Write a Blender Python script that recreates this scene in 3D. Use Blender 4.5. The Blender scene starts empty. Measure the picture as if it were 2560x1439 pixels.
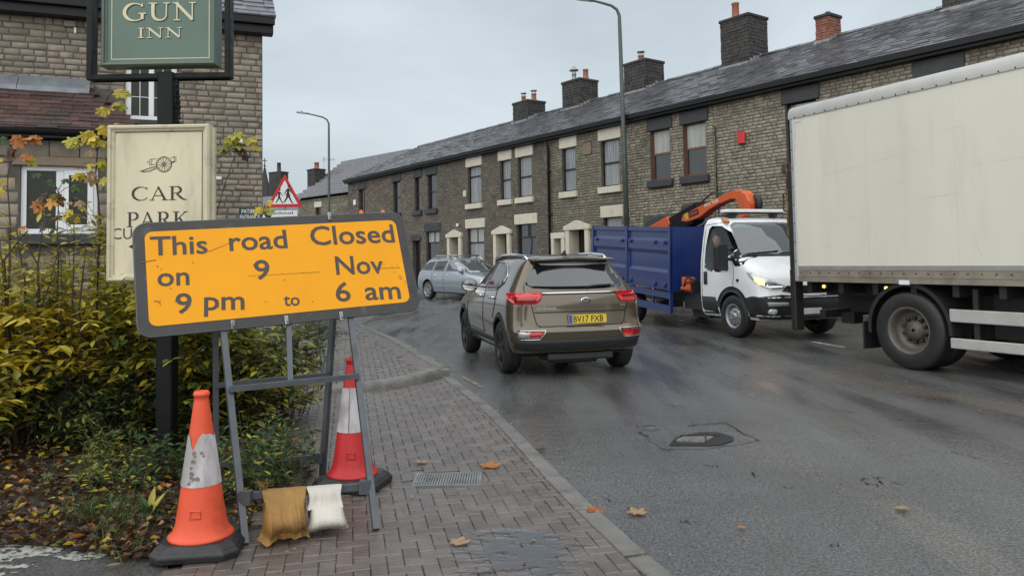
import bpy, bmesh, math, random
from mathutils import Vector, Matrix, noise as mnoise
from mathutils.bvhtree import BVHTree
from math import radians as RAD, sin, cos, pi, sqrt, atan2
random.seed(7)
S = bpy.context.scene
COL = S.collection
# ------------------------------------------------------------------ camera
FPX, CPX, PPY, CAMH = 1923.0, 1280.0, 555.0, 1.45      # focal length and principal point on a 2560 x 1439 frame
PITCH, ROLL = math.atan(95 / FPX), RAD(-1.0)
cam = bpy.data.cameras.new('camera'); camo = bpy.data.objects.new('camera', cam); COL.objects.link(camo)
cam.sensor_width = 36; cam.lens = 36 * FPX / 2560; cam.clip_end = 900; cam.clip_start = .05
cam.shift_y = -(719.5 - PPY) / 2560
camo.matrix_world = Matrix.Translation((0, 0, CAMH)) @ Matrix.Rotation(RAD(90) + PITCH, 4, 'X') @ Matrix.Rotation(ROLL, 4, 'Z')
S.camera = camo
# ------------------------------------------------------------------ world: overcast, a thin veil of the clear sky behind cloud
W = bpy.data.worlds.new('World'); S.world = W; W.use_nodes = True
SUN_EL, SUN_AZ = RAD(52), RAD(205)                      # high, behind the camera and a little to its left
nt = W.node_tree; nt.nodes.clear()
def nn(nt, t, **kw):
    n = nt.nodes.new(t)
    for k, v in kw.items():
        if k.startswith('i_'):
            n.inputs[int(k[2:]) if k[2:].isdigit() else k[2:].replace('_', ' ')].default_value = v
        else: setattr(n, k, v)
    return n
def lk(nt, a, b): nt.links.new(a, b)
sky = nn(nt, 'ShaderNodeTexSky', sky_type='NISHITA', sun_disc=False, sun_elevation=SUN_EL, sun_rotation=SUN_AZ, air_density=1.5, dust_density=3)
tc = nn(nt, 'ShaderNodeTexCoord'); mp = nn(nt, 'ShaderNodeMapping'); mp.inputs['Scale'].default_value = (1, 1, 2.6)
lk(nt, tc.outputs['Generated'], mp.inputs['Vector'])
nz = nn(nt, 'ShaderNodeTexNoise', i_Scale=1.7, i_Detail=6, i_Roughness=.55, i_Distortion=.4); lk(nt, mp.outputs[0], nz.inputs['Vector'])
cr = nn(nt, 'ShaderNodeValToRGB'); lk(nt, nz.outputs[0], cr.inputs[0])
cr.color_ramp.elements[0].position = .30; cr.color_ramp.elements[0].color = (2.25, 2.55, 2.80, 1)
cr.color_ramp.elements[1].position = .70; cr.color_ramp.elements[1].color = (3.55, 3.95, 4.25, 1)
mx = nn(nt, 'ShaderNodeMix', data_type='RGBA'); mx.inputs[0].default_value = .93
lk(nt, sky.outputs[0], mx.inputs[6]); lk(nt, cr.outputs[0], mx.inputs[7])
bg = nn(nt, 'ShaderNodeBackground', i_Strength=.1); lk(nt, mx.outputs[2], bg.inputs[0])
wo = nn(nt, 'ShaderNodeOutputWorld'); lk(nt, bg.outputs[0], wo.inputs[0])
sun = bpy.data.lights.new('sun', 'SUN'); suno = bpy.data.objects.new('sun', sun); COL.objects.link(suno)
sun.energy = 1.5; sun.angle = RAD(130); sun.color = (1, .985, .95)
suno.rotation_euler = (pi / 2 - SUN_EL, 0, pi - SUN_AZ)
S.view_settings.view_transform = 'Standard'; S.view_settings.look = 'None'
S.view_settings.exposure = 0.96; S.view_settings.gamma = 1; S.view_settings.use_curve_mapping = False
S.cycles.max_bounces = 8; S.cycles.use_denoising = True

# ------------------------------------------------------------------ where a pixel of the photograph meets the ground or a wall
_f = Vector((0, cos(PITCH), sin(PITCH))); _u = Vector((0, -sin(PITCH), cos(PITCH))); _r = Vector((1, 0, 0))
_R = _r * cos(ROLL) + _u * sin(ROLL); _U = -_r * sin(ROLL) + _u * cos(ROLL); EYE = Vector((0, 0, CAMH))
def ray(px, py): return _f + _R * ((px - CPX) / FPX) - _U * ((py - PPY) / FPX)
def atz(px, py, z=0.0):
    d = ray(px, py); return EYE + d * ((z - CAMH) / d.z)
def aty(px, py, y):
    d = ray(px, py); return EYE + d * (y / d.y)
def atplane(px, py, p0, n):
    d = ray(px, py); return EYE + d * ((p0 - EYE).dot(n) / d.dot(n))
def proj(p):
    v = Vector(p) - EYE; z = v.dot(_f)
    if z <= .05: return None
    return CPX + FPX * v.dot(_R) / z, PPY - FPX * v.dot(_U) / z, z
def in_frame(p, m=40):
    q = proj(p); return bool(q) and -m < q[0] < 2560 + m and -m < q[1] < 1439 + m
# ------------------------------------------------------------------ mesh helpers
def T(x=0, y=0, z=0): return Matrix.Translation((x, y, z))
def Rm(ax, deg): return Matrix.Rotation(RAD(deg), 4, ax)
def Sc(x, y, z): return Matrix.Diagonal((x, y, z, 1))
class MB:
    def __init__(s): s.v = []; s.f = []; s.m = []; s.sm = []
    def add(s, vs, fs, m=0, M=None, sm=False):
        b = len(s.v)
        for p in vs:
            s.v.append(tuple(M @ Vector(p)) if M is not None else tuple(p))
        for q in fs: s.f.append(tuple(b + i for i in q)); s.m.append(m); s.sm.append(sm)
        return s
    def box(s, x0, y0, z0, x1, y1, z1, m=0, M=None):
        return s.add([(x0,y0,z0),(x1,y0,z0),(x1,y1,z0),(x0,y1,z0),(x0,y0,z1),(x1,y0,z1),(x1,y1,z1),(x0,y1,z1)],
                     [(0,3,2,1),(4,5,6,7),(0,1,5,4),(1,2,6,5),(2,3,7,6),(3,0,4,7)], m, M)
    def prism(s, poly, h0, h1, m=0, M=None, sm=False):
        n = len(poly); a = sum(poly[i][0]*poly[(i+1)%n][1]-poly[(i+1)%n][0]*poly[i][1] for i in range(n))
        if a < 0: poly = poly[::-1]
        return s.add([(p[0],p[1],h0) for p in poly]+[(p[0],p[1],h1) for p in poly],
              [tuple(range(n-1,-1,-1)), tuple(range(n,2*n))]+[(i,(i+1)%n,n+(i+1)%n,n+i) for i in range(n)], m, M, sm)
    def poly(s, pts, m=0, M=None): return s.add(pts, [tuple(range(len(pts)))], m, M)
    def lathe(s, prof, n=24, m=0, M=None, sm=True, caps=True):
        vs = []; fs = []
        for r, z in prof:
            for i in range(n): vs.append((r*cos(2*pi*i/n), r*sin(2*pi*i/n), z))
        for k in range(len(prof)-1):
            for i in range(n):
                a, b = k*n+i, k*n+(i+1)%n; fs.append((a, b, b+n, a+n))
        if caps:
            if prof[0][0] > 1e-4: fs.append(tuple(range(n-1,-1,-1)))
            if prof[-1][0] > 1e-4: fs.append(tuple((len(prof)-1)*n+i for i in range(n)))
        return s.add(vs, fs, m, M, sm)
    def tube(s, path, r, n=8, m=0, M=None, sm=True, closed=False, square=False):
        P = [Vector(p) for p in path]; k = len(P)
        rr = r if isinstance(r, (list, tuple)) else [r]*k
        vs = []; fs = []; up = None
        for i in range(k):
            if closed: d = P[(i+1)%k]-P[i-1]
            else: d = P[min(i+1,k-1)]-P[max(i-1,0)]
            d.normalize()
            if up is None:
                up = Vector((0,0,1)) if abs(d.z) < .9 else Vector((0,1,0))
            a = d.cross(up)
            if a.length < 1e-5: a = d.orthogonal()
            a.normalize(); up = a.cross(d); up.normalize()
            for j in range(n):
                t = 2*pi*(j+(.5 if square else 0))/n; vs.append(P[i]+(a*cos(t)+up*sin(t))*rr[i]*(1.41421 if square else 1))
        for i in range(k if closed else k-1):
            for j in range(n):
                a, b = i*n+j, i*n+(j+1)%n; c, e = ((i+1)%k)*n+(j+1)%n, ((i+1)%k)*n+j
                fs.append((a, e, c, b))
        if not closed: fs.append(tuple(range(n))); fs.append(tuple((k-1)*n+j for j in range(n-1,-1,-1)))
        return s.add(vs, fs, m, M, sm and not square)
    def bar(s, a, b, w, h=None, m=0):                 # square section bar between two points
        a, b = Vector(a), Vector(b); d = (b-a); L = d.length; d.normalize()
        x = d.cross(Vector((0,0,1)))
        if x.length < 1e-3: x = Vector((1,0,0))
        x.normalize(); y = d.cross(x); h = h or w
        M = Matrix((x, y, d)).transposed().to_4x4(); M.translation = a
        return s.box(-w/2, -h/2, 0, w/2, h/2, L, m, M)
    def mesh(s, name, mats, bevel=0, bseg=1, clean=False):
        me = bpy.data.meshes.new(name); me.from_pydata(s.v, [], s.f)
        for mt in (mats if isinstance(mats, (list, tuple)) else [mats]): me.materials.append(mt)
        me.polygons.foreach_set('material_index', s.m); me.polygons.foreach_set('use_smooth', s.sm)
        if bevel or clean:
            bm = bmesh.new(); bm.from_mesh(me)
            bmesh.ops.remove_doubles(bm, verts=bm.verts, dist=1e-5)
            bmesh.ops.recalc_face_normals(bm, faces=bm.faces)
            if bevel:
                es = [e for e in bm.edges if len(e.link_faces) == 2 and e.calc_face_angle(0) > .5]
                bmesh.ops.bevel(bm, geom=es, offset=bevel, segments=bseg, affect='EDGES', clamp_overlap=True, profile=.6)
            bm.to_mesh(me); bm.free()
        me.update(); return me
    def build(s, name, mats, parent=None, M=None, bevel=0, bseg=1, clean=False, **props):
        return link(name, s.mesh(name, mats, bevel, bseg, clean), parent, M, **props)
def link(name, data, parent=None, M=None, **props):
    o = bpy.data.objects.new(name, data); COL.objects.link(o)
    if parent is not None: o.parent = parent
    if M is not None: o.matrix_basis = M
    for k, v in props.items():
        if v is not None: o[k] = v
    return o
def thing(name, label, cat, M=None, group=None):
    return link(name, None, None, M, label=label, category=cat, group=group)
def tag(o, label, cat, group=None):
    o['label'] = label; o['category'] = cat
    if group: o['group'] = group
    return o
def rnd(a, b): return random.uniform(a, b)
def lerp(a, b, t): return a + (b - a) * t
def rrect(w, h, r, n=6, cx=0, cy=0):
    out = []
    for sx, sy, a0 in ((1,-1,-90),(1,1,0),(-1,1,90),(-1,-1,180)):
        for i in range(n+1):
            a = RAD(a0 + 90*i/n); out.append((cx+sx*(w/2-r)+r*cos(a), cy+sy*(h/2-r)+r*sin(a)))
    return out
def interp(pts, y):                                  # piecewise linear x(y)
    if y <= pts[0][1]: a, b = pts[0], pts[1]
    else:
        for a, b in zip(pts, pts[1:]):
            if y <= b[1]: break
    return a[0] + (b[0]-a[0])*(y-a[1])/(b[1]-a[1])
def clip(poly, p, n):                                # keep the side of the line through p that n points to
    out = []
    for i in range(len(poly)):
        a, b = poly[i-1], poly[i]
        da = (a[0]-p[0])*n[0]+(a[1]-p[1])*n[1]; db = (b[0]-p[0])*n[0]+(b[1]-p[1])*n[1]
        if (da > 0) != (db > 0):
            t = da/(da-db); out.append((a[0]+(b[0]-a[0])*t, a[1]+(b[1]-a[1])*t))
        if db > 0: out.append(b)
    return out
def inside(poly, x, y):
    c = False
    for i in range(len(poly)):
        (x0, y0), (x1, y1) = poly[i-1], poly[i]
        if (y0 > y) != (y1 > y) and x < (x1-x0)*(y-y0)/(y1-y0)+x0: c = not c
    return c
# ------------------------------------------------------------------ procedural materials
MATS = {}
def mat(name, col, rough=.6, metal=0., var=.15, vs=4., bump=0., bs=60., isl=0., dirt=None, coat=0., spec=.5, rvar=0., streak=0., det=4., emit=0., trans=0., alpha=1.):
    """Principled surface: base colour broken up by noise at two scales, by piece (random per island and per object), with stains, roughness variation and bump."""
    if name in MATS: return MATS[name]
    m = bpy.data.materials.new(name); m.use_nodes = True; t = m.node_tree; b = t.nodes['Principled BSDF']
    g = nn(t, 'ShaderNodeNewGeometry')
    v = g.outputs['Position']
    if streak:
        mp = nn(t, 'ShaderNodeMapping'); mp.inputs['Scale'].default_value = (1, 1, streak); lk(t, v, mp.inputs[0]); v = mp.outputs[0]
    n1 = nn(t, 'ShaderNodeTexNoise', i_Scale=vs, i_Detail=det, i_Roughness=.62); lk(t, v, n1.inputs['Vector'])
    f = nn(t, 'ShaderNodeMapRange'); lk(t, n1.outputs[0], f.inputs[0])
    f.inputs[1].default_value = .25; f.inputs[2].default_value = .75; f.inputs[3].default_value = 1-var; f.inputs[4].default_value = 1+var
    fac = f.outputs[0]
    if isl:
        oi = nn(t, 'ShaderNodeObjectInfo'); ad = nn(t, 'ShaderNodeMath', operation='ADD')
        lk(t, oi.outputs['Random'], ad.inputs[0]); lk(t, g.outputs['Random Per Island'], ad.inputs[1])
        fr = nn(t, 'ShaderNodeMath', operation='FRACT'); lk(t, ad.outputs[0], fr.inputs[0])
        mr = nn(t, 'ShaderNodeMapRange'); lk(t, fr.outputs[0], mr.inputs[0]); mr.inputs[3].default_value = 1-isl; mr.inputs[4].default_value = 1+isl
        mu = nn(t, 'ShaderNodeMath', operation='MULTIPLY'); lk(t, fac, mu.inputs[0]); lk(t, mr.outputs[0], mu.inputs[1]); fac = mu.outputs[0]
    vm = nn(t, 'ShaderNodeVectorMath', operation='SCALE'); lk(t, fac, vm.inputs['Scale'])
    if isinstance(col, list):                          # several colours, picked per piece
        if not isl: raise ValueError
        rp = nn(t, 'ShaderNodeValToRGB'); lk(t, fr.outputs[0], rp.inputs[0]); e = rp.color_ramp.elements; rp.color_ramp.interpolation = 'LINEAR'
        while len(e) < len(col): e.new(.5)
        for i, c in enumerate(col): e[i].position = i/(len(col)-1); e[i].color = (*c, 1)
        lk(t, rp.outputs[0], vm.inputs[0])
    else: vm.inputs[0].default_value = col
    out = vm.outputs[0]
    if dirt:
        dc, ds, dt, da = dirt
        n2 = nn(t, 'ShaderNodeTexNoise', i_Scale=ds, i_Detail=5, i_Roughness=.65); lk(t, v, n2.inputs['Vector'])
        mr2 = nn(t, 'ShaderNodeMapRange'); lk(t, n2.outputs[0], mr2.inputs[0]); mr2.inputs[1].default_value = dt; mr2.inputs[2].default_value = dt+.18; mr2.inputs[4].default_value = da
        mx = nn(t, 'ShaderNodeMix', data_type='RGBA'); lk(t, mr2.outputs[0], mx.inputs[0]); lk(t, out, mx.inputs[6]); mx.inputs[7].default_value = (*dc, 1); out = mx.outputs[2]
    lk(t, out, b.inputs['Base Color'])
    b.inputs['Metallic'].default_value = metal; b.inputs['Specular IOR Level'].default_value = spec; b.inputs['Roughness'].default_value = rough
    if rvar:
        n3 = nn(t, 'ShaderNodeTexNoise', i_Scale=vs*2.3, i_Detail=3); lk(t, g.outputs['Position'], n3.inputs['Vector'])
        mr3 = nn(t, 'ShaderNodeMapRange'); lk(t, n3.outputs[0], mr3.inputs[0]); mr3.inputs[1].default_value = .3; mr3.inputs[2].default_value = .7
        mr3.inputs[3].default_value = max(.03, rough-rvar); mr3.inputs[4].default_value = rough+rvar; lk(t, mr3.outputs[0], b.inputs['Roughness'])
    if bump:
        n4 = nn(t, 'ShaderNodeTexNoise', i_Scale=bs, i_Detail=4, i_Roughness=.6); lk(t, g.outputs['Position'], n4.inputs['Vector'])
        bp = nn(t, 'ShaderNodeBump', i_Strength=bump, i_Distance=.01); lk(t, n4.outputs[0], bp.inputs['Height']); lk(t, bp.outputs[0], b.inputs['Normal'])
    if coat: b.inputs['Coat Weight'].default_value = coat; b.inputs['Coat Roughness'].default_value = .06
    if trans: b.inputs['Transmission Weight'].default_value = trans
    if emit: b.inputs['Emission Color'].default_value = (*(col if not isinstance(col, list) else col[0]), 1); b.inputs['Emission Strength'].default_value = emit
    MATS[name] = m; return m
def glassmat(name, col=(.012,.014,.016), refl=.35, rough=.03, clear=0., edge=.95, fold=0.):
    """Window glass seen from outside: a dark pane (or, with clear, one that lets you see in) under a mirror layer."""
    if name in MATS: return MATS[name]
    m = bpy.data.materials.new(name); m.use_nodes = True; t = m.node_tree; t.nodes.clear()
    d = nn(t, 'ShaderNodeBsdfDiffuse'); d.inputs[0].default_value = (*col, 1)
    base = d.outputs[0]
    if fold:
        g0 = nn(t, 'ShaderNodeNewGeometry'); m0 = nn(t, 'ShaderNodeMapping'); m0.inputs['Scale'].default_value = (11, 11, .5); lk(t, g0.outputs['Position'], m0.inputs[0])
        n0 = nn(t, 'ShaderNodeTexNoise', i_Scale=1.5, i_Detail=3); lk(t, m0.outputs[0], n0.inputs['Vector']); r0 = nn(t, 'ShaderNodeMapRange'); lk(t, n0.outputs[0], r0.inputs[0]); r0.inputs[1].default_value = .3; r0.inputs[2].default_value = .7; r0.inputs[3].default_value = 1-fold; r0.inputs[4].default_value = 1+fold
        v0 = nn(t, 'ShaderNodeVectorMath', operation='SCALE'); v0.inputs[0].default_value = col; lk(t, r0.outputs[0], v0.inputs['Scale']); lk(t, v0.outputs[0], d.inputs[0])
    if clear:
        tr = nn(t, 'ShaderNodeBsdfTransparent'); tr.inputs[0].default_value = (.94,.96,.96,1); ms = nn(t, 'ShaderNodeMixShader'); ms.inputs[0].default_value = clear
        lk(t, base, ms.inputs[1]); lk(t, tr.outputs[0], ms.inputs[2]); base = ms.outputs[0]
    gl = nn(t, 'ShaderNodeBsdfGlossy', i_Roughness=rough); lw = nn(t, 'ShaderNodeLayerWeight', i_Blend=.35)
    g = nn(t, 'ShaderNodeNewGeometry'); n = nn(t, 'ShaderNodeTexNoise', i_Scale=1.3, i_Detail=1); lk(t, g.outputs['Position'], n.inputs['Vector'])
    bp = nn(t, 'ShaderNodeBump', i_Strength=.05, i_Distance=.05); lk(t, n.outputs[0], bp.inputs['Height']); lk(t, bp.outputs[0], gl.inputs['Normal'])
    mr = nn(t, 'ShaderNodeMapRange'); lk(t, lw.outputs['Fresnel'], mr.inputs[0]); mr.inputs[3].default_value = refl; mr.inputs[4].default_value = edge
    ms = nn(t, 'ShaderNodeMixShader'); lk(t, mr.outputs[0], ms.inputs[0]); lk(t, base, ms.inputs[1]); lk(t, gl.outputs[0], ms.inputs[2])
    o = nn(t, 'ShaderNodeOutputMaterial'); lk(t, ms.outputs[0], o.inputs[0])
    MATS[name] = m; return m
def leafmat(name, cols, rough=.42, var=.25):
    m = mat(name, cols, rough, var=var, vs=25, isl=.25, spec=.4)
    t = m.node_tree
    if not any(n.type == 'BSDF_TRANSLUCENT' for n in t.nodes):
        b = t.nodes['Principled BSDF']; o = t.nodes['Material Output']
        tl = nn(t, 'ShaderNodeBsdfTranslucent'); lk(t, b.inputs['Base Color'].links[0].from_socket, tl.inputs[0])
        ms = nn(t, 'ShaderNodeMixShader'); ms.inputs[0].default_value = .3; lk(t, b.outputs[0], ms.inputs[1]); lk(t, tl.outputs[0], ms.inputs[2]); lk(t, ms.outputs[0], o.inputs[0])
    return m
_txt = {}
def text_mb(body, w=None, h=None, off=0.0, ext=.001, M=None, spacing=1.0):
    """Lettering with the program's own built-in face, scaled to a width and a cap height; left end of the baseline at the origin, in the xy plane."""
    key = (body, off, spacing)
    if key not in _txt:
        cu = bpy.data.curves.new('lettering', 'FONT'); cu.body = body; cu.offset = off; cu.space_character = spacing; cu.resolution_u = 3
        o = bpy.data.objects.new('lettering', cu); COL.objects.link(o); dg = bpy.context.evaluated_depsgraph_get()
        me = bpy.data.meshes.new_from_object(o.evaluated_get(dg)); 
        _txt[key] = ([tuple(v.co) for v in me.vertices], [tuple(p.vertices) for p in me.polygons])
        bpy.data.objects.remove(o); bpy.data.meshes.remove(me); bpy.data.curves.remove(cu)
    V, F = _txt[key]; x0 = min(v[0] for v in V); x1 = max(v[0] for v in V)
    sy = (h or .1) / CAPH; sx = (w/(x1-x0)) if w else sy
    mb = MB(); mb.add([((v[0]-x0)*sx, v[1]*sy, ext) for v in V], F, 0, M); return mb
def caph():
    global CAPH
    CAPH = 1.0; text_mb('H'); V = _txt[('H', 0.0, 1.0)][0]; CAPH = max(v[1] for v in V)
CAPH = 1.0; caph()
def strokes(mb, L, M=None, m=0, z=0.0):
    """Strokes: each a polyline with a width at every point, laid flat; each a hair above the last so that crossings never lie in one plane."""
    for k, st in enumerate(L):
        zz = z + .00006*k; n = len(st); vs = []
        for i, (x, y, w) in enumerate(st):
            a = st[max(i-1,0)]; b = st[min(i+1,n-1)]; dx, dy = b[0]-a[0], b[1]-a[1]; l = math.hypot(dx, dy) or 1
            nx, ny = -dy/l*w/2, dx/l*w/2; vs += [(x+nx, y+ny, zz), (x-nx, y-ny, zz)]
        mb.add(vs, [(2*i, 2*i+1, 2*i+3, 2*i+2) for i in range(n-1)], m, M)
def arcs(cx, cy, rx, ry, a0, a1, w0, w1=None, n=18, wf=None):
    out = []
    for i in range(n+1):
        t = i/n; a = RAD(lerp(a0, a1, t)); w = wf(a) if wf else lerp(w0, w1 if w1 is not None else w0, t)
        out.append((cx+rx*cos(a), cy+ry*sin(a), w))
    return out
def disc(mb, cx, cy, r, z, m=0, M=None, n=20, ry=None):
    mb.poly([(cx+r*cos(2*pi*i/n), cy+(ry or r)*sin(2*pi*i/n), z) for i in range(n)], m, M)
# ------------------------------------------------------------------ ground, road, pavements
def asphalt(name, base, dirtline=None, wet=.3, K=None):
    m = bpy.data.materials.new(name); m.use_nodes = True; t = m.node_tree; b = t.nodes['Principled BSDF']
    g = nn(t, 'ShaderNodeNewGeometry'); P = g.outputs['Position']
    fine = nn(t, 'ShaderNodeTexNoise', i_Scale=62., i_Detail=4, i_Roughness=.8); lk(t, P, fine.inputs['Vector'])
    vo = nn(t, 'ShaderNodeTexVoronoi', i_Scale=70.); lk(t, P, vo.inputs['Vector'])
    big = nn(t, 'ShaderNodeTexNoise', i_Scale=.55, i_Detail=5, i_Roughness=.6, i_Distortion=.6); lk(t, P, big.inputs['Vector'])
    mp = nn(t, 'ShaderNodeMapping'); mp.inputs['Rotation'].default_value = (0, 0, RAD(-18)); mp.inputs['Scale'].default_value = (2.4, .30, 1); lk(t, P, mp.inputs[0])
    lane = nn(t, 'ShaderNodeTexNoise', i_Scale=.9, i_Detail=4, i_Distortion=.2); lk(t, mp.outputs[0], lane.inputs['Vector'])
    r1 = nn(t, 'ShaderNodeValToRGB'); lk(t, fine.outputs[0], r1.inputs[0])
    e = r1.color_ramp.elements; e[0].position = .36; e[0].color = (base*.2,)*3+(1,); e[1].position = .64; e[1].color = (base*1.75, base*1.85, base*1.95, 1)
    cw = nn(t, 'ShaderNodeMix', data_type='RGBA', blend_type='MULTIPLY'); cw.inputs[0].default_value = .55; lk(t, r1.outputs[0], cw.inputs[6]); lk(t, vo.outputs['Color'], cw.inputs[7])
    hs = nn(t, 'ShaderNodeHueSaturation'); hs.inputs['Saturation'].default_value = .12; hs.inputs['Value'].default_value = 1.35; lk(t, cw.outputs[2], hs.inputs['Color'])
    mb_ = nn(t, 'ShaderNodeMapRange'); lk(t, big.outputs[0], mb_.inputs[0]); mb_.inputs[1].default_value = .3; mb_.inputs[2].default_value = .7; mb_.inputs[3].default_value = .68; mb_.inputs[4].default_value = 1.12
    vm = nn(t, 'ShaderNodeVectorMath', operation='SCALE'); lk(t, hs.outputs[0], vm.inputs[0]); lk(t, mb_.outputs[0], vm.inputs['Scale']); col = vm.outputs[0]
    ro = nn(t, 'ShaderNodeMapRange'); lk(t, lane.outputs[0], ro.inputs[0]); ro.inputs[1].default_value = .32; ro.inputs[2].default_value = .66; ro.inputs[3].default_value = max(.07, wet-.22); ro.inputs[4].default_value = wet+.14
    rough = ro.outputs[0]
    if dirtline:
        (x0, y0), (x1, y1), wd, dc = dirtline; L = math.hypot(x1-x0, y1-y0)
        sb = nn(t, 'ShaderNodeVectorMath', operation='SUBTRACT'); lk(t, P, sb.inputs[0]); sb.inputs[1].default_value = (x0, y0, 0)
        dt = nn(t, 'ShaderNodeVectorMath', operation='DOT_PRODUCT'); lk(t, sb.outputs[0], dt.inputs[0]); dt.inputs[1].default_value = (-(y1-y0)/L, (x1-x0)/L, 0)
        wv = nn(t, 'ShaderNodeTexNoise', i_Scale=1.2, i_Detail=3); lk(t, P, wv.inputs['Vector'])
        ad = nn(t, 'ShaderNodeMath', operation='MULTIPLY_ADD'); lk(t, wv.outputs[0], ad.inputs[0]); ad.inputs[1].default_value = .8; lk(t, dt.outputs['Value'], ad.inputs[2])
        s2 = nn(t, 'ShaderNodeMath', operation='SUBTRACT'); lk(t, ad.outputs[0], s2.inputs[0]); s2.inputs[1].default_value = .4
        ab = nn(t, 'ShaderNodeMath', operation='ABSOLUTE'); lk(t, s2.outputs[0], ab.inputs[0])
        m1 = nn(t, 'ShaderNodeMapRange'); lk(t, ab.outputs[0], m1.inputs[0]); m1.inputs[1].default_value = .08; m1.inputs[2].default_value = wd; m1.inputs[3].default_value = 1; m1.inputs[4].default_value = 0
        al = nn(t, 'ShaderNodeVectorMath', operation='DOT_PRODUCT'); lk(t, sb.outputs[0], al.inputs[0]); al.inputs[1].default_value = ((x1-x0)/L, (y1-y0)/L, 0)
        m2 = nn(t, 'ShaderNodeMapRange'); lk(t, al.outputs['Value'], m2.inputs[0]); m2.inputs[1].default_value = -1.5; m2.inputs[2].default_value = 1.2
        sp = nn(t, 'ShaderNodeTexNoise', i_Scale=26., i_Detail=4, i_Roughness=.7); lk(t, P, sp.inputs['Vector'])
        m3 = nn(t, 'ShaderNodeMapRange'); lk(t, sp.outputs[0], m3.inputs[0]); m3.inputs[1].default_value = .38; m3.inputs[2].default_value = .6
        q = nn(t, 'ShaderNodeMath', operation='MULTIPLY'); lk(t, m1.outputs[0], q.inputs[0]); lk(t, m2.outputs[0], q.inputs[1])
        q2 = nn(t, 'ShaderNodeMath', operation='MULTIPLY'); lk(t, q.outputs[0], q2.inputs[0]); lk(t, m3.outputs[0], q2.inputs[1])
        mx = nn(t, 'ShaderNodeMix', data_type='RGBA'); lk(t, q2.outputs[0], mx.inputs[0]); lk(t, col, mx.inputs[6]); mx.inputs[7].default_value = (*dc, 1); col = mx.outputs[2]
        mr = nn(t, 'ShaderNodeMath', operation='MULTIPLY_ADD'); lk(t, q2.outputs[0], mr.inputs[0]); mr.inputs[1].default_value = .35; lk(t, rough, mr.inputs[2]); rough = mr.outputs[0]
    b.inputs['Specular IOR Level'].default_value = 1.0; lk(t, col, b.inputs['Base Color']); lk(t, rough, b.inputs['Roughness'])
    fw_ = nn(t, 'ShaderNodeMapRange'); lk(t, lane.outputs[0], fw_.inputs[0]); fw_.inputs[1].default_value = .40; fw_.inputs[2].default_value = .60; fw_.inputs[3].default_value = .25; fw_.inputs[4].default_value = 1.0
    b1 = nn(t, 'ShaderNodeBump', i_Strength=.9, i_Distance=.007); lk(t, fw_.outputs[0], b1.inputs['Strength']); lk(t, fine.outputs[0], b1.inputs['Height'])
    mid = nn(t, 'ShaderNodeTexNoise', i_Scale=6., i_Detail=3); lk(t, P, mid.inputs['Vector'])
    b2 = nn(t, 'ShaderNodeBump', i_Strength=.25, i_Distance=.02); lk(t, mid.outputs[0], b2.inputs['Height']); lk(t, b1.outputs[0], b2.inputs['Normal']); lk(t, b2.outputs[0], b.inputs['Normal'])
    MATS[name] = m; return m
d0, d1 = atz(1960, 912), atz(2540, 1022)
M_ROAD = asphalt('wet_asphalt', .085, ((d0.x, d0.y), (d1.x, d1.y), .30, (.085, .062, .042)), wet=.3)
M_PARK = asphalt('park_asphalt', .05, wet=.42)
M_PATCH = asphalt('patch_asphalt', .09, wet=.24)
M_SOIL = mat('wet_soil', (.022,.016,.011), .75, var=.5, vs=9, bump=.8, bs=50)
M_PAVER = mat('wet_paver', [(.119,.095,.085),(.108,.087,.078),(.128,.107,.094),(.113,.095,.085),(.122,.095,.083)], .28, var=.25, vs=7, isl=.12, bump=.35, bs=150, rvar=.16, dirt=((.05,.044,.038), 1.6, .52, .55), det=7, spec=.9)
M_PBED = mat('joint_sand', (.045,.038,.033), .7, var=.3, vs=20)
M_KERB = mat('kerb_concrete', (.155,.148,.138), .5, var=.22, vs=6, isl=.16, bump=.3, bs=180, rvar=.15, dirt=((.06,.056,.048), 3.5, .48, .7), det=8)
gm = MB(); gm.poly([(-420,-60,-.06),(420,-60,-.06),(420,600,-.06),(-420,600,-.06)])
gm.build('ground', mat('far_ground', (.05,.05,.045), .8, var=.3, vs=.2), kind='structure')
# kerb line on the near side: the road edge, from behind the camera to round the bend
KP = [(1664,1437),(1576,1357),(1484,1275),(1406,1200),(1300,1089),(1224,1017),(1117,938)]
K = [(2.0,-1.5),(1.25,1.8)] + [tuple(atz(*p).xy) for p in KP] + [(-2.02,13.5),(-3.4,17.1),(-5.0,20.6),(-7.9,25.2),(-12.2,31.2),(-18.2,39.4),(-27,51)]
Kx = lambda y: interp(K, y)
FO = Vector((10.047, 14.816, 0)); FD = Vector((-.589, .808, 0)).normalized(); FN = Vector((FD.y, -FD.x, 0))      # terrace front: origin, along it, into it
fp = lambda s, y=0, z=0: FO + FD*s + FN*y + Vector((0,0,z))
camb = lambda s: .12*max(0, min(1, (s-7)/8))**1.5     # the road lifts a little to its far edge round the bend
rm = MB()                                              # carriageway: a strip from the near kerb to the far one
_n = 60; _a = [(Kx(y_), y_) for y_ in [lerp(-1.5, 50, i/_n) for i in range(_n+1)]]; _b = [tuple(fp(lerp(-34, 50, i/_n), -1.0, camb(lerp(-34, 50, i/_n)))) for i in range(_n+1)]
rm.add([(x, y_, 0) for x, y_ in _a]+_b, [(i, _n+1+i, _n+2+i, i+1) for i in range(_n)])
rm.build('road', M_ROAD, kind='structure')
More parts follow.
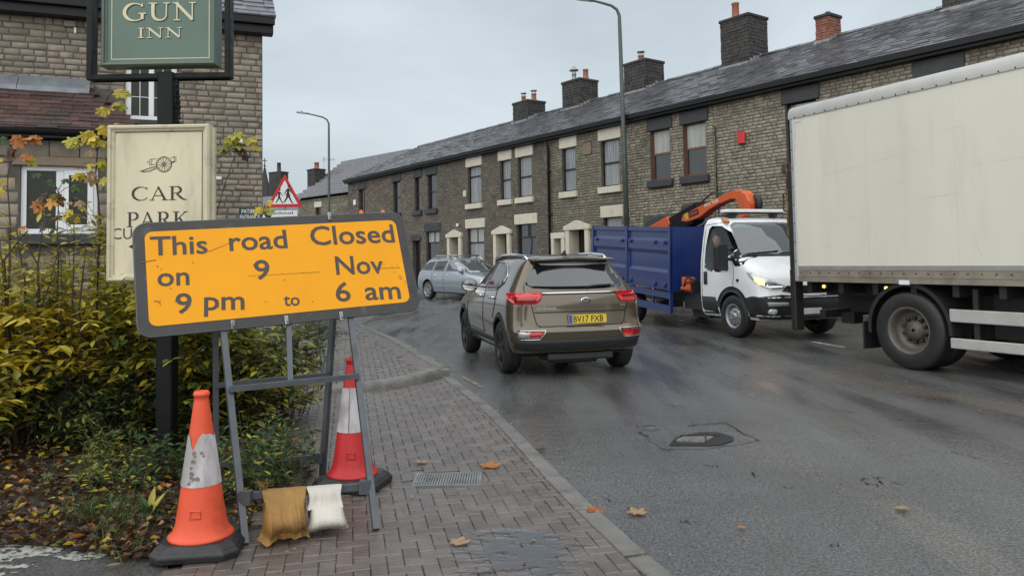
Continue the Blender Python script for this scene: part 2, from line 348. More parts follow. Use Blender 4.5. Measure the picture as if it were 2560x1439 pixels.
# near pavement: flush block paving inside the dropped kerb, then a low step up to the next stretch
STEP = [tuple(atz(x, y, .02).xy) for x, y in ((1117,936),(1085,946),(1040,958),(1000,966),(940,972),(880,976),(800,981),(700,987),(600,992))]
LEFT = [tuple(atz(x, y, .02).xy) for x, y in ((600,992),(640,1010),(690,1050),(700,1075),(735,1130),(700,1200),(640,1290),(585,1385),(410,1415),(395,1439))] + [(-1.45, 1.5)]
def stepy(x):
    P = sorted(STEP); 
    if x <= P[0][0]: return P[0][1]
    for a, b in zip(P, P[1:]):
        if x <= b[0]: return a[1]+(b[1]-a[1])*(x-a[0])/(b[0]-a[0])
    return P[-1][1]
KW = .115
field = STEP + LEFT[1:] + [(Kx(1.5)-KW, 1.5)] + [(x-KW, y) for x, y in K[2:8]]
gs_ = MB(); gs_.poly([(-14,-1,-.004),(1.0,-1,-.004),(.6,3,-.004),(-.6,8,-.004),(-3,13,-.004),(-14,13,-.004)]); gs_.build('bare_soil', M_SOIL, kind='structure')
bedm = MB(); bedm.poly([(x, y, .006) for x, y in field]); bed = bedm.build('pavement', M_PBED, kind='structure')
def pillow(mb, poly, z0, z1, bev, m=0, tilt=(0,0), M=None):
    n = len(poly); cx = sum(p[0] for p in poly)/n; cy = sum(p[1] for p in poly)/n
    a = sum(poly[i-1][0]*poly[i][1]-poly[i][0]*poly[i-1][1] for i in range(n))
    if a < 0: poly = poly[::-1]
    def ins(p):
        dx, dy = p[0]-cx, p[1]-cy; l = math.hypot(dx, dy) or 1
        k = max(0, 1-1.5*bev/l); return cx+dx*k, cy+dy*k
    zt = lambda x, y: z1+(x-cx)*tilt[0]+(y-cy)*tilt[1]
    vs = [(p[0],p[1],z0) for p in poly]+[(p[0],p[1],zt(*p)-bev*.7) for p in poly]+[(*ins(p), zt(*p)) for p in poly]
    fs = [(i,(i+1)%n,n+(i+1)%n,n+i) for i in range(n)]+[(n+i,n+(i+1)%n,2*n+(i+1)%n,2*n+i) for i in range(n)]+[tuple(2*n+i for i in range(n))]
    mb.add(vs, fs, m, M)
brick_me = []
for k in range(5):
    b = MB(); pillow(b, [(-.0790,-.0389),(.0790,-.0389),(.0790,.0389),(-.0790,.0389)], -.02, 0, .0045, tilt=(rnd(-.02,.02), rnd(-.03,.03))); brick_me.append(b.mesh('brick', M_PAVER))
ANG = RAD(12); ca, sa = cos(ANG), sin(ANG)
whole, cut, far = [], MB(), MB()
SLABF = [tuple(p) for p in STEP] + [(-4.2, 10.4), (-5.6,14), (-7.5,19), (-10,24), (-15,31), (-21,39), (-29,50)] + [(x-KW, y) for x, y in K[::-1] if y > 10.5]
rampz = lambda x, y: .03 + .085*max(0, min(1, (x-(Kx(y)-2.4))/2.1))
DR = (atz(1020,1215,.02), atz(1020,1183,.02), atz(1205,1183,.02), atz(1205,1215,.02)); dx0, dx1 = DR[0].x+.02, DR[2].x; dy0, dy1 = DR[0].y, DR[1].y
for i in range(-110, 90):
    for j in range(0, 240):
        t = (i-j) % 4
        if t == 0: cx, cy, rot = i*.08+.08, j*.08+.04, 0
        elif t == 3: cx, cy, rot = i*.08+.04, j*.08+.08, 1
        else: continue
        hw, hh = (.0782,.0382) if not rot else (.0382,.0782)
        wx, wy = ca*cx-sa*cy, sa*cx+ca*cy+1.2
        if not (1.5 < wy < 15.5 and -5.5 < wx < 2): continue
        P = [(ca*(cx+a)-sa*(cy+b), sa*(cx+a)+ca*(cy+b)+1.2) for a, b in ((-hw,-hh),(hw,-hh),(hw,hh),(-hw,hh))]
        if (inside(field, wx, wy) or (wx < Kx(wy)-KW+.09 and inside(field, wx-.095, wy))) and not (dx0-.03 < wx < dx1+.03 and dy0-.03 < wy < dy1+.03):
            if wx+.13 > Kx(wy)-KW:
                tang = Vector((Kx(wy+.2)-Kx(wy-.2), .4)).normalized(); P = clip(P, (Kx(wy)-KW-.004, wy), (-tang.y, tang.x))
                if len(P) > 2: pillow(cut, P, -.01, .02, .006)
            elif in_frame((wx,wy,.02), 0): whole.append((wx, wy, rot))
            else: pillow(cut, P, -.01, .02, .006)
        elif inside(SLABF, wx, wy) and inside(SLABF, wx, wy-.2):
            if wx+.2 > Kx(wy)-KW-.12: continue
            z = rampz(wx, wy); pillow(far, P, z-.03, z+.006+rnd(-.003,.003), .006)
whole.sort(key=lambda b: b[0]**2+b[1]**2)
for k, (x, y, r) in enumerate(whole):
    M = T(x, y, .02+rnd(-.003,.002)) @ Matrix.Rotation(ANG+(pi/2 if r else 0)+rnd(-.012,.012)+random.choice((0,pi)), 4, 'Z') @ Rm('X', rnd(-.7,.7))
    if k < 300: link('brick', random.choice(brick_me), bed, M)
    else:
        me = random.choice(brick_me); cut.add([v.co for v in me.vertices], [tuple(p.vertices) for p in me.polygons], 0, M)
cut.build('outer_brick', M_PAVER, bed, kind='stuff')
# raised stretch beyond
sm_ = MB(); R_ = [(x, y, rampz(x, y)-.012) for x, y in SLABF]; n_ = len(R_)
sm_.add(R_+[(x, y, -.02) for x, y, z in R_], [tuple(range(n_))[::-1]]+[(i,(i+1)%n_,n_+(i+1)%n_,n_+i) for i in range(n_)])
slab = sm_.build('upper_pavement', M_PAVER, kind='structure', clean=True); far.build('brick', M_PAVER, slab, kind='stuff')
sk = MB(); pr = [(.035,.0),(.03,.55),(.012,.92),(-.02,1.0),(-.14,1.0)]      # rounded edging of the step
for i, a in enumerate(STEP):
    p, q = Vector(STEP[max(i-1,0)]), Vector(STEP[min(i+1,len(STEP)-1)]); d = (q-p).normalized(); n2 = Vector((-d.y, d.x)); n2 = n2 if n2.y < 0 else -n2
    za = rampz(*a)+.009; sk.v += [(a[0]+n2.x*o, a[1]+n2.y*o, .012+(za-.008)*f) for o, f in pr]
for i in range(len(STEP)-1):
    for k in range(4): sk.f.append((i*5+k, i*5+k+1, i*5+6+k, i*5+5+k)); sk.m.append(0); sk.sm.append(True)
sk.build('step_edge', M_KERB, slab)
# kerb stones
kb = MB(); kb.poly([(x-KW-.01, y, .003) for x, y in K if y < 52]+[(x+.004, y, .003) for x, y in K[::-1] if y < 52]); kerb = kb.build('kerb', M_PBED, kind='structure')
y = 1.0; nk = 0
while y < 40:
    L = random.choice((.44,.5,.62,.72,.6)) if y < 11 else .9
    tang = Vector((Kx(y+.3)-Kx(y), .3)).normalized(); y1 = y+tang.y*L
    zt = .024 if y1 < K[8][1]+.05 else .115 + .0
    a, b = Vector((Kx(y), y)), Vector((Kx(y1), y1)); g = .009
    a = a+tang*g; b = b-tang*g; nl = Vector((-tang.y, tang.x)); wd = KW if zt < .1 else .15
    ks = MB(); pillow(ks, [tuple(a), tuple(b), tuple(b+nl*wd), tuple(a+nl*wd)], -.02, zt+rnd(-.003,.003), .011 if zt < .1 else .025, tilt=(rnd(-.01,.01), rnd(-.006,.006)))
    ks.build('kerb_stone', M_KERB, kerb); y = y1
# far pavement with its own kerb
fpv = MB(); _s = [lerp(-30, 52, i/40) for i in range(41)]
fpv.add([tuple(fp(s, .5, .2+camb(s)*1.15)) for s in _s]+[tuple(fp(s, -.96, .145+camb(s))) for s in _s]+[tuple(fp(s, -.96, -.05)) for s in _s], [(i, i+1, 42+i, 41+i) for i in range(40)]+[(41+i, 42+i, 83+i, 82+i) for i in range(40)])
fpo = fpv.build('far_pavement', mat('wet_flags', (.10,.097,.09), .35, var=.3, vs=2, bump=.3, bs=60, rvar=.15), kind='structure')
fk = MB(); fk.add([tuple(fp(s, -1.11, .004+camb(s))) for s in _s]+[tuple(fp(s, -.95, .004+camb(s))) for s in _s], [(i, i+1, 42+i, 41+i) for i in range(40)]); fko = fk.build('far_kerb', M_PBED, kind='structure')
km = MB(); pillow(km, [(-.45,-.07),(.45,-.07),(.45,.07),(-.45,.07)], -.17, 0, .02); kme = km.mesh('kerb_stone', M_KERB)
for k in range(int(70/.92)):
    s_ = -22+k*.92; p = fp(s_, -1.03, .15+camb(s_)); link('kerb_stone', kme, fko, T(*p) @ Matrix.Rotation(atan2(FD.y, FD.x)+random.choice((0,pi)), 4, 'Z'))
# verge soil under the hedge, car-park tarmac with worn white line at the left
vg = MB(); vp = [tuple(atz(x, y, .02).xy) for x, y in ((560,1395),(612,1380),(660,1290),(710,1200),(745,1130),(705,1070),(690,1050),(640,1010),(600,992))] + [(-3.0,10.3),(-4.5,12.2),(-13,9),(-9,4.5)] + [tuple(atz(x, y, .02).xy) for x, y in ((-150,1345),(120,1362),(300,1385),(420,1395))]
vn = 26
vg.poly([(x, y, .016) for x, y in vp]); vgo = vg.build('verge', M_SOIL, kind='structure')
cp = MB(); cp.poly([(-12,1.0,.010),(-1.35,1.0,.010)]+[(atz(x,yy,.01).x, atz(x,yy,.01).y, .010) for x, yy in ((420,1439),(420,1400),(560,1370),(300,1370),(-150,1330))]+[(-12,4.0,.010)])
cp.build('car_park_tarmac', M_PARK, kind='structure')
M_WPAINT = mat('worn_white_paint', (.34,.34,.315), .5, var=.25, vs=14, dirt=((.09,.09,.085), 16, .48, .85))
def film(regions, cs, z, fx, fy, gx, gy, seed=0):
    """ragged thin film: cells of one fine grid kept where noise is high, corners nudged"""
    cells = set()
    for (x, y, w, h, th) in regions:
        c = atz(x, y, z); rx = (atz(x+w, y, z)-c).length; ry = abs(atz(x, y-h, z).y-c.y)
        for i in range(int((c.x-rx)/cs), int((c.x+rx)/cs)+1):
            for j in range(int((c.y-ry)/cs), int((c.y+ry)/cs)+1):
                X_, Y_ = i*cs, j*cs; e = 1-((X_-c.x)/rx)**2-((Y_-c.y)/ry)**2
                if e > 0 and mnoise.noise((X_*fx, Y_*fy, 1.5+seed))*.6+mnoise.noise((X_*gx, Y_*gy, 4+seed))*.4+min(e,.6)*.6-.22-th > 0: cells.add((i, j))
    def V(i, j): return (i*cs+cs*.8*mnoise.noise((i*.37, j*.37, seed)), j*cs+cs*.8*mnoise.noise((i*.37, j*.37, 9+seed)), z)
    key = {}; mb = MB()
    for (i, j) in cells:
        q = []
        for k in ((i,j),(i+1,j),(i+1,j+1),(i,j+1)):
            if k not in key: key[k] = len(mb.v); mb.v.append(V(*k))
            q.append(key[k])
        mb.f.append(tuple(q)); mb.m.append(0); mb.sm.append(False)
    return mb
wl = film([(70,1372,190,26,.10),(-40,1396,120,14,.12),(215,1388,60,16,.16),(40,1415,90,8,.30),(150,1420,70,8,.34),(10,1434,50,7,.28)], .009, .0125, 5, 9, 30, 42, 3)
wl.build('car_park_line', M_WPAINT, kind='structure')
# carriageway paint: worn centre dashes and double yellow lines
M_RPAINT = mat('road_paint', (.55,.55,.52), .35, var=.3, vs=9, dirt=((.07,.07,.07), 14, .47, .85))
dm = MB()
for (a, b) in (((2030,853),(2112,868)),((1690,800),(1760,812)),((1046,765),(1000,757)),((1085,771),(1060,767)),((1010,752),(990,748))):
    p, q = atz(*a, .004), atz(*b, .004); t_ = (q-p).normalized(); nn_ = Vector((-t_.y, t_.x, 0))*.05; dm.poly([tuple(p-nn_), tuple(q-nn_), tuple(q+nn_), tuple(p+nn_)])
dm.build('centre_line', M_RPAINT, kind='structure')
ym = MB()
for off in (.16,):
    ys = [8.0+.22*k for k in range(80)]; P = [(Kx(y_)+off+.02*sin(y_*3), y_) for y_ in ys]
    for (a, b) in zip(P, P[1:]):
      if random.random() < .6 and a[1] > 8.3: ym.add([(a[0],a[1],.004),(a[0]+.06,a[1],.004),(b[0]+.06,b[1],.004),(b[0],b[1],.004)], [(0,1,2,3)])
ym.build('yellow_line', mat('yellow_paint', (.26,.20,.09), .4, var=.3, vs=6, dirt=((.075,.072,.068), 7, .40, .95)), kind='structure')
# shallow water standing on the pavers
M_PUD = bpy.data.materials.new('standing_water'); M_PUD.use_nodes = True; t = M_PUD.node_tree; t.nodes.clear()
pc, pr_ = atz(1300, 1378, .022), (atz(1475, 1378, .022)-atz(1300, 1378, .022)).length; py_ = abs(atz(1300, 1302, .022).y-atz(1300, 1378, .022).y)
ge = nn(t, 'ShaderNodeNewGeometry'); sb = nn(t, 'ShaderNodeVectorMath', operation='SUBTRACT'); lk(t, ge.outputs['Position'], sb.inputs[0]); sb.inputs[1].default_value = pc
ml = nn(t, 'ShaderNodeVectorMath', operation='MULTIPLY'); lk(t, sb.outputs[0], ml.inputs[0]); ml.inputs[1].default_value = (1/pr_, 1/py_, 0)
dt = nn(t, 'ShaderNodeVectorMath', operation='DOT_PRODUCT'); lk(t, ml.outputs[0], dt.inputs[0]); lk(t, ml.outputs[0], dt.inputs[1])
mpp = nn(t, 'ShaderNodeMapping'); mpp.inputs['Scale'].default_value = (3.2, 8, 1); lk(t, ge.outputs['Position'], mpp.inputs[0])
nz_ = nn(t, 'ShaderNodeTexNoise', i_Scale=1.5, i_Detail=7, i_Roughness=.68); lk(t, mpp.outputs[0], nz_.inputs['Vector'])
ma = nn(t, 'ShaderNodeMath', operation='MULTIPLY_ADD'); lk(t, dt.outputs['Value'], ma.inputs[0]); ma.inputs[1].default_value = -.20; lk(t, nz_.outputs[0], ma.inputs[2])
mk = nn(t, 'ShaderNodeMapRange'); lk(t, ma.outputs[0], mk.inputs[0]); mk.inputs[1].default_value = .36; mk.inputs[2].default_value = .45       # where the film lies, by noise and distance from the low spot
tr = nn(t, 'ShaderNodeBsdfTransparent'); gl = nn(t, 'ShaderNodeBsdfGlossy', i_Roughness=.12)
fr = nn(t, 'ShaderNodeFresnel', i_IOR=2.6); mm = nn(t, 'ShaderNodeMath', operation='MULTIPLY'); lk(t, fr.outputs[0], mm.inputs[0]); lk(t, mk.outputs[0], mm.inputs[1])
ms = nn(t, 'ShaderNodeMixShader'); lk(t, mm.outputs[0], ms.inputs[0]); lk(t, tr.outputs[0], ms.inputs[1]); lk(t, gl.outputs[0], ms.inputs[2])
o_ = nn(t, 'ShaderNodeOutputMaterial'); lk(t, ms.outputs[0], o_.inputs[0])
pm_ = MB(); disc(pm_, pc.x, pc.y, pr_*1.25, .0235, 0, None, 40, py_*1.25)
for i, v in enumerate(pm_.v): pm_.v[i] = (min(v[0], Kx(v[1])-.01), v[1], v[2])
pm_.build('puddle', M_PUD, kind='structure')
# sunken gully in a worn patch of the road
pt = MB(); pp = [atz(x, y, .0022) for x, y in ((1592,1066),(1650,1060),(1740,1062),(1815,1056),(1850,1075),(1900,1098),(1860,1108),(1760,1122),(1660,1122),(1622,1100))]
pt.poly([tuple(p) for p in pp]); pt.build('road_patch', M_PATCH, kind='structure')
ck = MB()
for a, b in (((1592,1064),(1640,1062)),((1720,1062),(1818,1055)),((1816,1056),(1850,1076)),((1850,1078),(1902,1100)),((1645,1120),(1672,1123)),((1598,1078),(1625,1092))):
    p, q = atz(*a, .007), atz(*b, .007); P = [p.lerp(q, i/7)+Vector((rnd(-.01,.01), rnd(-.02,.02), 0)) for i in range(8)]
    strokes(ck, [[(v.x, v.y, rnd(.004,.022)) for v in P]], None, 0, .0075)
ck.build('road_crack', mat('crack_dark', (.012,.012,.012), .6), kind='structure')
g0, g1, g2, g3 = atz(1688,1104,.008), atz(1702,1090,.008), atz(1822,1087,.008), atz(1800,1107,.008)
gt = thing('gully_grate', 'sunken iron gully grate in the worn patch of road', 'grate'); 
h = MB(); hp = [atz(x, y, .0085) for x, y in ((1672,1112),(1690,1090),(1722,1084),(1752,1079),(1795,1079),(1832,1090),(1836,1098),(1806,1110),(1770,1113),(1720,1112))]; h.poly([tuple(p) for p in hp]); h.build('pit', mat('pit_dark', (.008,.008,.008), .5, var=.4, vs=20), gt)
M_GRID = mat('worn_grid', (.20,.19,.18), .4, .2, var=.3, vs=20)
M_IRON = mat('wet_iron', (.075,.07,.068), .32, .6, var=.3, vs=12, bump=.3, bs=80)
fm = MB(); lift = Vector((0,0,.007))
for a, b in ((g0,g1),(g1,g1.lerp(g2,.8)),(g1.lerp(g2,.50),g0.lerp(g3,.70))): fm.bar(a+lift, b+lift, .018, .012)
fm.build('frame', M_IRON, gt)
for k in range(9):
    t_ = (k+.5)/14; b = MB(); b.bar(g0.lerp(g3, t_)+Vector((0,0,.005)), g1.lerp(g2, t_).lerp(g0.lerp(g3,t_), .25)+Vector((.03,0,.005)), .028, .012); b.build('bar', M_GRID, gt)
c = atz(1627, 1070, .009); r = (atz(1650, 1070, .009)-c).length; lm = MB(); lm.lathe([(r,.0),(r,.005),(r*.9,.006),(r*.88,.003),(.001,.004)], 28)
o = lm.build('water_cover', mat('cover_iron', (.08,.08,.08), .4, .0, var=.4, vs=15, bump=.5, bs=60), None, T(c.x, c.y, .002)); tag(o, 'small round water cover at the corner of the road patch', 'cover')
ck = MB(); random.seed(4)
for a, b in (((2150,1197),(2172,1192)),((2185,1195),(2205,1192)),((2225,1200),(2250,1208)),((2165,1206),(2195,1211)),((2200,1203),(2206,1205)),((1960,1213),(1985,1220)),((1700,1300),(1740,1304)),((2070,1365),(2095,1360)),((1880,1180),(1888,1188)),((2300,990),(2380,1004)),((2050,1020),(2140,1030)),((1560,1330),(1590,1360)),((1500,1240),(1530,1252)),((1760,1160),(1800,1164)),((2380,1130),(2450,1145)),((1660,1010),(1720,1016))):
    p, q = atz(*a, .005), atz(*b, .005); P = [p.lerp(q, i/6)+Vector((rnd(-.012,.012), rnd(-.03,.03), 0)) for i in range(7)]; strokes(ck, [[(v.x, v.y, rnd(.002,.012)) for v in P]], None, 0, .0052)
ck.build('road_crack', MATS['crack_dark'], kind='structure')
# channel grate in the pavers
dgt = thing('drain_grate', 'rectangular metal drain grate set in the block paving', 'grate', T(0,0,0))
d_ = MB(); d_.poly([(dx0,dy0,.010),(dx1,dy0,.010),(dx1,dy1,.010),(dx0,dy1,.010)]); d_.build('pit', MATS['pit_dark'], dgt)
d_ = MB(); d_.poly([(dx0-.12,dy0-.10,.0085),(dx1+.12,dy0-.10,.0085),(dx1+.12,dy1+.10,.0085),(dx0-.12,dy1+.10,.0085)]); d_.v = [(x, y, .0092) for x, y, z in d_.v]; d_.build('collar', M_KERB, dgt)
f_ = MB(); w_ = .016
for a in ((dx0,dy0,dx1,dy0+w_),(dx0,dy1-w_,dx1,dy1),(dx0,dy0+w_,dx0+w_,dy1-w_),(dx1-w_,dy0+w_,dx1,dy1-w_)): f_.box(a[0],a[1],.006,a[2],a[3],.024)
M_GALV = mat('galvanised', (.30,.31,.30), .38, .7, var=.25, vs=10, dirt=((.10,.08,.06), 8, .52, .7)); f_.build('frame', M_GALV, dgt)
nb = 24
for k in range(nb):
    x = lerp(dx0+w_, dx1-w_, (k+.5)/nb); b = MB(); b.box(x-.006, dy0+w_, .008, x+.006, dy1-w_, .022); b.build('bar', M_GALV, dgt)
random.seed(11)
# ------------------------------------------------------------------ stone buildings
stone_me = {}
def stone_variants(m, rough=1.0):
    key = (m.name, rough)
    if key not in stone_me:
        L = []
        for k in range(7):
            b = MB(); j = lambda a: rnd(-a, a)*rough
            o = [(0+j(.01),.016,0+j(.03)),(1+j(.01),.016,0+j(.03)),(1+j(.01),.016,1+j(.03)),(0+j(.01),.016,1+j(.03))]
            f = [(.06+j(.02),.002+j(.006),.12+j(.05)),(.94+j(.02),.002+j(.006),.12+j(.05)),(.94+j(.02),.002+j(.006),.88+j(.05)),(.06+j(.02),.002+j(.006),.88+j(.05))]
            c = [(.5+j(.2), -.004+j(.006), .5+j(.15))]
            b.add(o+f+c, [(0,1,5,4),(1,2,6,5),(2,3,7,6),(3,0,4,7),(4,5,8),(5,6,8),(6,7,8),(7,4,8)], 0, None, True); L.append(b.mesh('stone', m))
        stone_me[key] = L
    return stone_me[key]
def stone_layout(x0, x1, z0, z1, holes, hc, lmin, lmax, gap=.014):
    out = []; z = z0
    while z < z1-.02:
        h = min(rnd(*hc), z1-z)
        if z1-(z+h) < hc[0]*.5: h = z1-z
        x = x0-rnd(0, lmax*.6)
        while x < x1:
            l = rnd(lmin, lmax)*(1.0 if random.random() < .8 else .6); a, b = max(x, x0), min(x+l, x1); x += l
            segs = [(a, b)]
            for (hx0, hx1, hz0, hz1) in holes:
                if hz0 < z+h-.03 and hz1 > z+.03:
                    ns = []
                    for (p, q) in segs:
                        if q <= hx0 or p >= hx1: ns.append((p, q))
                        else:
                            if p < hx0: ns.append((p, hx0))
                            if q > hx1: ns.append((hx1, q))
                    segs = ns
            for (p, q) in segs:
                if q-p > .05: out.append((p+gap/2, q-gap/2, z+gap/2, z+h-gap/2))
        z += h
    return out
def lay_stones(wall, Mw, stones, m, nparts, y=0., rough=1.0, keep=lambda px, py: True):
    V = stone_variants(m, rough); items = []
    for (a, b, c, d) in stones:
        q = proj(Mw @ Vector(((a+b)/2, y, (c+d)/2)))
        ok = q and -20 < q[0] < 2580 and -20 < q[1] < 1450 and keep(q[0], q[1])
        items.append((-(b-a)*(d-c)/q[2]**2 if ok else 1.0, a, b, c, d))
    items.sort(key=lambda i: i[0]); rest = MB()
    for k, (sc, a, b, c, d) in enumerate(items):
        M = T(a, y+rnd(-.006,.006), c) @ Sc(b-a, 1, d-c); me = random.choice(V)
        if random.random() < .5: M = M @ T(1,0,1) @ Sc(-1,1,-1)
        if k < nparts and sc < 0: link('stone', me, wall, M)
        else: rest.add([v.co for v in me.vertices], [tuple(p.vertices) for p in me.polygons], 0, M)
    if rest.v: rest.build('stonework', m, wall, kind='stuff')
def wall_back(x0, x1, z0, z1, holes, depth=.14, y=.010):
    mb = MB(); xs = sorted({x0, x1, *[h[0] for h in holes], *[h[1] for h in holes]})
    xs = [x for x in xs if x0 <= x <= x1]
    for a, b in zip(xs, xs[1:]):
        zs = z0; cov = sorted((h[2], h[3]) for h in holes if h[0] <= a+1e-6 and h[1] >= b-1e-6)
        for c, d in cov+[(z1, z1)]:
            if c > zs: mb.poly([(a,y,zs),(b,y,zs),(b,y,c),(a,y,c)])
            zs = max(zs, d)
    for (a, b, c, d) in holes:
        a, b = max(a, x0), min(b, x1); e = depth+.1
        mb.add([(a,y,c),(b,y,c),(b,y,d),(a,y,d),(a,e,c),(b,e,c),(b,e,d),(a,e,d)], [(0,4,5,1),(1,5,6,2),(2,6,7,3),(3,7,4,0)])
    return mb
M_MORT = mat('dark_mortar', (.105,.095,.080), .9, var=.35, vs=6, bump=.4, bs=60)
M_TSTONE = mat('gritstone', [(.225,.198,.139),(.181,.161,.116),(.260,.233,.163),(.199,.180,.132),(.150,.138,.106),(.234,.207,.143)], .75, var=.25, vs=5, isl=.14, bump=.7, bs=38, det=8, dirt=((.060,.052,.043), .8, .54, .7), spec=.35)
M_TSTL = mat('pale_gritstone', [(.308,.265,.190),(.256,.223,.165),(.351,.307,.224),(.276,.243,.185),(.211,.187,.148)], .75, var=.3, vs=5, isl=.2, bump=.7, bs=38, det=8, dirt=((.075,.068,.058), .6, .52, .75), spec=.35)
M_TSTD = mat('sooty_gritstone', [(.156,.131,.096),(.125,.107,.082),(.179,.154,.114),(.140,.123,.096),(.101,.090,.073)], .75, var=.28, vs=5, isl=.16, bump=.7, bs=38, det=8, dirt=((.045,.039,.033), .8, .52, .75), spec=.35)
M_TBRK = mat('reddish_walling', [(.183,.134,.102),(.147,.115,.087),(.206,.164,.123),(.123,.104,.086)], .8, var=.28, vs=5, isl=.2, bump=.6, bs=40, dirt=((.04,.035,.03), .9, .55, .7), spec=.3)
M_PSTONE = mat('buff_stone', [(.288,.238,.180),(.241,.205,.164),(.326,.268,.204),(.264,.227,.180),(.214,.179,.145)], .75, var=.28, vs=5, isl=.2, bump=.6, bs=36, det=8, dirt=((.05,.042,.034), .8, .55, .7), spec=.35)
M_PMORT = mat('pub_mortar', (.105,.095,.079), .9, var=.3, vs=6, bump=.4, bs=60)
M_SOOT = mat('sooty_stone', [(.035,.031,.029),(.050,.044,.040),(.028,.026,.025)], .7, var=.4, vs=6, isl=.25, bump=.6, bs=30)
M_SLATE = mat('wet_slate', [(.105,.105,.112),(.084,.086,.093),(.126,.124,.130),(.098,.096,.105)], .26, var=.3, vs=2.2, isl=.22, bump=.3, bs=26, rvar=.12, dirt=((.025,.025,.027), .55, .54, .7), spec=1.0)
M_PSLATE = mat('purple_slate', [(.138,.132,.155),(.109,.106,.127),(.161,.149,.172)], .32, var=.25, vs=4, isl=.2, bump=.3, bs=30, rvar=.12)
M_RTILE = mat('red_tile', [(.085,.040,.036),(.060,.034,.032),(.105,.052,.042),(.048,.036,.034),(.075,.046,.040)], .42, var=.3, vs=5, isl=.25, bump=.4, bs=40, rvar=.15, dirt=((.03,.03,.026), 1.3, .52, .7))
M_PANT = mat('grey_pantile', (.20,.20,.21), .22, var=.2, vs=3, bump=.2, bs=30)
M_CREAM = mat('cream_paint', (.62,.57,.46), .55, var=.08, vs=5, dirt=((.30,.27,.21), 3, .58, .5), isl=.04)
M_DKSTONE = mat('dark_lintel', (.040,.042,.045), .6, var=.25, vs=5, bump=.3, bs=50)
M_BLACK = mat('black_gloss', (.009,.009,.010), .4, var=.2, vs=8, spec=.25)
M_DKFRAME = mat('dark_frame', (.016,.011,.010), .35, var=.2, vs=8)
M_BRFRAME = mat('brown_frame', (.16,.062,.028), .4, var=.2, vs=9, streak=.3)
M_WFRAME = mat('white_upvc', (.78,.79,.80), .3, var=.04, vs=4)
M_TERRA = mat('terracotta', (.27,.095,.055), .6, var=.25, vs=8, dirt=((.12,.05,.035), 6, .55, .6))
M_REDBRK = mat('red_brick', [(.22,.085,.055),(.26,.105,.065),(.18,.07,.05)], .7, var=.25, vs=9, isl=.2, bump=.4, bs=60)
M_LEAD = mat('lead_sheet', (.17,.185,.205), .45, .25, var=.25, vs=5, dirt=((.30,.31,.32), 7, .56, .5), streak=.3)
M_FLASH = mat('pale_lead', (.24,.25,.255), .5, .1, var=.35, vs=9, dirt=((.08,.08,.08), 8, .52, .7))
M_METAL = mat('dull_steel', (.32,.33,.34), .4, .8, var=.2, vs=6)
G_DARK = glassmat('window_glass', (.016,.017,.018), .12, fold=.5)
G_NET = glassmat('net_curtain_glass', (.25,.265,.275), .06, fold=.45, edge=.6)
G_BLIND = glassmat('blind_glass', (.36,.36,.33), .06, fold=.2, edge=.6)
G_OLIVE = glassmat('reeded_glass', (.022,.024,.016), .02, .2, edge=.15)
def win(parent, x0, x1, z0, z1, fm, gm, lintel=None, sill=None, rail=.5, mull=0, fw=.05, rec=.11, top=None, gm2=None, lx=.10):
    """sash window set back in its opening: frame with panes as sub-parts; lintel and sill are parts of the house"""
    f = MB(); y0, y1 = rec, rec+.06
    f.box(x0, y0, z0, x0+fw, y1, z1); f.box(x1-fw, y0, z0, x1, y1, z1); f.box(x0+fw, y0, z1-fw, x1-fw, y1, z1); f.box(x0+fw, y0, z0, x1-fw, y1, z0+fw*1.2)
    zr = lerp(z0, z1, rail) if rail else None
    if rail: f.box(x0+fw, y0-.012, zr-.03, x1-fw, y1-.005, zr+.03)
    for k in range(mull):
        xm = lerp(x0, x1, (k+1)/(mull+1)); f.box(xm-fw*.45, y0+.002, (zr+.03) if (rail and top) else z0+fw*1.2, xm+fw*.45, y1-.002, z1-fw)
    w = f.build('window', fm, parent)
    spans = [(z0+fw, zr-.02, gm), (zr+.02, z1-fw+.01, gm2 or gm)] if rail else [(z0+fw, z1-fw+.01, gm)]
    for (a, b, g) in spans:
        p = MB(); p.box(x0+fw*.8, y0+.022, a, x1-fw*.8, y0+.034, b); p.build('pane', g, w)
    if lintel:
        m, h, ov = lintel; l = MB(); l.box(x0-lx, -.035, z1-.02, x1+lx, .12, z1-.02+h); l.build('lintel', m, parent, bevel=.012)
    if sill:
        m, h, ov = sill; l = MB(); l.box(x0-lx, -.10, z0-h, x1+lx, .16, z0+.004); l.build('sill', m, parent, bevel=.014)
    return w
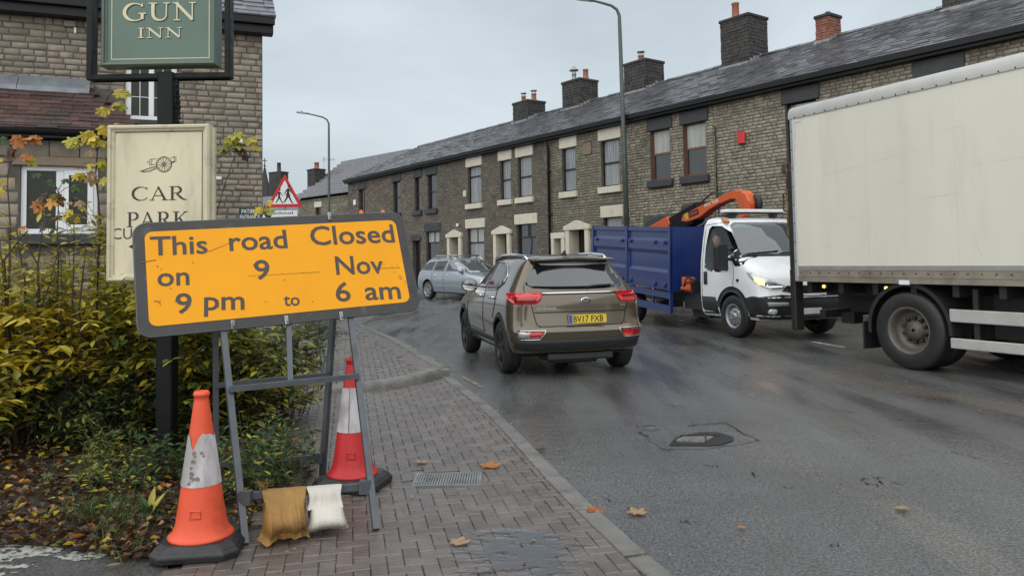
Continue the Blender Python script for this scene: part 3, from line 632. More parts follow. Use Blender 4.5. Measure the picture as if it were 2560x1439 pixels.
def roof_slates(parent, Mw, x0, x1, y0, z0, y1, z1, m, wid, expo, nparts, thick=.019, keep=lambda px, py: True, name='slate', clipf=None):
    L = math.hypot(y1-y0, z1-z0); uy, uz = (y1-y0)/L, (z1-z0)/L; rows = int(L/expo)+1; V = []
    for k in range(6):
        b = MB(); t = thick*rnd(.8,1.6); j = rnd(-.05,.05); w = 1.0
        b.add([(.01,0,0),(.99,j*.1,0),(.99,1.25,0),(.01,1.25,0),(.01,0,t),(.99,j*.1,t*rnd(.8,1.3)),(.99,1.25,.003),(.01,1.25,.003)], [(4,5,6,7),(0,1,5,4),(1,2,6,5),(3,0,4,7)]); V.append(b.mesh(name, m))
    it = []
    for r in range(rows):
        u = r*expo; e = min(expo, L-u)
        if e < .03: break
        x = x0-(wid*.5 if r % 2 else 0)-rnd(0,.03)
        while x < x1:
            w_ = wid*rnd(.92,1.08); a, b = max(x, x0), min(x+w_, x1); x += w_
            if b-a < .04 or (clipf and not clipf((a+b)/2, u/L)): continue
            q = proj(Mw @ Vector(((a+b)/2, y0+uy*u, z0+uz*u))); ok = q and -20 < q[0] < 2580 and -20 < q[1] < 1450 and keep(q[0], q[1])
            it.append((q[2] if ok else 1e9, a, b, u, e))
    it.sort(key=lambda i: i[0]); rest = MB()
    for k, (sc, a, b, u, e) in enumerate(it):
        X = Matrix(((1,0,0,a),(0,uy,-uz,y0+uy*u),(0,uz,uy,z0+uz*u),(0,0,0,1))) @ Rm('Z', rnd(-.9,.9)) @ Sc(b-a, e, 1) @ T(0,rnd(-.03,.03),rnd(0,.004)) 
        me = random.choice(V)
        if k < nparts and sc < 1e8: link(name, me, parent, X)
        else: rest.add([v.co for v in me.vertices], [tuple(p.vertices) for p in me.polygons], 0, X)
    if rest.v: rest.build(name+'_courses', m, parent, kind='stuff')
def pot(parent, x, y, z, r=.12, h=.45, m=None, cowl=0):
    b = MB(); b.lathe([(r*1.1,0),(r*1.1,.05),(r*.98,.07),(r*.86,h-.07),(r*1.0,h-.05),(r*1.0,h),(r*.78,h),(r*.74,h-.2)], 14)
    o = b.build('chimney_pot', m or M_TERRA, parent, T(x, y, z))
    if cowl:
        c = MB()
        for k in range(4): c.tube([(r*.8*cos(k*pi/2+.4), r*.8*sin(k*pi/2+.4), h-.03), (r*.8*cos(k*pi/2+.4), r*.8*sin(k*pi/2+.4), h+.14)], .012, 5)
        c.lathe([(r*(1.25 if cowl == 1 else 2.1), h+.12), (r*1.2, h+.16+.05*(cowl-1)), (.02, h+.19+.12*(cowl-1))], 14)
        for v in range(len(c.v)): c.v[v] = (c.v[v][0]+x, c.v[v][1]+y, c.v[v][2]+z)
        c.build('cowl', M_METAL, parent)
    return o
def chimney(root, x, y, z0, z1, w, d, m, course=.12, flash=True, taper=.0, capm=None, pots=()):
    c = thing_part = link('chimney', None, root, T(x, y, 0)) if False else None
    mb = MB(); mb.box(-w/2+.03, -d/2+.03, z0, w/2-.03, d/2-.03, z1-.02); st = mb.build('chimney', M_SOOT if m is M_SOOT else M_PMORT, root, T(x, y, 0))
    bl = MB(); z = z0; k = 0
    while z < z1-.05:
        h = min(course*rnd(.85,1.15), z1-z); 
        for side in range(4):
            L = w if side % 2 == 0 else d; ex = d/2 if side % 2 == 0 else w/2; MM = Rm('Z', 90*side)
            u = -L/2 - (rnd(.05,.2) if k % 2 else 0)
            while u < L/2:
                l = course*rnd(1.5,2.6); a, b_ = max(u,-L/2), min(u+l, L/2); u += l
                if b_-a > .03: bl.box(a+.006, -ex+rnd(-.012,.01), z+.006, b_-.006, -ex+.05, z+h-.006, 0, MM)
        z += h; k += 1
    bl.build('stone' if m is not M_REDBRK else 'brickwork', m, st, kind='stuff')
    cp = MB(); cp.box(-w/2-.04, -d/2-.04, z1-.03, w/2+.04, d/2+.04, z1+.07); cp.build('capping', capm or m, st, bevel=.02)
    if flash:                                         # stepped lead along the near side, apron on the street side
        fm = MB(); rs_ = (RZ1-RZ0)/(RB+.3); zr = lambda yy: RZ1-(RB-(y+yy))*rs_ if y+yy < RB else RZ1
        k_ = 6
        for i in range(k_):
            a, b_ = lerp(-d/2, d/2, i/k_), lerp(-d/2, d/2, (i+1)/k_); fm.box(w/2+.012, a+.008, zr(a)-.02, w/2+.02, b_-.008, zr(b_)+rnd(.05,.11))
        fm.box(-w/2-.02, -d/2-.10, zr(-d/2-.08)-.03, w/2+.03, -d/2-.016, zr(-d/2)+.05)
        fm.build('lead_flashing', M_FLASH, st)
    for (px_, py_, r, h, mm, cw) in pots: pot(st, px_, py_, z1+.07, r, h, mm, cw)
    return st
# ------------------------------------------------------------------ the terrace
GZ, WT, RZ0, RZ1, RB = .2, 5.6, 5.82, 7.9, 4.3
def house(name, label, sa, sb, wm=M_TSTONE, nst=0, nsl=0, keep=lambda px, py: True, lhip=False):
    Mw = Matrix(((-FD.x, FN.x, 0, 0), (-FD.y, FN.y, 0, 0), (0,0,1,0), (0,0,0,1))); Mw.translation = fp(sb)
    r = thing(name, label, 'house', Mw); Wd = sb-sa
    r['group'] = 'terraced houses along the street'
    X = lambda s: sb-s
    return r, Mw, Wd, X
def finish(r, Mw, Wd, wins, wm, nst, nsl, keep, keepr=lambda px, py: True, slates=M_SLATE, left_end=False, right_end=False):
    """wall with its openings, stones, eaves, slated roof; wins = (x0, x1, z0, z1) openings, plus lintel and sill zones the stones leave out"""
    holes, zones = wins
    wb = wall_back(0, Wd, GZ-.05, WT, holes); 
    rw = MB(); rw.poly([(0,8.6,0),(Wd,8.6,0),(Wd,8.6,WT),(0,8.6,WT)]); rw.build('rear_wall', M_MORT, r); gw = MB()
    if left_end: gw.poly([(0,.02,0),(0,8.6,0),(0,8.6,WT),(0,RB,RZ1-.1),(0,.02,WT)])
    if right_end: gw.poly([(Wd,.02,0),(Wd,8.6,0),(Wd,8.6,WT),(Wd,RB,RZ1-.1),(Wd,.02,WT)])
    if gw.v: gw.build('gable_wall', M_MORT, r)
    w = wb.build('wall', M_MORT, r)
    lay_stones(w, Mw, stone_layout(0, Wd, GZ, WT, holes+zones, (.074,.100), .13, .30, .011), wm, nst, 0, 1.0, keep)
    g = MB(); g.box(0, -.22, WT+.0, Wd, .02, WT+.07); g.box(0,-.30,WT+.07,Wd,-.2,WT+.2); g.build('gutter', M_BLACK, r)
    rf = MB(); rf.add([(0,-.28,RZ0-.05),(Wd,-.28,RZ0-.05),(Wd,RB,RZ1-.03),(0,RB,RZ1-.03),(0,8.9,RZ0),(Wd,8.9,RZ0)], [(0,1,2,3),(3,2,5,4)]); ro = rf.build('roof', M_SLATE, r)
    roof_slates(ro, Mw, 0, Wd, -.30, RZ0-.03, RB, RZ1, slates, .34, .235, nsl, keep=keepr)
    n = max(1, round(Wd/.45)); rt = MB()
    rt.add([(0.01,-.15,-.055),(0.01,-.06,.03),(0.01,.06,.03),(0.01,.15,-.055),(.99,-.15,-.06),(.99,-.06,.02),(.99,.06,.02),(.99,.15,-.06)], [(0,4,5,1),(1,5,6,2),(2,6,7,3),(0,1,2,3),(7,6,5,4)]); rme = rt.mesh('ridge_tile', M_SLATE)
    for k in range(n): link('ridge_tile', rme, ro, T(k*Wd/n, RB, RZ1+.03+rnd(-.012,.012)) @ Sc(Wd/n, 1, 1))
    return w, ro
UW = (3.72, 5.24); LW = (1.2, 2.77)
def std(x0, x1, z0, z1, lz=.37, sz=.22, lx=.10): return (x0, x1, z0, z1), [(x0-lx, x1+lx, z1-.03, z1+lz), (x0-lx, x1+lx, z0-sz, z0)]
LC = (M_CREAM, .37, .1); SC = (M_CREAM, .20, .1); LD = (M_DKSTONE, .36, .1); SD = (M_DKSTONE, .2, .1)
def pediment_door(r, x0, x1, ztop, m=M_CREAM, dm=None, flat=False):
    w = .19; z1 = ztop-(.32 if not flat else .2); mb = MB()
    mb.box(x0, -.09, GZ, x0+w, .03, z1); mb.box(x1-w, -.09, GZ, x1, .03, z1)
    if flat: mb.box(x0-.03, -.10, z1, x1+.03, .03, ztop)
    else: mb.prism([(x0-.07, z1), (x1+.07, z1), (x1+.07, z1+.13), ((x0+x1)/2, ztop), (x0-.07, z1+.13)], -.12, .03, 0, Matrix(((1,0,0,0),(0,0,1,0),(0,1,0,0),(0,0,0,1))))
    mb.box(x0+w-.02, .03, GZ, x0+w, .42, z1); mb.box(x1-w, .03, GZ, x1-w+.02, .42, z1)
    mb.build('door_surround', m, r, bevel=.008)
    d = MB(); d.box(x0+w, .36, GZ, x1-w, .41, z1); do = d.build('door', dm or M_DKFRAME, r)
    st = MB(); st.box(x0, -.32, GZ-.05, x1, .36, GZ+.09); st.build('doorstep', M_DKSTONE, r, bevel=.015)
    return (x0+w-.02, x1-w+.02, GZ, z1), [(x0, x1, GZ, ztop-.05)]
def holes_of(L):
    h = [a for a, b in L if a]; z = []
    for a, b in L: z += b
    return h, z
noTruck = lambda px, py: px < 1985 or py < 270-.24*(px-1985)
def noLorry(px, py): return not (px > 1985 and py > 262-.243*(px-1985)) and not (1478 < px < 1985 and py > 560)
# house A0, mostly behind the box truck
r, Mw, Wd, X = house('terraced_house', 'stone terraced house mostly hidden behind the box truck', -3.2, 3.55); L = [std(X(2.05), X(1.2), *UW), std(X(-1), X(-1.85), *UW)]
finish(r, Mw, Wd, holes_of(L), M_TSTL, 120, 300, noLorry, right_end=True)
for (a, b) in ((2.05,1.2),(-1,-1.85)): win(r, X(a), X(b), *UW, M_DKFRAME, G_DARK, LD, SD)
chimney(r, X(2.6), RB-.1, 7.2, 9.25, 1.1, 1.0, M_SOOT)
# house A: brick stack
r, Mw, Wd, X = house('terraced_house', 'stone terraced house with red alarm box and small red brick chimney', 3.55, 7.6); L = [std(X(5.35), X(4.5), *UW)]
finish(r, Mw, Wd, holes_of(L), M_TSTL, 300, 300, noLorry)
win(r, X(5.35), X(4.5), *UW, M_DKFRAME, G_DARK, LD, SD)
chimney(r, X(6.6), RB-.15, 7.3, 8.47, .46, .6, M_REDBRK, .085, capm=M_SOOT, pots=((0,0,.07,.12,M_SOOT,0),))
ab = MB(); ab.box(X(6.77), -.09, 4.4, X(6.54), -.012, 4.73); ab.build('alarm_box', mat('alarm_red', (.55,.03,.03), .35, var=.08), r, bevel=.02)
st_ = MB(); st_.box(X(4.62), -.03, 5.32, X(4.5)+.25, -.036, 5.5)
rs = MB(); rs.tube([(X(7.5),-.05,3.0),(X(7.5),-.05,5.0)], .018, 8); rs.tube([(X(7.5),-.05,3.0),(X(7.47),-.03,2.4)], .012, 6); rs.build('vent_pipe', mat('sooty_iron', (.02,.018,.017), .6, var=.4, vs=6), r)
# house B: brown frames
r, Mw, Wd, X = house('terraced_house', 'stone terraced house with brown sash frames behind the orange crane', 7.6, 10.95)
L = [std(X(8.7), X(7.88), *UW), std(X(9.98), X(9.2), *UW), std(X(8.7), X(7.86), 1.2, 2.62, .33), ((X(10.0), X(9.1), GZ, 2.3), [(X(10.35), X(8.84), 2.3, 2.66)])]
finish(r, Mw, Wd, holes_of(L), M_TSTL, 300, 300, noLorry)
for (a, b) in ((8.7,7.88),(9.98,9.2)): win(r, X(a), X(b), *UW, M_BRFRAME, G_DARK, LD, SD, gm2=G_BLIND, fw=.06, rail=.52)
win(r, X(8.7), X(7.86), 1.2, 2.62, M_DKFRAME, G_DARK, (M_DKSTONE,.32,.1), SD)
hd = MB(); arcp = [(X(10.35), 2.3)]+[(lerp(X(10.35), X(8.84), t), 2.3+.36*sin(pi*t)**.6) for t in [i/12 for i in range(1,12)]]+[(X(8.84), 2.3)]
hd.prism(arcp, -.04, .04, 0, Matrix(((1,0,0,0),(0,0,1,0),(0,1,0,0),(0,0,0,1)))); hd.build('door_arch', M_DKSTONE, r)
dd = MB(); dd.box(X(10.0), .2, GZ, X(9.1), .25, 2.3); dd.build('door', M_DKFRAME, r)
chimney(r, X(9.6), RB-.15, 7.2, 9.17, 1.12, 1.0, M_SOOT, pots=((-.3,.0,.13,.62,M_TERRA,0),))
# house C: date stone
r, Mw, Wd, X = house('terraced_house', 'stone terraced house with date stone between two cream-lintelled windows', 10.95, 14.78)
pd = (X(13.9), X(12.74)); ps = (X(14.72), X(13.95))
L = [std(X(12.14), X(11.3), *UW), std(X(14.1), X(13.4), *UW), std(X(12.1), X(11.28), *LW), pediment_door(r, *pd, 2.74), pediment_door(r, *ps, 2.36, flat=True), (None, [(X(13.0), X(12.57), 4.87, 5.25)])]
finish(r, Mw, Wd, holes_of(L), M_TSTONE, 300, 0, noLorry)
for (a, b) in ((12.14,11.3),(14.1,13.4)): win(r, X(a), X(b), *UW, M_DKFRAME, G_NET, LC, SC)
win(r, X(12.1), X(11.28), *LW, M_DKFRAME, G_NET, LC, SC)
ds = MB(); ds.prism(rrect(.43,.38,.07,4,X(12.785),5.06), -.03, .03, 0, Matrix(((1,0,0,0),(0,0,1,0),(0,1,0,0),(0,0,0,1)))); ds.build('date_stone', mat('pale_stone', (.21,.16,.105), .7, var=.2, vs=8), r)
chimney(r, X(14.15), RB-.15, 7.2, 8.72, 1.12, 1.0, M_SOOT, pots=((-.12,.0,.12,.3,M_TERRA,1),))
dp = MB(); dp.tube([(.06,-.09,GZ),(.06,-.09,5.3),(.06,-.2,5.55)], .05, 8)
for zz in (1.5, 3.0, 4.5): dp.tube([(.06,-.09,zz-.05),(.06,-.09,zz+.05)], .068, 8)
dp.build('drainpipe', M_BLACK, r)
# house D
r, Mw, Wd, X = house('terraced_house', 'stone terraced house left of the black drainpipe, two cream-lintelled upper windows close together', 14.78, 18.55)
L = [std(X(16.66), X(15.8), *UW), std(X(17.78), X(17.1), *UW), std(X(16.78), X(15.62), *LW), pediment_door(r, X(18.2), X(17.12), 2.76)]
finish(r, Mw, Wd, holes_of(L), M_TSTD, 200, 0, noLorry)
for (a, b) in ((16.66,15.8),(17.78,17.1)): win(r, X(a), X(b), *UW, M_DKFRAME, G_NET, LC, SC)
win(r, X(16.78), X(15.62), *LW, M_DKFRAME, G_DARK, LC, SC, rail=.68, mull=1, top=True, gm2=G_DARK)
chimney(r, X(17.8), RB-.15, 7.2, 8.74, 1.12, 1.0, M_SOOT, pots=((-.35,0,.1,.4,M_METAL,2),(.38,0,.12,.42,M_TERRA,0)))
# house E
r, Mw, Wd, X = house('terraced_house', 'stone terraced house with one cream-lintelled upper window and small cream alarm box', 18.55, 21.95)
L = [std(X(20.05), X(19.1), *UW), std(X(20.15), X(18.95), *LW), pediment_door(r, X(21.6), X(20.52), 2.75)]
finish(r, Mw, Wd, holes_of(L), M_TSTD, 150, 0, noLorry)
win(r, X(20.05), X(19.1), *UW, M_DKFRAME, G_NET, LC, SC, rail=.72); win(r, X(20.15), X(18.95), *LW, M_DKFRAME, G_NET, LC, SC, rail=.62, mull=1, top=True, gm2=G_BLIND)
ab = MB(); ab.box(X(20.3), -.09, 4.04, X(20.11), -.012, 4.3); ab.build('alarm_box', M_CREAM, r, bevel=.02)
lb = MB(); lb.box(X(20.85), -.1, 2.86, X(20.72), -.012, 2.99); lb.build('door_lamp', M_WFRAME, r, bevel=.02)
chimney(r, X(21.3), RB-.15, 7.2, 8.48, 1.12, 1.0, M_SOOT, pots=((-.38,0,.11,.34,M_TERRA,1),(.38,0,.12,.32,M_TERRA,1)))
# house F
r, Mw, Wd, X = house('terraced_house', 'sooty stone terraced house with dark lintels beside the road sign', 21.95, 25.3)
L = [std(X(23.34), X(22.56), *UW), std(X(24.5), X(23.9), *UW), std(X(23.5), X(22.36), *LW), ((X(24.75), X(24.03), GZ, 2.42), [(X(24.85), X(23.93), 2.4, 2.66)])]
finish(r, Mw, Wd, holes_of(L), M_TSTD, 100, 0, noLorry)
for (a, b) in ((23.34,22.56),(24.5,23.9)): win(r, X(a), X(b), *UW, M_DKFRAME, G_DARK, LD, SD)
win(r, X(23.5), X(22.36), *LW, M_DKFRAME, G_DARK, LD, SD, rail=.68, mull=1, top=True, gm2=G_BLIND)
hd = MB(); hd.prism([(X(24.85),2.4),(X(23.93),2.4),(X(23.93),2.55),(X(24.39),2.68),(X(24.85),2.55)], -.05, .04, 0, Matrix(((1,0,0,0),(0,0,1,0),(0,1,0,0),(0,0,0,1)))); hd.build('door_arch', M_DKSTONE, r)
dd = MB(); dd.box(X(24.75), .2, GZ, X(24.03), .25, 2.42); dd.build('door', M_DKFRAME, r)
# house G, H (end)
r, Mw, Wd, X = house('terraced_house', 'reddish terraced house with one dark-lintelled window above the road sign', 25.3, 28.5)
L = [std(X(26.6), X(25.85), *UW), std(X(26.7), X(25.75), *LW), ((X(28.1), X(27.3), GZ, 2.4), [])]
finish(r, Mw, Wd, holes_of(L), M_TBRK, 0, 0, noLorry)
win(r, X(26.6), X(25.85), *UW, M_DKFRAME, G_DARK, LD, SD); win(r, X(26.7), X(25.75), *LW, M_DKFRAME, G_DARK, LD, SD)
dd = MB(); dd.box(X(28.1), .2, GZ, X(27.3), .25, 2.4); dd.build('door', M_DKFRAME, r)
r, Mw, Wd, X = house('terraced_house', 'end terraced house with one brown window and white alarm box beside it', 28.5, 31.7)
L = [std(X(30.4), X(29.6), 3.9, 5.2, .32), std(X(30.4), X(29.3), *LW)]
finish(r, Mw, Wd, holes_of(L), M_TBRK, 0, 0, noLorry, left_end=True)
win(r, X(30.4), X(29.6), 3.9, 5.2, mat('maroon_frame', (.07,.03,.025), .4), G_DARK, (M_DKSTONE,.32,.1), SD, mull=1, rail=.4); win(r, X(30.4), X(29.3), *LW, M_DKFRAME, G_DARK, LD, SD)
ab = MB(); ab.box(X(30.84), -.1, 4.42, X(30.6), -.012, 4.7); ab.build('alarm_box', M_WFRAME, r, bevel=.02)
# ------------------------------------------------------------------ houses round the bend
def far_house(label, p0, ang, Wd, ez, rz, dep, tile_m, wm, lintel=None, stack=None, potm=None):
    Mw = T(*p0) @ Rm('Z', ang); r = thing('terraced_house', label, 'house', Mw, 'terraced houses along the street')
    L = [std(lintel[0], lintel[1], 3.9, 5.0, .35)] if lintel else []
    h, z = holes_of(L); wb = wall_back(0, Wd, 0, ez, h)
    for q in ([(0,.02,0),(0,dep*2,0),(0,dep*2,ez),(0,dep,rz-.1),(0,.02,ez)], [(Wd,.02,0),(Wd,dep*2,0),(Wd,dep*2,ez),(Wd,dep,rz-.1),(Wd,.02,ez)]): gw = MB(); gw.poly(q); gw.build('gable_wall', M_MORT, r)
    gw = MB(); gw.poly([(0,dep*2,0),(Wd,dep*2,0),(Wd,dep*2,ez),(0,dep*2,ez)]); gw.build('rear_wall', M_MORT, r)
    w = wb.build('wall', M_MORT, r); lay_stones(w, Mw, stone_layout(0, Wd, .1, ez, h+z, (.14,.19), .25, .5), wm, 0)
    if lintel: win(r, lintel[0], lintel[1], 3.9, 5.0, MATS['maroon_frame'], G_DARK, (M_CREAM,.36,.1), None, mull=2)
    rf = MB(); rf.add([(-.1,-.25,ez+.08),(Wd+.1,-.25,ez+.08),(Wd+.1,dep,rz-.03),(-.1,dep,rz-.03),(-.1,2*dep,ez),(Wd+.1,2*dep,ez)], [(0,1,2,3),(3,2,5,4)]); ro = rf.build('roof', M_PANT, r)
    n = 12; L_ = math.hypot(dep+.25, rz-ez-.1)
    rows = MB()
    for k in range(n):                                # heavy interlocking tiles: each course stands proud of the one above
        a, b = k/n, (k+1)/n; ya, za = lerp(-.27,dep,a), lerp(ez+.1,rz,a); yb, zb = lerp(-.27,dep,b), lerp(ez+.1,rz,b)
        rows.add([(-.1,ya,za),(Wd+.1,ya,za),(Wd+.1,ya,za+.15),(-.1,ya,za+.15),(Wd+.1,yb,zb+.02),(-.1,yb,zb+.02)], [(0,1,2,3),(3,2,4,5)])
    rows.build('tile_course', tile_m, ro, kind='stuff')
    if stack:
        sx, sy, w_, z1, ph = stack; chimney(r, sx, sy, rz-2.6, z1, w_, .8, M_SOOT, flash=False, pots=((0.05,0,.17,ph,potm or M_TERRA,0),))
    return r, Mw
endp = fp(31.9, .2); 
far_house('house with ridged grey tiled roof and white lintel beside the far lamp post', (-13.9, 50.0, 0), -45, 7.5, 5.55, 8.45, 3.6, M_PANT, M_TSTONE, (2.1,2.75), (-.12,1.4,.95,7.65,.45))
far_house('farthest house roof between the pub and the triangular school sign', (-24,60,0), -30, 12, 4.9, 6.9, 4, M_PANT, M_TSTONE, None, (3.6,4.2,1.35,8.8,.75), M_SOOT)
# television aerial
ae = thing('television_aerial', 'thin television aerial beside the chimney of the ridged-roof house', 'aerial', T(*aty(810,452,51.5)) @ Sc(.8,.8,.8))
a_ = MB(); a_.tube([(0,0,-.4),(0.0,0,2.0)], .025, 5); a_.build('mast', M_METAL, ae)
for zz, l in ((1.85,.9),(.75,.7)):
    b_ = MB(); b_.tube([(-.1,0,zz),(l,.2,zz-.05)], .02, 5)
    for k in range(5): b_.tube([(-.05+k*.2,.04*k,zz-.22),(-.05+k*.2,.04*k,zz+.2)], .012, 4)
    b_.build('antenna_array', M_METAL, ae)
# church spire
sp = thing('church_spire', 'distant dark church spire at the corner of the pub', 'spire', T(*aty(662,655,95).xy, 0)); b = MB(); b.lathe([(1.9,0),(1.9,6.0),(1.0,9.0),(.12,13.4)], 8, sm=False); b.build('spire', M_SOOT, sp)
b = MB(); b.tube([(0,0,13.3),(0,0,14.6)], .06, 5); b.lathe([(.01,13.5),(.2,13.65),(.01,13.8)], 8); b.tube([(-.3,0,14.3),(.3,0,14.3)], .05, 5); b.build('finial', M_SOOT, sp)
# ------------------------------------------------------------------ the pub
PB = Vector((-4.158, 12.811, 0)); PA = 21.9; PM = T(*PB) @ Rm('Z', PA); PMi = PM.inverted()
def pubxz(px, py, y=0.):                              # pixel on the plane y of the pub front -> local x, z
    n = (PM.to_3x3() @ Vector((0,1,0))); p0 = PM @ Vector((0,y,0)); q = PMi @ atplane(px, py, p0, n); return q.x, q.z
pub = thing('pub', 'buff stone pub with tiled bay roof behind the tall yellowing hedge', 'pub', PM)
PW, PE = 9.0, 5.3
wx0, wz1 = pubxz(312, 168); wx1, wz0 = pubxz(442, 305)
hole = [(wx0, wx1, wz0, wz1+.25)]
BX1 = pubxz(352, 330, -1.2)[0]; BX0 = -PW; BY = -1.2
bz1 = pubxz(150, 352, BY)[1]; fz0 = pubxz(150, 222)[1]; fz1 = pubxz(150, 200)[1]
wb = wall_back(-PW, 0, 0, PE, hole); gw = MB(); gw.poly([(0,.011,0),(0,7,0),(0,7,PE),(0,4,PE+3.3),(0,.011,PE)]); gw.build('gable_wall', M_PMORT, pub); gw = MB(); gw.poly([(-PW,7,0),(0,7,0),(0,7,PE),(-PW,7,PE)]); gw.build('rear_wall', M_PMORT, pub)
w = wb.build('wall', M_PMORT, pub)
lay_stones(w, PM, stone_layout(-PW, 0, 1.2, PE, hole+[(BX0, BX1-.1, 0, fz0)], (.086,.110), .15, .31, .011), M_PSTONE, 300)
# fascia, gutter line and roof
fz = MB(); fz.box(-PW, -.22, PE-.02, .16, -.02, PE+.24); fz.box(-PW, -.30, PE+.12, .18, -.225, PE+.24); fz.build('fascia', M_BLACK, pub, bevel=.01)
rf = MB(); rf.add([(-PW,-.28,PE+.22),(.2,-.28,PE+.22),(.2,4,PE+3.4),(-PW,4,PE+3.4),(-PW,8,PE),(.2,8,PE)], [(0,1,2,3),(3,2,5,4)]); ro = rf.build('roof', M_PSLATE, pub)
roof_slates(ro, PM, -PW, .2, -.30, PE+.24, 4, PE+3.43, M_PSLATE, .36, .21, 300)
ve = MB(); ve.box(.02, .0, 4.9, .06, 6.8, PE); 
# upper window, white frame
fm = MB(); y0, y1 = .08, .15; a, b, c, d = hole[0]; fw = .085
fm.box(a,y0,c,a+fw,y1,d); fm.box(b-fw,y0,c,b,y1,d); fm.box(a+fw,y0,c,b-fw,y1,c+fw); fm.box(a+fw,y0,d-fw,b-fw,y1,d); xm = (a+b)/2; fm.box(xm-.04,y0+.003,c+fw,xm+.04,y1-.003,d-fw)
win_ = fm.build('window', M_WFRAME, pub, bevel=.008)
for (p, q) in ((a+fw, xm-.04), (xm+.04, b-fw)):
    g = MB(); g.box(p, y0+.03, c+fw, q, y0+.04, d-fw); g.build('pane', G_OLIVE, win_)
    gb = MB(); gb.box((p+q)/2-.005, y0+.015, c+fw, (p+q)/2+.005, y0+.028, d-fw)
    for k in (1,2): z = lerp(c+fw, d-fw, k/3); gb.box(p, y0+.014, z-.005, q, y0+.027, z+.005)
    gb.build('glazing_bar', M_WFRAME, win_)
sl = MB(); sl.box(a-.1,-.1,c-.16,b+.1,.1,c-.002); sl.build('sill', M_DKSTONE, pub, bevel=.012)
# bay with lean-to tiled roof
bw = [pubxz(50, 412, BY), pubxz(243, 584, BY)]; bh = [(bw[0][0], bw[1][0], bw[1][1], bw[0][1])]
bb = wall_back(BX0, BX1, 0, bz1, bh); 
for i in range(len(bb.v)): bb.v[i] = (bb.v[i][0], bb.v[i][1]+BY, bb.v[i][2])
gw = MB(); gw.poly([(BX1,BY+.011,0),(BX1,0,0),(BX1,0,bz1),(BX1,BY+.011,bz1)]); gw.build('bay_side', M_PMORT, pub)
bay = bb.build('bay', M_PMORT, pub)
lay_stones(bay, PM, stone_layout(BX0, BX1, .9, bz1-.24, bh+[(bh[0][0]-.1,bh[0][1]+.1,bh[0][3]-.01,bh[0][3]+.13),(bh[0][0]-.12,bh[0][1]+.12,bh[0][2]-.16,bh[0][2])], (.15,.21), .3, .55, .016), M_PSTONE, 200, BY)
lay_stones(bay, PM, stone_layout(BX0, BX1, bz1-.235, bz1, [], (.23,.24), .3, .6, .014), M_PSTONE, 40, BY-.03)
lt = MB(); lt.box(bh[0][0]-.1, BY-.03, bh[0][3]-.005, bh[0][1]+.1, BY+.1, bh[0][3]+.12); lt.build('lintel', mat('smooth_stone', (.23,.17,.115), .65, var=.12, vs=5), bay, bevel=.008)
sl = MB(); sl.box(bh[0][0]-.12, BY-.1, bh[0][2]-.15, bh[0][1]+.12, BY+.1, bh[0][2]-.003); sl.build('sill', M_DKSTONE, bay, bevel=.012)
fm = MB(); a, b, c, d = bh[0]; y0, y1 = BY+.06, BY+.13; fw = .07; xm = lerp(a, b, .5)
fm.box(a,y0,c,a+fw,y1,d); fm.box(b-fw,y0,c,b,y1,d); fm.box(a+fw,y0,c,b-fw,y1,c+fw); fm.box(a+fw,y0,d-fw,b-fw,y1,d); fm.box(xm-.05,y0+.002,c+fw,xm+.05,y1-.002,d-fw)
fm.box(xm+.05,y0-.02,c+.055,xm+.11,y1-.02,d-.055); fm.box(b-.13,y0-.02,c+.055,b-.055,y1-.02,d-.055); fm.box(xm+.11,y0-.02,c+.055,b-.13,y1-.02,c+.13); fm.box(xm+.11,y0-.02,d-.13,b-.13,y1-.02,d-.055)
win_ = fm.build('window', M_WFRAME, pub, bevel=.008)
for (p, q, r_) in ((a+fw, xm-.05, 0), (xm+.1, b-.12, .03)):
    g = MB(); g.box(p, y0+.03-r_, c+fw, q, y0+.04-r_, d-fw); g.build('pane', G_OLIVE, win_)
gt_ = MB(); gt_.box(BX0, BY-.22, bz1+.01, BX1+.12, BY-.02, bz1+.06); gt_.tube([(BX0,BY-.2,bz1+.10),(BX1+.12,BY-.2,bz1+.10)], .075, 8); gt_.build('gutter', M_BLACK, bay)
lr = MB(); zt = fz0; lr.add([(BX0,BY-.25,bz1+.1),(BX1+.15,BY-.25,bz1+.1),(BX1-.75,-.02,zt),(BX0,-.02,zt),(BX1+.05,0,bz1+.1)], [(0,1,2,3),(1,4,2)]); lro = lr.build('bay_roof', M_RTILE, pub)
L_ = zt-bz1-.1
roof_slates(lro, PM, BX0, BX1+.15, BY-.27, bz1+.12, -.02, zt+.02, M_RTILE, .27, .155, 300, .014, name='tile', clipf=lambda x, u: x < lerp(BX1+.1, BX1-.85, u))
fl = MB()
xx = BX0
while xx < BX1-.8:
    x2 = min(xx+1.1, BX1-.78); fl.add([(xx+.004,-.03,fz1+.03),(x2-.004,-.03,fz1+.03),(x2-.004,-.20,zt-.02),(xx+.004,-.20,zt-.02),(xx+.004,-.24,zt-.10),(x2-.004,-.24,zt-.10)], [(3,2,1,0),(4,5,2,3)]); xx = x2
fl.build('lead_flashing', M_LEAD, lro)
# small wall fittings
def fit(px0, py0, px1, py1, m, name, dep=.06):
    x0, z1 = pubxz(px0, py0); x1, z0 = pubxz(px1, py1); b = MB(); b.box(x0, -dep, z0, x1, -.015, z1); return b.build(name, m, pub, bevel=.01)
fit(160, 52, 190, 70, mat('vent_stone', (.24,.21,.17), .6, var=.1), 'air_vent', .05); fit(186, 70, 192, 86, M_WFRAME, 'bracket', .05)
fit(532, 441, 554, 450, M_WFRAME, 'white_chip', .03); fit(585, 345, 608, 360, M_WFRAME, 'wall_lamp', .12)
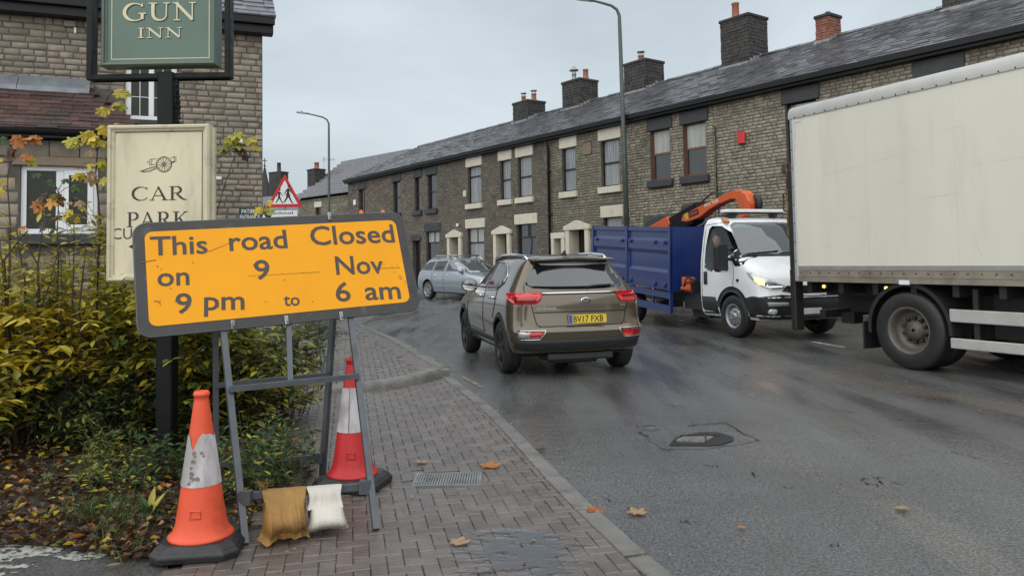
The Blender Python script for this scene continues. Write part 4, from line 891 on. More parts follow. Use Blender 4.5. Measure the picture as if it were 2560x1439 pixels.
# ------------------------------------------------------------------ vehicles: bodies lofted from rings, glass and trim laid on the skin
M_SUV = mat('bronze_paint', (.105,.080,.050), .24, .5, var=.04, vs=3, coat=1., dirt=((.06,.052,.042), 1.2, .56, .5))
M_SILV = mat('silver_blue_paint', (.34,.37,.41), .3, .55, var=.04, vs=3, coat=1.)
M_VWHITE = mat('van_white', (.80,.81,.82), .3, var=.03, vs=3, coat=.6, dirt=((.5,.5,.48), 1.5, .6, .5))
M_PLAST = mat('black_plastic', (.018,.018,.019), .5, var=.25, vs=10, bump=.1, bs=120)
M_TYRE = mat('wet_tyre', (.016,.016,.016), .5, var=.3, vs=12, bump=.3, bs=60)
M_CHROME = mat('chrome', (.75,.76,.78), .12, 1., var=.03)
M_ALLOY = mat('alloy', (.42,.43,.45), .3, .9, var=.15, vs=10)
M_DALLOY = mat('dark_alloy', (.035,.036,.038), .4, .4, var=.25, vs=10)
M_DARK = mat('dark_cavity', (.006,.006,.006), .8, var=.2)
M_SEAM = mat('panel_gap', (.01,.009,.008), .7, var=.1)
M_REDL = mat('red_lens', (.30,.006,.010), .12, var=.2, vs=18, coat=.6)
M_REDB = mat('bright_red_lens', (.55,.012,.015), .12, var=.15, vs=14, coat=.6)
M_CLEARL = mat('clear_lens', (.55,.56,.55), .1, .3, var=.3, vs=20, coat=1.)
M_AMBER = mat('amber_lens', (.55,.16,.02), .2, var=.2, vs=20, coat=.5)
M_LAMPON = mat('lit_amber', (1.0,.42,.06), .4, emit=5.0)
G_CAR = glassmat('car_glass', (.008,.009,.010), .16)
G_REAR = glassmat('privacy_glass', (.010,.012,.013), .11)
G_SCREEN = glassmat('windscreen_glass', (.085,.105,.115), .28, .02)
def ring(d):
    """half outline of a body level, front middle to rear middle on the right side"""
    yf, yr, w, zf, zr = d['yf'], d['yr'], d['w'], d['zf'], d['zr']; rf, rr = d.get('rf', .3), d.get('rr', .3); bf, br = d.get('bf', .1), d.get('br', .06); wf, wr = d.get('wf', w), d.get('wr', w)
    P = []; n = 7
    def W(y): 
        t = (y-yr)/(yf-yr); t = max(0, min(1, t))
        return wr + (w-wr)*min(1, t/.35)**.7 if t < .35 else (w if t < .65 else w-(w-wf)*((t-.65)/.35)**1.6)
    wl = W(yf-rf)
    for i in range(n): x = (wl-rf)*i/n; P.append((x, yf-bf*(x/max(wl,.1))**2))
    y0 = yf-bf*((wl-rf)/wl)**2
    for i in range(n+1): a = pi/2*(1-i/n); P.append((wl-rf+rf*cos(a), y0-rf+rf*sin(a)))
    wr_ = W(yr+rr); y1 = yr+br*((wr_-rr)/wr_)**2
    ns = 22
    for i in range(1, ns): y = lerp(y0-rf, y1+rr, i/ns); P.append((W(y), y))
    for i in range(n+1): a = -pi/2*(i/n); P.append((wr_-rr+rr*cos(a), y1+rr+rr*sin(a)))
    for i in range(1, n+1): x = (wr_-rr)*(1-i/n); P.append((x, yr+br*(x/wr_)**2))
    def Z(y): 
        t = max(0, min(1, (y-yr)/(yf-yr))); return lerp(zr, zf, t)+d.get('arch', 0)*4*t*(1-t)
    return [(x, y, Z(y)) for x, y in P]
def loft(rings, sub=1):
    R = []
    keys = ['yf','yr','w','zf','zr','rf','rr','bf','br','wf','wr','arch']
    df = dict(rf=.3, rr=.3, bf=.1, br=.06, arch=0)
    full = [{k: r.get(k, df.get(k, r['w'])) for k in keys} for r in rings]
    for a, b in zip(full, full[1:]):
        for i in range(sub): R.append({k: lerp(a[k], b[k], i/sub) for k in keys})
    R.append(full[-1]); H = [ring(d) for d in R]; n = len(H[0]); mb = MB(); V = []; N = 2*n-2
    for h in H: V += h + [(-x, y, z) for x, y, z in h[-2:0:-1]]
    F = []
    for k in range(len(H)-1):
        for i in range(N): a, b = k*N+i, k*N+(i+1)%N; F.append((a, a+N, b+N, b))
    L = (len(H)-1)*N                                 # close top and floor with strips across
    for base, flip in ((L, 0), (0, 1)):
        for i in range(n-1):
            q = (base+i, base+(N-i)%N, base+(N-i-1)%N, base+i+1); q = tuple(dict.fromkeys(q))
            if len(q) > 2: F.append(q if not flip else q[::-1])
    mb.add(V, F, 0, None, True); return mb
def cutters(me, cuts, mats):
    """take openings out of a body with boolean solids; returns the finished mesh"""
    o = bpy.data.objects.new('body', me); COL.objects.link(o); tmp = []
    for cm in cuts:
        c = bpy.data.objects.new('cutter', cm); COL.objects.link(c); tmp.append(c)
        b = o.modifiers.new('cut', 'BOOLEAN'); b.operation = 'DIFFERENCE'; b.object = c; b.solver = 'EXACT'
        try: b.material_mode = 'TRANSFER'
        except Exception: pass
    dg = bpy.context.evaluated_depsgraph_get(); dg.update(); out = bpy.data.meshes.new_from_object(o.evaluated_get(dg))
    for c in tmp: bpy.data.objects.remove(c)
    bpy.data.objects.remove(o); return out
def shade(me, ang=40):
    me.set_sharp_from_angle(angle=RAD(ang)) if hasattr(me, 'set_sharp_from_angle') else None
    return me
class Skin:
    """the body surface to lay windows, lamps and trim on, by rays from outside"""
    def __init__(s, mb): s.bvh = BVHTree.FromPolygons([Vector(v) for v in mb.v], mb.f)
    def hit(s, side, a, z):
        if side in 'LR': o, d = Vector((3 if side == 'R' else -3, a, z)), Vector((-1 if side == 'R' else 1, 0, 0))
        elif side == 'B': o, d = Vector((a, -6, z)), Vector((0, 1, 0))
        elif side == 'FR': o, d = Vector((.7071*a+4.2, -.7071*a+4.2, z)), Vector((-.7071, -.7071, 0))
        elif side == 'FL': o, d = Vector((-.7071*a-4.2, -.7071*a+4.2, z)), Vector((.7071, -.7071, 0))
        elif side == 'F': o, d = Vector((a, 6, z)), Vector((0, -1, 0))
        else: o, d = Vector((a, z, 6)), Vector((0, 0, -1))
        h, n, i, q = s.bvh.ray_cast(o, d)
        if h is None: return None
        if n.dot(d) > 0: n = -n
        return h, n
    def patch(s, side, poly, off=.004, res=.08, thick=.0, mb=None, m=0):
        bm = bmesh.new(); vs = [bm.verts.new((x, y, 0)) for x, y in poly]; bm.faces.new(vs)
        xs = [p[0] for p in poly]; ys = [p[1] for p in poly]
        for ax, lo, hi in ((0, min(xs), max(xs)), (1, min(ys), max(ys))):
            k = lo+res
            while k < hi-res*.3:
                bmesh.ops.bisect_plane(bm, geom=bm.verts[:]+bm.edges[:]+bm.faces[:], plane_co=(k,0,0) if ax == 0 else (0,k,0), plane_no=(1,0,0) if ax == 0 else (0,1,0)); k += res
        mb = mb or MB(); idx = {}; V = []; I = []
        bm.verts.ensure_lookup_table()
        for v in bm.verts:
            h = s.hit(side, v.co.x, v.co.y)
            if h is None: 
                c = min((w for w in bm.verts if s.hit(side, w.co.x, w.co.y)), key=lambda w: (w.co-v.co).length); h = s.hit(side, c.co.x, c.co.y)
            idx[v] = len(V); V.append(h[0]+h[1]*off); I.append(h[0]-h[1]*.004)
        F = [[idx[v] for v in f.verts] for f in bm.faces]
        ref = {'L': (-1,0,0), 'R': (1,0,0), 'B': (0,-1,0), 'F': (0,1,0), 'T': (0,0,1), 'FR': (1,1,0), 'FL': (-1,1,0)}[side]
        out = []
        for f in F:
            nn_ = sum((V[f[q-1]].cross(V[f[q]]) for q in range(len(f))), Vector()); out.append(tuple(f) if nn_.dot(Vector(ref)) > 0 else tuple(f[::-1]))
        bd = [(idx[e.verts[0]], idx[e.verts[1]]) for e in bm.edges if len(e.link_faces) == 1]; n = len(V)
        b0 = len(mb.f); mb.add(V+I, out+[(a, b, b+n, a+n) for a, b in bd], m, None, False); mb.sm[b0:b0+len(out)] = [True]*len(out); bm.free(); return mb
    def line(s, side, pts, r=.008, off=.004, n=6, mb=None, m=0, seg=6):
        P = []
        for (a, b) in zip(pts, pts[1:]):
            for i in range(seg): P.append((lerp(a[0],b[0],i/seg), lerp(a[1],b[1],i/seg)))
        P.append(pts[-1]); W_ = []
        for p in P:
            h = s.hit(side, *p)
            if h: W_.append(h[0]+h[1]*off)
        mb = mb or MB(); mb.tube(W_, r, n, m); return mb
def wheel(parent, x, y, R, wd, rim, side, style='spoke', nsp=5, rimm=None, steer=0):
    """tyre with rim and spokes as sub-parts; side +1 right, -1 left"""
    M = T(x, y, R) @ Rm('Z', steer) @ Rm('Y', 90*side); h = wd/2          # local z points outward
    t = MB(); rr = [(rim,-h),(rim+.02,-h*.98),(R-.045,-h*1.0),(R-.012,-h*.82),(R,-h*.55),(R+.0,h*.55),(R-.012,h*.82),(R-.045,h*1.0),(rim+.025,h*.98),(rim,h*.9)]
    t.lathe(rr, 40, caps=False)
    for g in (-.28,0,.28):
        pass
    w = t.build('wheel', M_TYRE, parent, M)
    r = MB()
    if style == 'dish':                                # concave rear truck wheel seen from outside
        r.lathe([(rim+.004,h*.93),(rim-.012,h*.96),(rim-.03,h*.8),(rim-.04,h*.2),(rim-.055,-h*.2),(rim*.62,-h*.35),(rim*.55,-h*.30),(rim*.42,-h*.3),(rim*.40,h*.15),(.02,h*.2)], 40, caps=False); r.build('rim', rimm, w)
        b = MB()
        for k in range(10): a = 2*pi*k/10; b.lathe([(.022,-h*.35),(.022,-h*.35+.05),(.001,-h*.35+.055)], 8, 0, T(rim*.52*cos(a), rim*.52*sin(a), 0))
        b.build('nut', M_DALLOY, w, kind='stuff')
    elif style == 'steel':
        r.lathe([(rim+.004,h*.95),(rim-.01,h*.98),(rim-.025,h*.85),(rim-.035,h*.3),(rim*.80,h*.15),(rim*.74,h*.55),(rim*.50,h*.85),(rim*.36,h*.72),(rim*.34,h*1.05),(rim*.22,h*1.12),(.01,h*1.1)], 36, caps=False); r.build('rim', rimm, w)
        b = MB()
        for k in range(10): a = 2*pi*k/10; disc(b, rim*.70*cos(a), rim*.70*sin(a), rim*.085, h*.66, 0, None, 10)
        b.build('rim_hole', M_DARK, w, kind='stuff'); b = MB()
        for k in range(5): a = 2*pi*k/5+.3; b.lathe([(.02,h*.75),(.02,h*1.05),(.001,h*1.06)], 8, 0, T(rim*.44*cos(a), rim*.44*sin(a), 0))
        b.build('nut', M_METAL, w, kind='stuff')
    else:
        r.lathe([(rim+.004,h*.93),(rim-.006,h*.99),(rim-.022,h*.9),(rim-.03,h*.2),(rim-.05,-h*.5)], 40, caps=False); r.build('rim', rimm, w)
        d = MB(); d.lathe([(rim-.03,-h*.1),(.02,-h*.1)], 30, caps=False); d.build('brake', M_DARK, w)
        sp = MB()
        for k in range(nsp):
            a = 2*pi*k/nsp+.2
            for da in (-.16,.16):
                c, s_ = cos(a+da), sin(a+da); c2, s2 = cos(a+da*.5), sin(a+da*.5)
                sp.bar((.05*c2, .05*s2, h*.72), ((rim-.015)*c, (rim-.015)*s_, h*.80), .035, .03)
        sp.lathe([(.065,h*.5),(.065,h*.78),(.03,h*.84),(.001,h*.84)], 16); sp.build('spoke', rimm, w)
    return w
def wheel_cut(x, y, R, side, depth=.34, n=36, zc=None):
    b = MB(); b.lathe([(R,-.0),(R,depth*2)], n, 0, T(x+side*.35, y, zc or R) @ Rm('Y', -90*side), sm=False); return b.mesh('cut', M_DARK, clean=True)
# ------------------------------------------------------------------ the bronze SUV
suv = thing('suv_car', 'bronze brown SUV driving away in the near lane', 'car', T(.354, 11.41, 0) @ Rm('Z', 14.5) @ Sc(.95,.90,.95))
RG = [dict(zf=.27,zr=.27,yf=1.98,yr=-1.98,w=.80,rf=.25,rr=.25),
      dict(zf=.31,zr=.34,yf=2.14,yr=-2.12,w=.865,rf=.32,rr=.28,bf=.2,br=.10),
      dict(zf=.50,zr=.52,yf=2.22,yr=-2.21,w=.905,rf=.36,rr=.30,bf=.24,br=.12),
      dict(zf=.60,zr=.60,yf=2.24,yr=-2.24,w=.920,rf=.38,rr=.30,bf=.26,br=.12),
      dict(zf=.68,zr=.665,yf=2.23,yr=-2.17,w=.925,rf=.4,rr=.30,bf=.27,br=.13),
      dict(zf=.80,zr=.84,yf=2.17,yr=-2.15,w=.920,rf=.4,rr=.32,bf=.28,br=.14),
      dict(zf=.90,zr=.99,yf=2.07,yr=-2.15,w=.910,rf=.4,rr=.34,bf=.28,br=.15,wf=.86),
      dict(zf=.97,zr=1.09,yf=1.93,yr=-2.12,w=.885,rf=.4,rr=.36,bf=.28,br=.16,wf=.80,wr=.865),
      dict(zf=1.06,zr=1.15,yf=1.12,yr=-2.06,w=.862,rf=.35,rr=.38,bf=.26,br=.17,wf=.80,wr=.83),
      dict(zf=1.28,zr=1.30,yf=.72,yr=-1.95,w=.775,rf=.3,rr=.36,bf=.22,br=.16,wf=.70,wr=.72),
      dict(zf=1.46,zr=1.46,yf=.38,yr=-1.84,w=.680,rf=.25,rr=.32,bf=.18,br=.14,wf=.62,wr=.62),
      dict(zf=1.555,zr=1.535,yf=.08,yr=-1.80,w=.600,rf=.22,rr=.28,bf=.12,br=.10,wf=.55,wr=.55,arch=.01),
      dict(zf=1.60,zr=1.565,yf=-.15,yr=-1.70,w=.46,rf=.2,rr=.2,bf=.08,br=.06,arch=.012)]
bm_ = loft(RG, 2); sk = Skin(bm_); WB = 1.335; WR = .355
cuts = [wheel_cut(sx*.92, y, WR+.055, sx, .34) for sx in (-1, 1) for y in (WB, -WB)]
me = cutters(bm_.mesh('body', [M_SUV, M_DARK], clean=True), cuts, None); link('body', shade(me), suv)
for sx in (-1, 1):
    for y in (WB, -WB): wheel(suv, sx*.80, y, WR, .235, .235, sx, nsp=5, rimm=M_DALLOY, steer=0)
    ar = MB()                                          # black arch trim
    for y in (WB, -WB):
        pts = [((WR+.09)*cos(RAD(a))+y, WR+(WR+.09)*sin(RAD(a))) for a in range(-12, 193, 8)]
        pi_ = [((WR+.03)*cos(RAD(a))+y, WR+(WR+.03)*sin(RAD(a))) for a in range(192, -13, -8)]
        sk.patch('R' if sx > 0 else 'L', pts+pi_, .010, .10, mb=ar)
    sk.patch('R' if sx > 0 else 'L', [(-WB+WR+.08,.30),(WB-WR-.08,.30),(WB-WR-.08,.46),(-WB+WR+.08,.44)], .010, .12, mb=ar); ar.build('arch_trim', M_PLAST, suv)
    S_ = 'R' if sx > 0 else 'L'
    for nm, P in (('front_window', [(.88,1.10),(.52,1.36),(.36,1.435),(.06,1.48),(-.18,1.49),(-.22,1.105)]), ('rear_window', [(-.27,1.105),(-.23,1.49),(-.70,1.475),(-.98,1.43),(-1.22,1.30),(-1.20,1.23),(-1.0,1.135)])):
        sk.patch(S_, P, .005, .07).build('side_window', G_CAR, suv)
    c_ = sk.line(S_, [(.90,1.09),(-.22,1.09),(-1.0,1.12),(-1.21,1.215),(-1.24,1.31),(-1.0,1.445),(-.70,1.492),(-.18,1.508),(.1,1.495),(.37,1.45)], .010, .008); c_.build('window_trim', M_CHROME, suv)
    sm = sk.line(S_, [(1.0,1.04),(.95,.5)], .005, .002); sk.line(S_, [(-.24,1.07),(-.26,.47)], .005, .002, mb=sm); sk.line(S_, [(-1.02,1.11),(-1.06,.95),(-.92,.72)], .005, .002, mb=sm); sk.line(S_, [(.95,.5),(-.26,.47)], .005, .002, mb=sm); sm.build('door_gap', M_SEAM, suv)
    for y in (.02, -.86):
        h = sk.hit(S_, y, 1.0)[0]; b = MB(); b.tube([(h.x+sx*.0, y+.11, 1.0),(h.x+sx*.035, y+.07, 1.0),(h.x+sx*.035, y-.07, 1.005),(h.x, y-.11, 1.005)], [.012,.016,.016,.012], 8); b.build('door_handle', M_CHROME, suv)
    h = sk.hit(S_, .80, 1.10)[0]; mm = MB(); mm.tube([(h.x-.02*sx, .80, 1.08),(h.x+sx*.06, .80, 1.09)], .03, 6); mm.build('mirror_stalk', M_PLAST, suv)
    mm = MB(); mm.lathe([(.0,-.07),(.07,-.062),(.105,-.02),(.112,.02),(.10,.055)], 20, 0, T(h.x+sx*.16, .80, 1.14) @ Sc(1.2,1,.95) @ Rm('X', 90)); mo = mm.build('door_mirror', M_SUV, suv)
    mg = MB(); disc(mg, 0, 0, .098, .056, 0, T(h.x+sx*.16, .80, 1.14) @ Sc(1.2,1,.95) @ Rm('X', 90)); mg.build('mirror_glass', glassmat('mirror_glass', (.02,.02,.02), .7), mo)
    # roof rail
    rl = MB(); P = [(sx*.585,.30,1.47),(sx*.60,.18,1.555),(sx*.605,-.3,1.60),(sx*.60,-.9,1.605),(sx*.575,-1.45,1.575),(sx*.56,-1.62,1.52)]
    rl.tube(P, [.012,.02,.02,.02,.02,.012], 8); rl.build('roof_rail', M_CHROME, suv)
    rs = MB(); rs.add([(sx*.59,.2,1.50),(sx*.59,-1.45,1.51),(sx*.59,-1.4,1.575),(sx*.60,-.3,1.585),(sx*.595,.15,1.55)], [(0,1,2,3,4)]); rs.build('rail_base', M_PLAST, suv)
    # tail lamp: outer on the wing, inner on the tailgate
    tl = MB(); sk.patch('B', [(sx*.86,1.09),(sx*.50,1.085),(sx*.53,1.00),(sx*.60,.955),(sx*.86,.955)], .018, .06, mb=tl); sk.patch(S_, [(-2.06,1.09),(-1.72,1.085),(-1.62,1.08),(-1.78,1.02),(-1.98,.955),(-2.06,.955)], .016, .06, mb=tl); tlo = tl.build('tail_lamp', M_REDB, suv)
    ti = MB(); sk.patch('B', [(sx*.84,1.04),(sx*.58,1.04),(sx*.61,.975),(sx*.84,.975)], .022, .06, mb=ti); ti.build('lamp_bar', M_REDL, tlo)
    bl = MB(); sk.patch('B', [(sx*.80,.60),(sx*.52,.60),(sx*.58,.525),(sx*.78,.525)], .012, .06, mb=bl); blo = bl.build('bumper_lamp', M_REDB, suv)
    b2 = MB(); sk.patch('B', [(sx*.835,.60),(sx*.70,.60),(sx*.71,.53),(sx*.83,.53)], .015, .05, mb=b2); b2.build('reverse_lens', M_CLEARL if sx < 0 else M_REDL, blo)
    sk.line('B', [(sx*.84,.615),(sx*.50,.612),(sx*.57,.512),(sx*.82,.51)], .007, .012).build('lamp_trim', M_CHROME, blo)
rw = sk.patch('B', [(-.68,1.20),(-.60,1.155),(-.35,1.135),(0,1.13),(.35,1.135),(.60,1.155),(.68,1.20),(.655,1.25),(.50,1.475),(0,1.492),(-.50,1.475),(-.655,1.25)], .006, .06); rwo = rw.build('rear_screen', G_REAR, suv)
wp = sk.line('B', [(.10,1.15),(.25,1.165),(.46,1.168)], .016, .02); wp.build('rear_wiper', M_PLAST, rwo)
spl = MB(); spl.add([(-.58,-1.62,1.545),(.58,-1.62,1.545),(.56,-1.93,1.525),(-.56,-1.93,1.525),(-.58,-1.70,1.505),(.58,-1.70,1.505),(.55,-1.92,1.505),(-.55,-1.92,1.505),(0,-1.6,1.572),(0,-1.96,1.54)], [(0,8,9,3),(8,1,2,9),(3,9,2,6,7),(4,7,6,5),(0,3,7,4),(1,5,6,2)]); spl.build('spoiler', M_SUV, suv, bevel=.006)
sk.line('B', [(-.50,1.085),(0,1.086),(.50,1.085)], .012, .014).build('chrome_strip', M_CHROME, suv)
sg = sk.line('B', [(-.70,1.19),(-.72,1.10)], .006, .002); sk.line('B', [(.70,1.19),(.72,1.10)], .006, .002, mb=sg); sk.line('B', [(-.66,.95),(-.60,.70),(-.55,.665),(.55,.665),(.60,.70),(.66,.95)], .006, .002, mb=sg); sk.line('B', [(-.62,.845),(0,.85),(.62,.845)], .008, .002, mb=sg); sg.build('tailgate_gap', M_SEAM, suv)
lw = MB(); sk.patch('B', [(-.86,.50),(-.50,.50),(.50,.50),(.86,.50),(.84,.30),(-.84,.30)], .012, .07, mb=lw); lw.build('lower_bumper', M_PLAST, suv)
df = MB(); df.box(-.45,-2.10,.22,.45,-1.9,.31); df.box(-.34,-1.9,.16,.3,-1.2,.30); df.build('diffuser', M_PLAST, suv, bevel=.02)
un = MB(); un.box(-.62,-1.1,.20,.62,1.1,.28); un.build('underbody', M_DARK, suv)
fin = MB(); fin.add([(-.025,-1.30,1.57),(.025,-1.30,1.57),(.02,-1.52,1.56),(-.02,-1.52,1.56),(0,-1.5,1.655),(0,-1.46,1.655)], [(0,1,5),(1,2,4,5),(2,3,4),(3,0,5,4)]); fin.build('roof_antenna', M_BLACK, suv)
sr = sk.patch('T', [(-.40,.0),(.40,.0),(.42,-1.25),(-.42,-1.25)], .004, .1); sr.build('glass_roof', G_CAR, suv)
# plate, badge, lettering
BY_ = lambda x, z: sk.hit('B', x, z)[0].y
MB_ = Matrix(((1,0,0,0),(0,0,-1,0),(0,1,0,0),(0,0,0,1)))     # xy plane to the tail, facing back
yp = BY_(.0,.74)-.014
pl = MB(); pl.prism(rrect(.52,.112,.012,3), 0, .012, 0, T(.07,yp,.755) @ MB_); plo = pl.build('number_plate', mat('plate_yellow', (.72,.50,.035), .4, var=.08, vs=10, dirt=((.25,.19,.06), 12, .58, .4)), suv)
M_PRINT = mat('print_black', (.012,.012,.012), .5, var=.1)
text_mb('BV17 FXB', .41, .078, .012, .0135, T(-.125,yp,.716) @ MB_).build('registration', M_PRINT, plo)
bb_ = MB(); bb_.add([(-.258,-.052,.0132),(-.208,-.052,.0132),(-.208,.052,.0132),(-.258,.052,.0132)], [(0,1,2,3)], 0, T(.07,yp,.755) @ MB_); bb_.build('plate_band', mat('band_blue', (.02,.10,.42), .4, var=.05), plo)
yb = BY_(.06,.985); bd = MB(); bd.lathe([(.062,0),(.062,.010),(.05,.014),(.001,.014)], 24, 0, T(.06,yb-.002,.985) @ MB_ @ Sc(1.15,.68,1)); bdo = bd.build('badge', M_CHROME, suv)
b = MB(); disc(b, 0, 0, .052, .0145, 0, T(.06,yb-.002,.985) @ MB_ @ Sc(1.15,.66,1)); b.build('badge_field', M_PRINT, bdo)
text_mb('KIA', .075, .034, .012, .016, T(.022,yb-.002,.969) @ MB_).build('badge_letters', M_CHROME, bdo)
text_mb('SPORTAGE', .26, .026, .01, .004, T(-.60,BY_(-.5,.90)-.012,.885) @ MB_ @ Rm('Y', -4)).build('model_lettering', M_CHROME, suv)
text_mb('AWD', .07, .018, .01, .004, T(.56,BY_(.6,.92)-.010,.905) @ MB_ @ Rm('Y', 4)).build('trim_lettering', M_CHROME, suv)
# ------------------------------------------------------------------ the silver estate parked opposite
ST = T(-1.55, 27.45, .095) @ Matrix.Rotation(atan2(-.808,.589)-pi/2+RAD(2), 4, 'Z')
sk_ = thing('estate_car', 'silver blue estate car with roof bars parked by the terrace', 'car', ST)
RG = [dict(zf=.20,zr=.24,yf=2.05,yr=-2.12,w=.76,rf=.3,rr=.3),
      dict(zf=.26,zr=.30,yf=2.28,yr=-2.30,w=.85,rf=.4,rr=.35,bf=.28,br=.14),
      dict(zf=.42,zr=.46,yf=2.38,yr=-2.38,w=.895,rf=.45,rr=.38,bf=.32,br=.16),
      dict(zf=.60,zr=.64,yf=2.38,yr=-2.37,w=.908,rf=.45,rr=.38,bf=.34,br=.16),
      dict(zf=.74,zr=.84,yf=2.28,yr=-2.34,w=.90,rf=.45,rr=.4,bf=.36,br=.18,wf=.84),
      dict(zf=.82,zr=.96,yf=2.12,yr=-2.30,w=.875,rf=.45,rr=.4,bf=.36,br=.18,wf=.76),
      dict(zf=.95,zr=1.02,yf=1.08,yr=-2.26,w=.85,rf=.4,rr=.4,bf=.32,br=.2,wf=.78),
      dict(zf=1.22,zr=1.26,yf=.48,yr=-2.05,w=.74,rf=.3,rr=.36,bf=.25,br=.18,wf=.66),
      dict(zf=1.38,zr=1.40,yf=.12,yr=-1.90,w=.65,rf=.25,rr=.3,bf=.18,br=.14,wf=.58),
      dict(zf=1.45,zr=1.455,yf=-.15,yr=-1.80,w=.55,rf=.2,rr=.25,bf=.1,br=.1,arch=.015),
      dict(zf=1.475,zr=1.47,yf=-.3,yr=-1.7,w=.40,rf=.2,rr=.2,arch=.02)]
bm_ = loft(RG, 2); sk = Skin(bm_); WR = .325
cuts = [wheel_cut(sx*.9, y, WR+.04, sx, .34) for sx in (-1, 1) for y in (1.38, -1.38)]
link('body', shade(cutters(bm_.mesh('body', [M_SILV, M_DARK], clean=True), cuts, None)), sk_)
for sx in (-1, 1):
    S_ = 'R' if sx > 0 else 'L'
    for y in (1.38, -1.38): wheel(sk_, sx*.80, y, WR, .215, .225, sx, nsp=7, rimm=M_ALLOY)
    for P in ([(.80,1.0),(.40,1.24),(.1,1.345),(-.28,1.37),(-.30,1.0)], [(-.36,1.0),(-.34,1.37),(-1.02,1.36),(-1.10,1.02)], [(-1.15,1.025),(-1.08,1.355),(-1.55,1.32),(-1.95,1.12),(-1.86,1.05)]): sk.patch(S_, P, .005, .08).build('side_window', G_CAR, sk_)
    sm = sk.line(S_, [(.88,.95),(.86,.34)], .005, .002); sk.line(S_, [(-.33,.96),(-.33,.34)], .005, .002, mb=sm); sk.line(S_, [(-1.12,1.0),(-1.05,.6)], .005, .002, mb=sm); sm.build('door_gap', M_SEAM, sk_)
    sk.line(S_, [(.95,.48),(-1.0,.48)], .012, .006).build('side_moulding', M_SILV, sk_)
    for y in (-.12,-.92):
        h = sk.hit(S_, y, .86)[0]; b = MB(); b.tube([(h.x,y+.1,.86),(h.x+sx*.03,y+.06,.86),(h.x+sx*.03,y-.06,.865),(h.x,y-.1,.865)], .014, 6); b.build('door_handle', M_CHROME, sk_)
    h = sk.hit(S_, .72, 1.0)[0]; b = MB(); b.lathe([(0,-.08),(.07,-.05),(.09,0),(.08,.06),(.0,.065)], 14, 0, T(h.x+sx*.12,.70,1.02) @ Sc(1.25,1,.85) @ Rm('X', 90)); b.build('door_mirror', M_SILV, sk_)
    rl = MB(); rl.tube([(sx*.56,.05,1.40),(sx*.57,-.1,1.475),(sx*.57,-1.5,1.475),(sx*.55,-1.7,1.40)], .016, 6); rl.build('roof_rail', M_CHROME, sk_)
    hl = MB(); sk.patch('F', [(sx*.78,.74),(sx*.42,.68),(sx*.44,.58),(sx*.72,.56),(sx*.80,.66)], .012, .07, mb=hl); sk.patch(S_, [(1.75,.76),(2.12,.70),(2.14,.60),(1.95,.62)], .010, .07, mb=hl); hl.build('headlamp', M_CLEARL, sk_)
for y in (-.35, -1.15):
    b = MB(); b.tube([(-.66,y,1.55),(.66,y,1.55)], .026, 6)
    for sx in (-1, 1): b.box(sx*.57-.03,y-.03,1.46,sx*.57+.03,y+.03,1.535)
    b.build('roof_bar', M_METAL, sk_)
sk.patch('F', [(-.62,.96),(.62,.96),(.52,1.30),(.45,1.36),(0,1.375),(-.45,1.36),(-.52,1.30)], .006, .08).build('windscreen', G_SCREEN, sk_)
gr = MB(); sk.patch('F', [(-.34,.66),(.34,.66),(.28,.54),(-.28,.54)], .010, .08, mb=gr); gr.build('grille', M_PLAST, sk_)
lg = MB(); sk.patch('F', [(-.55,.40),(.55,.40),(.5,.28),(-.5,.28)], .010, .08, mb=lg); lg.build('air_intake', M_PLAST, sk_)
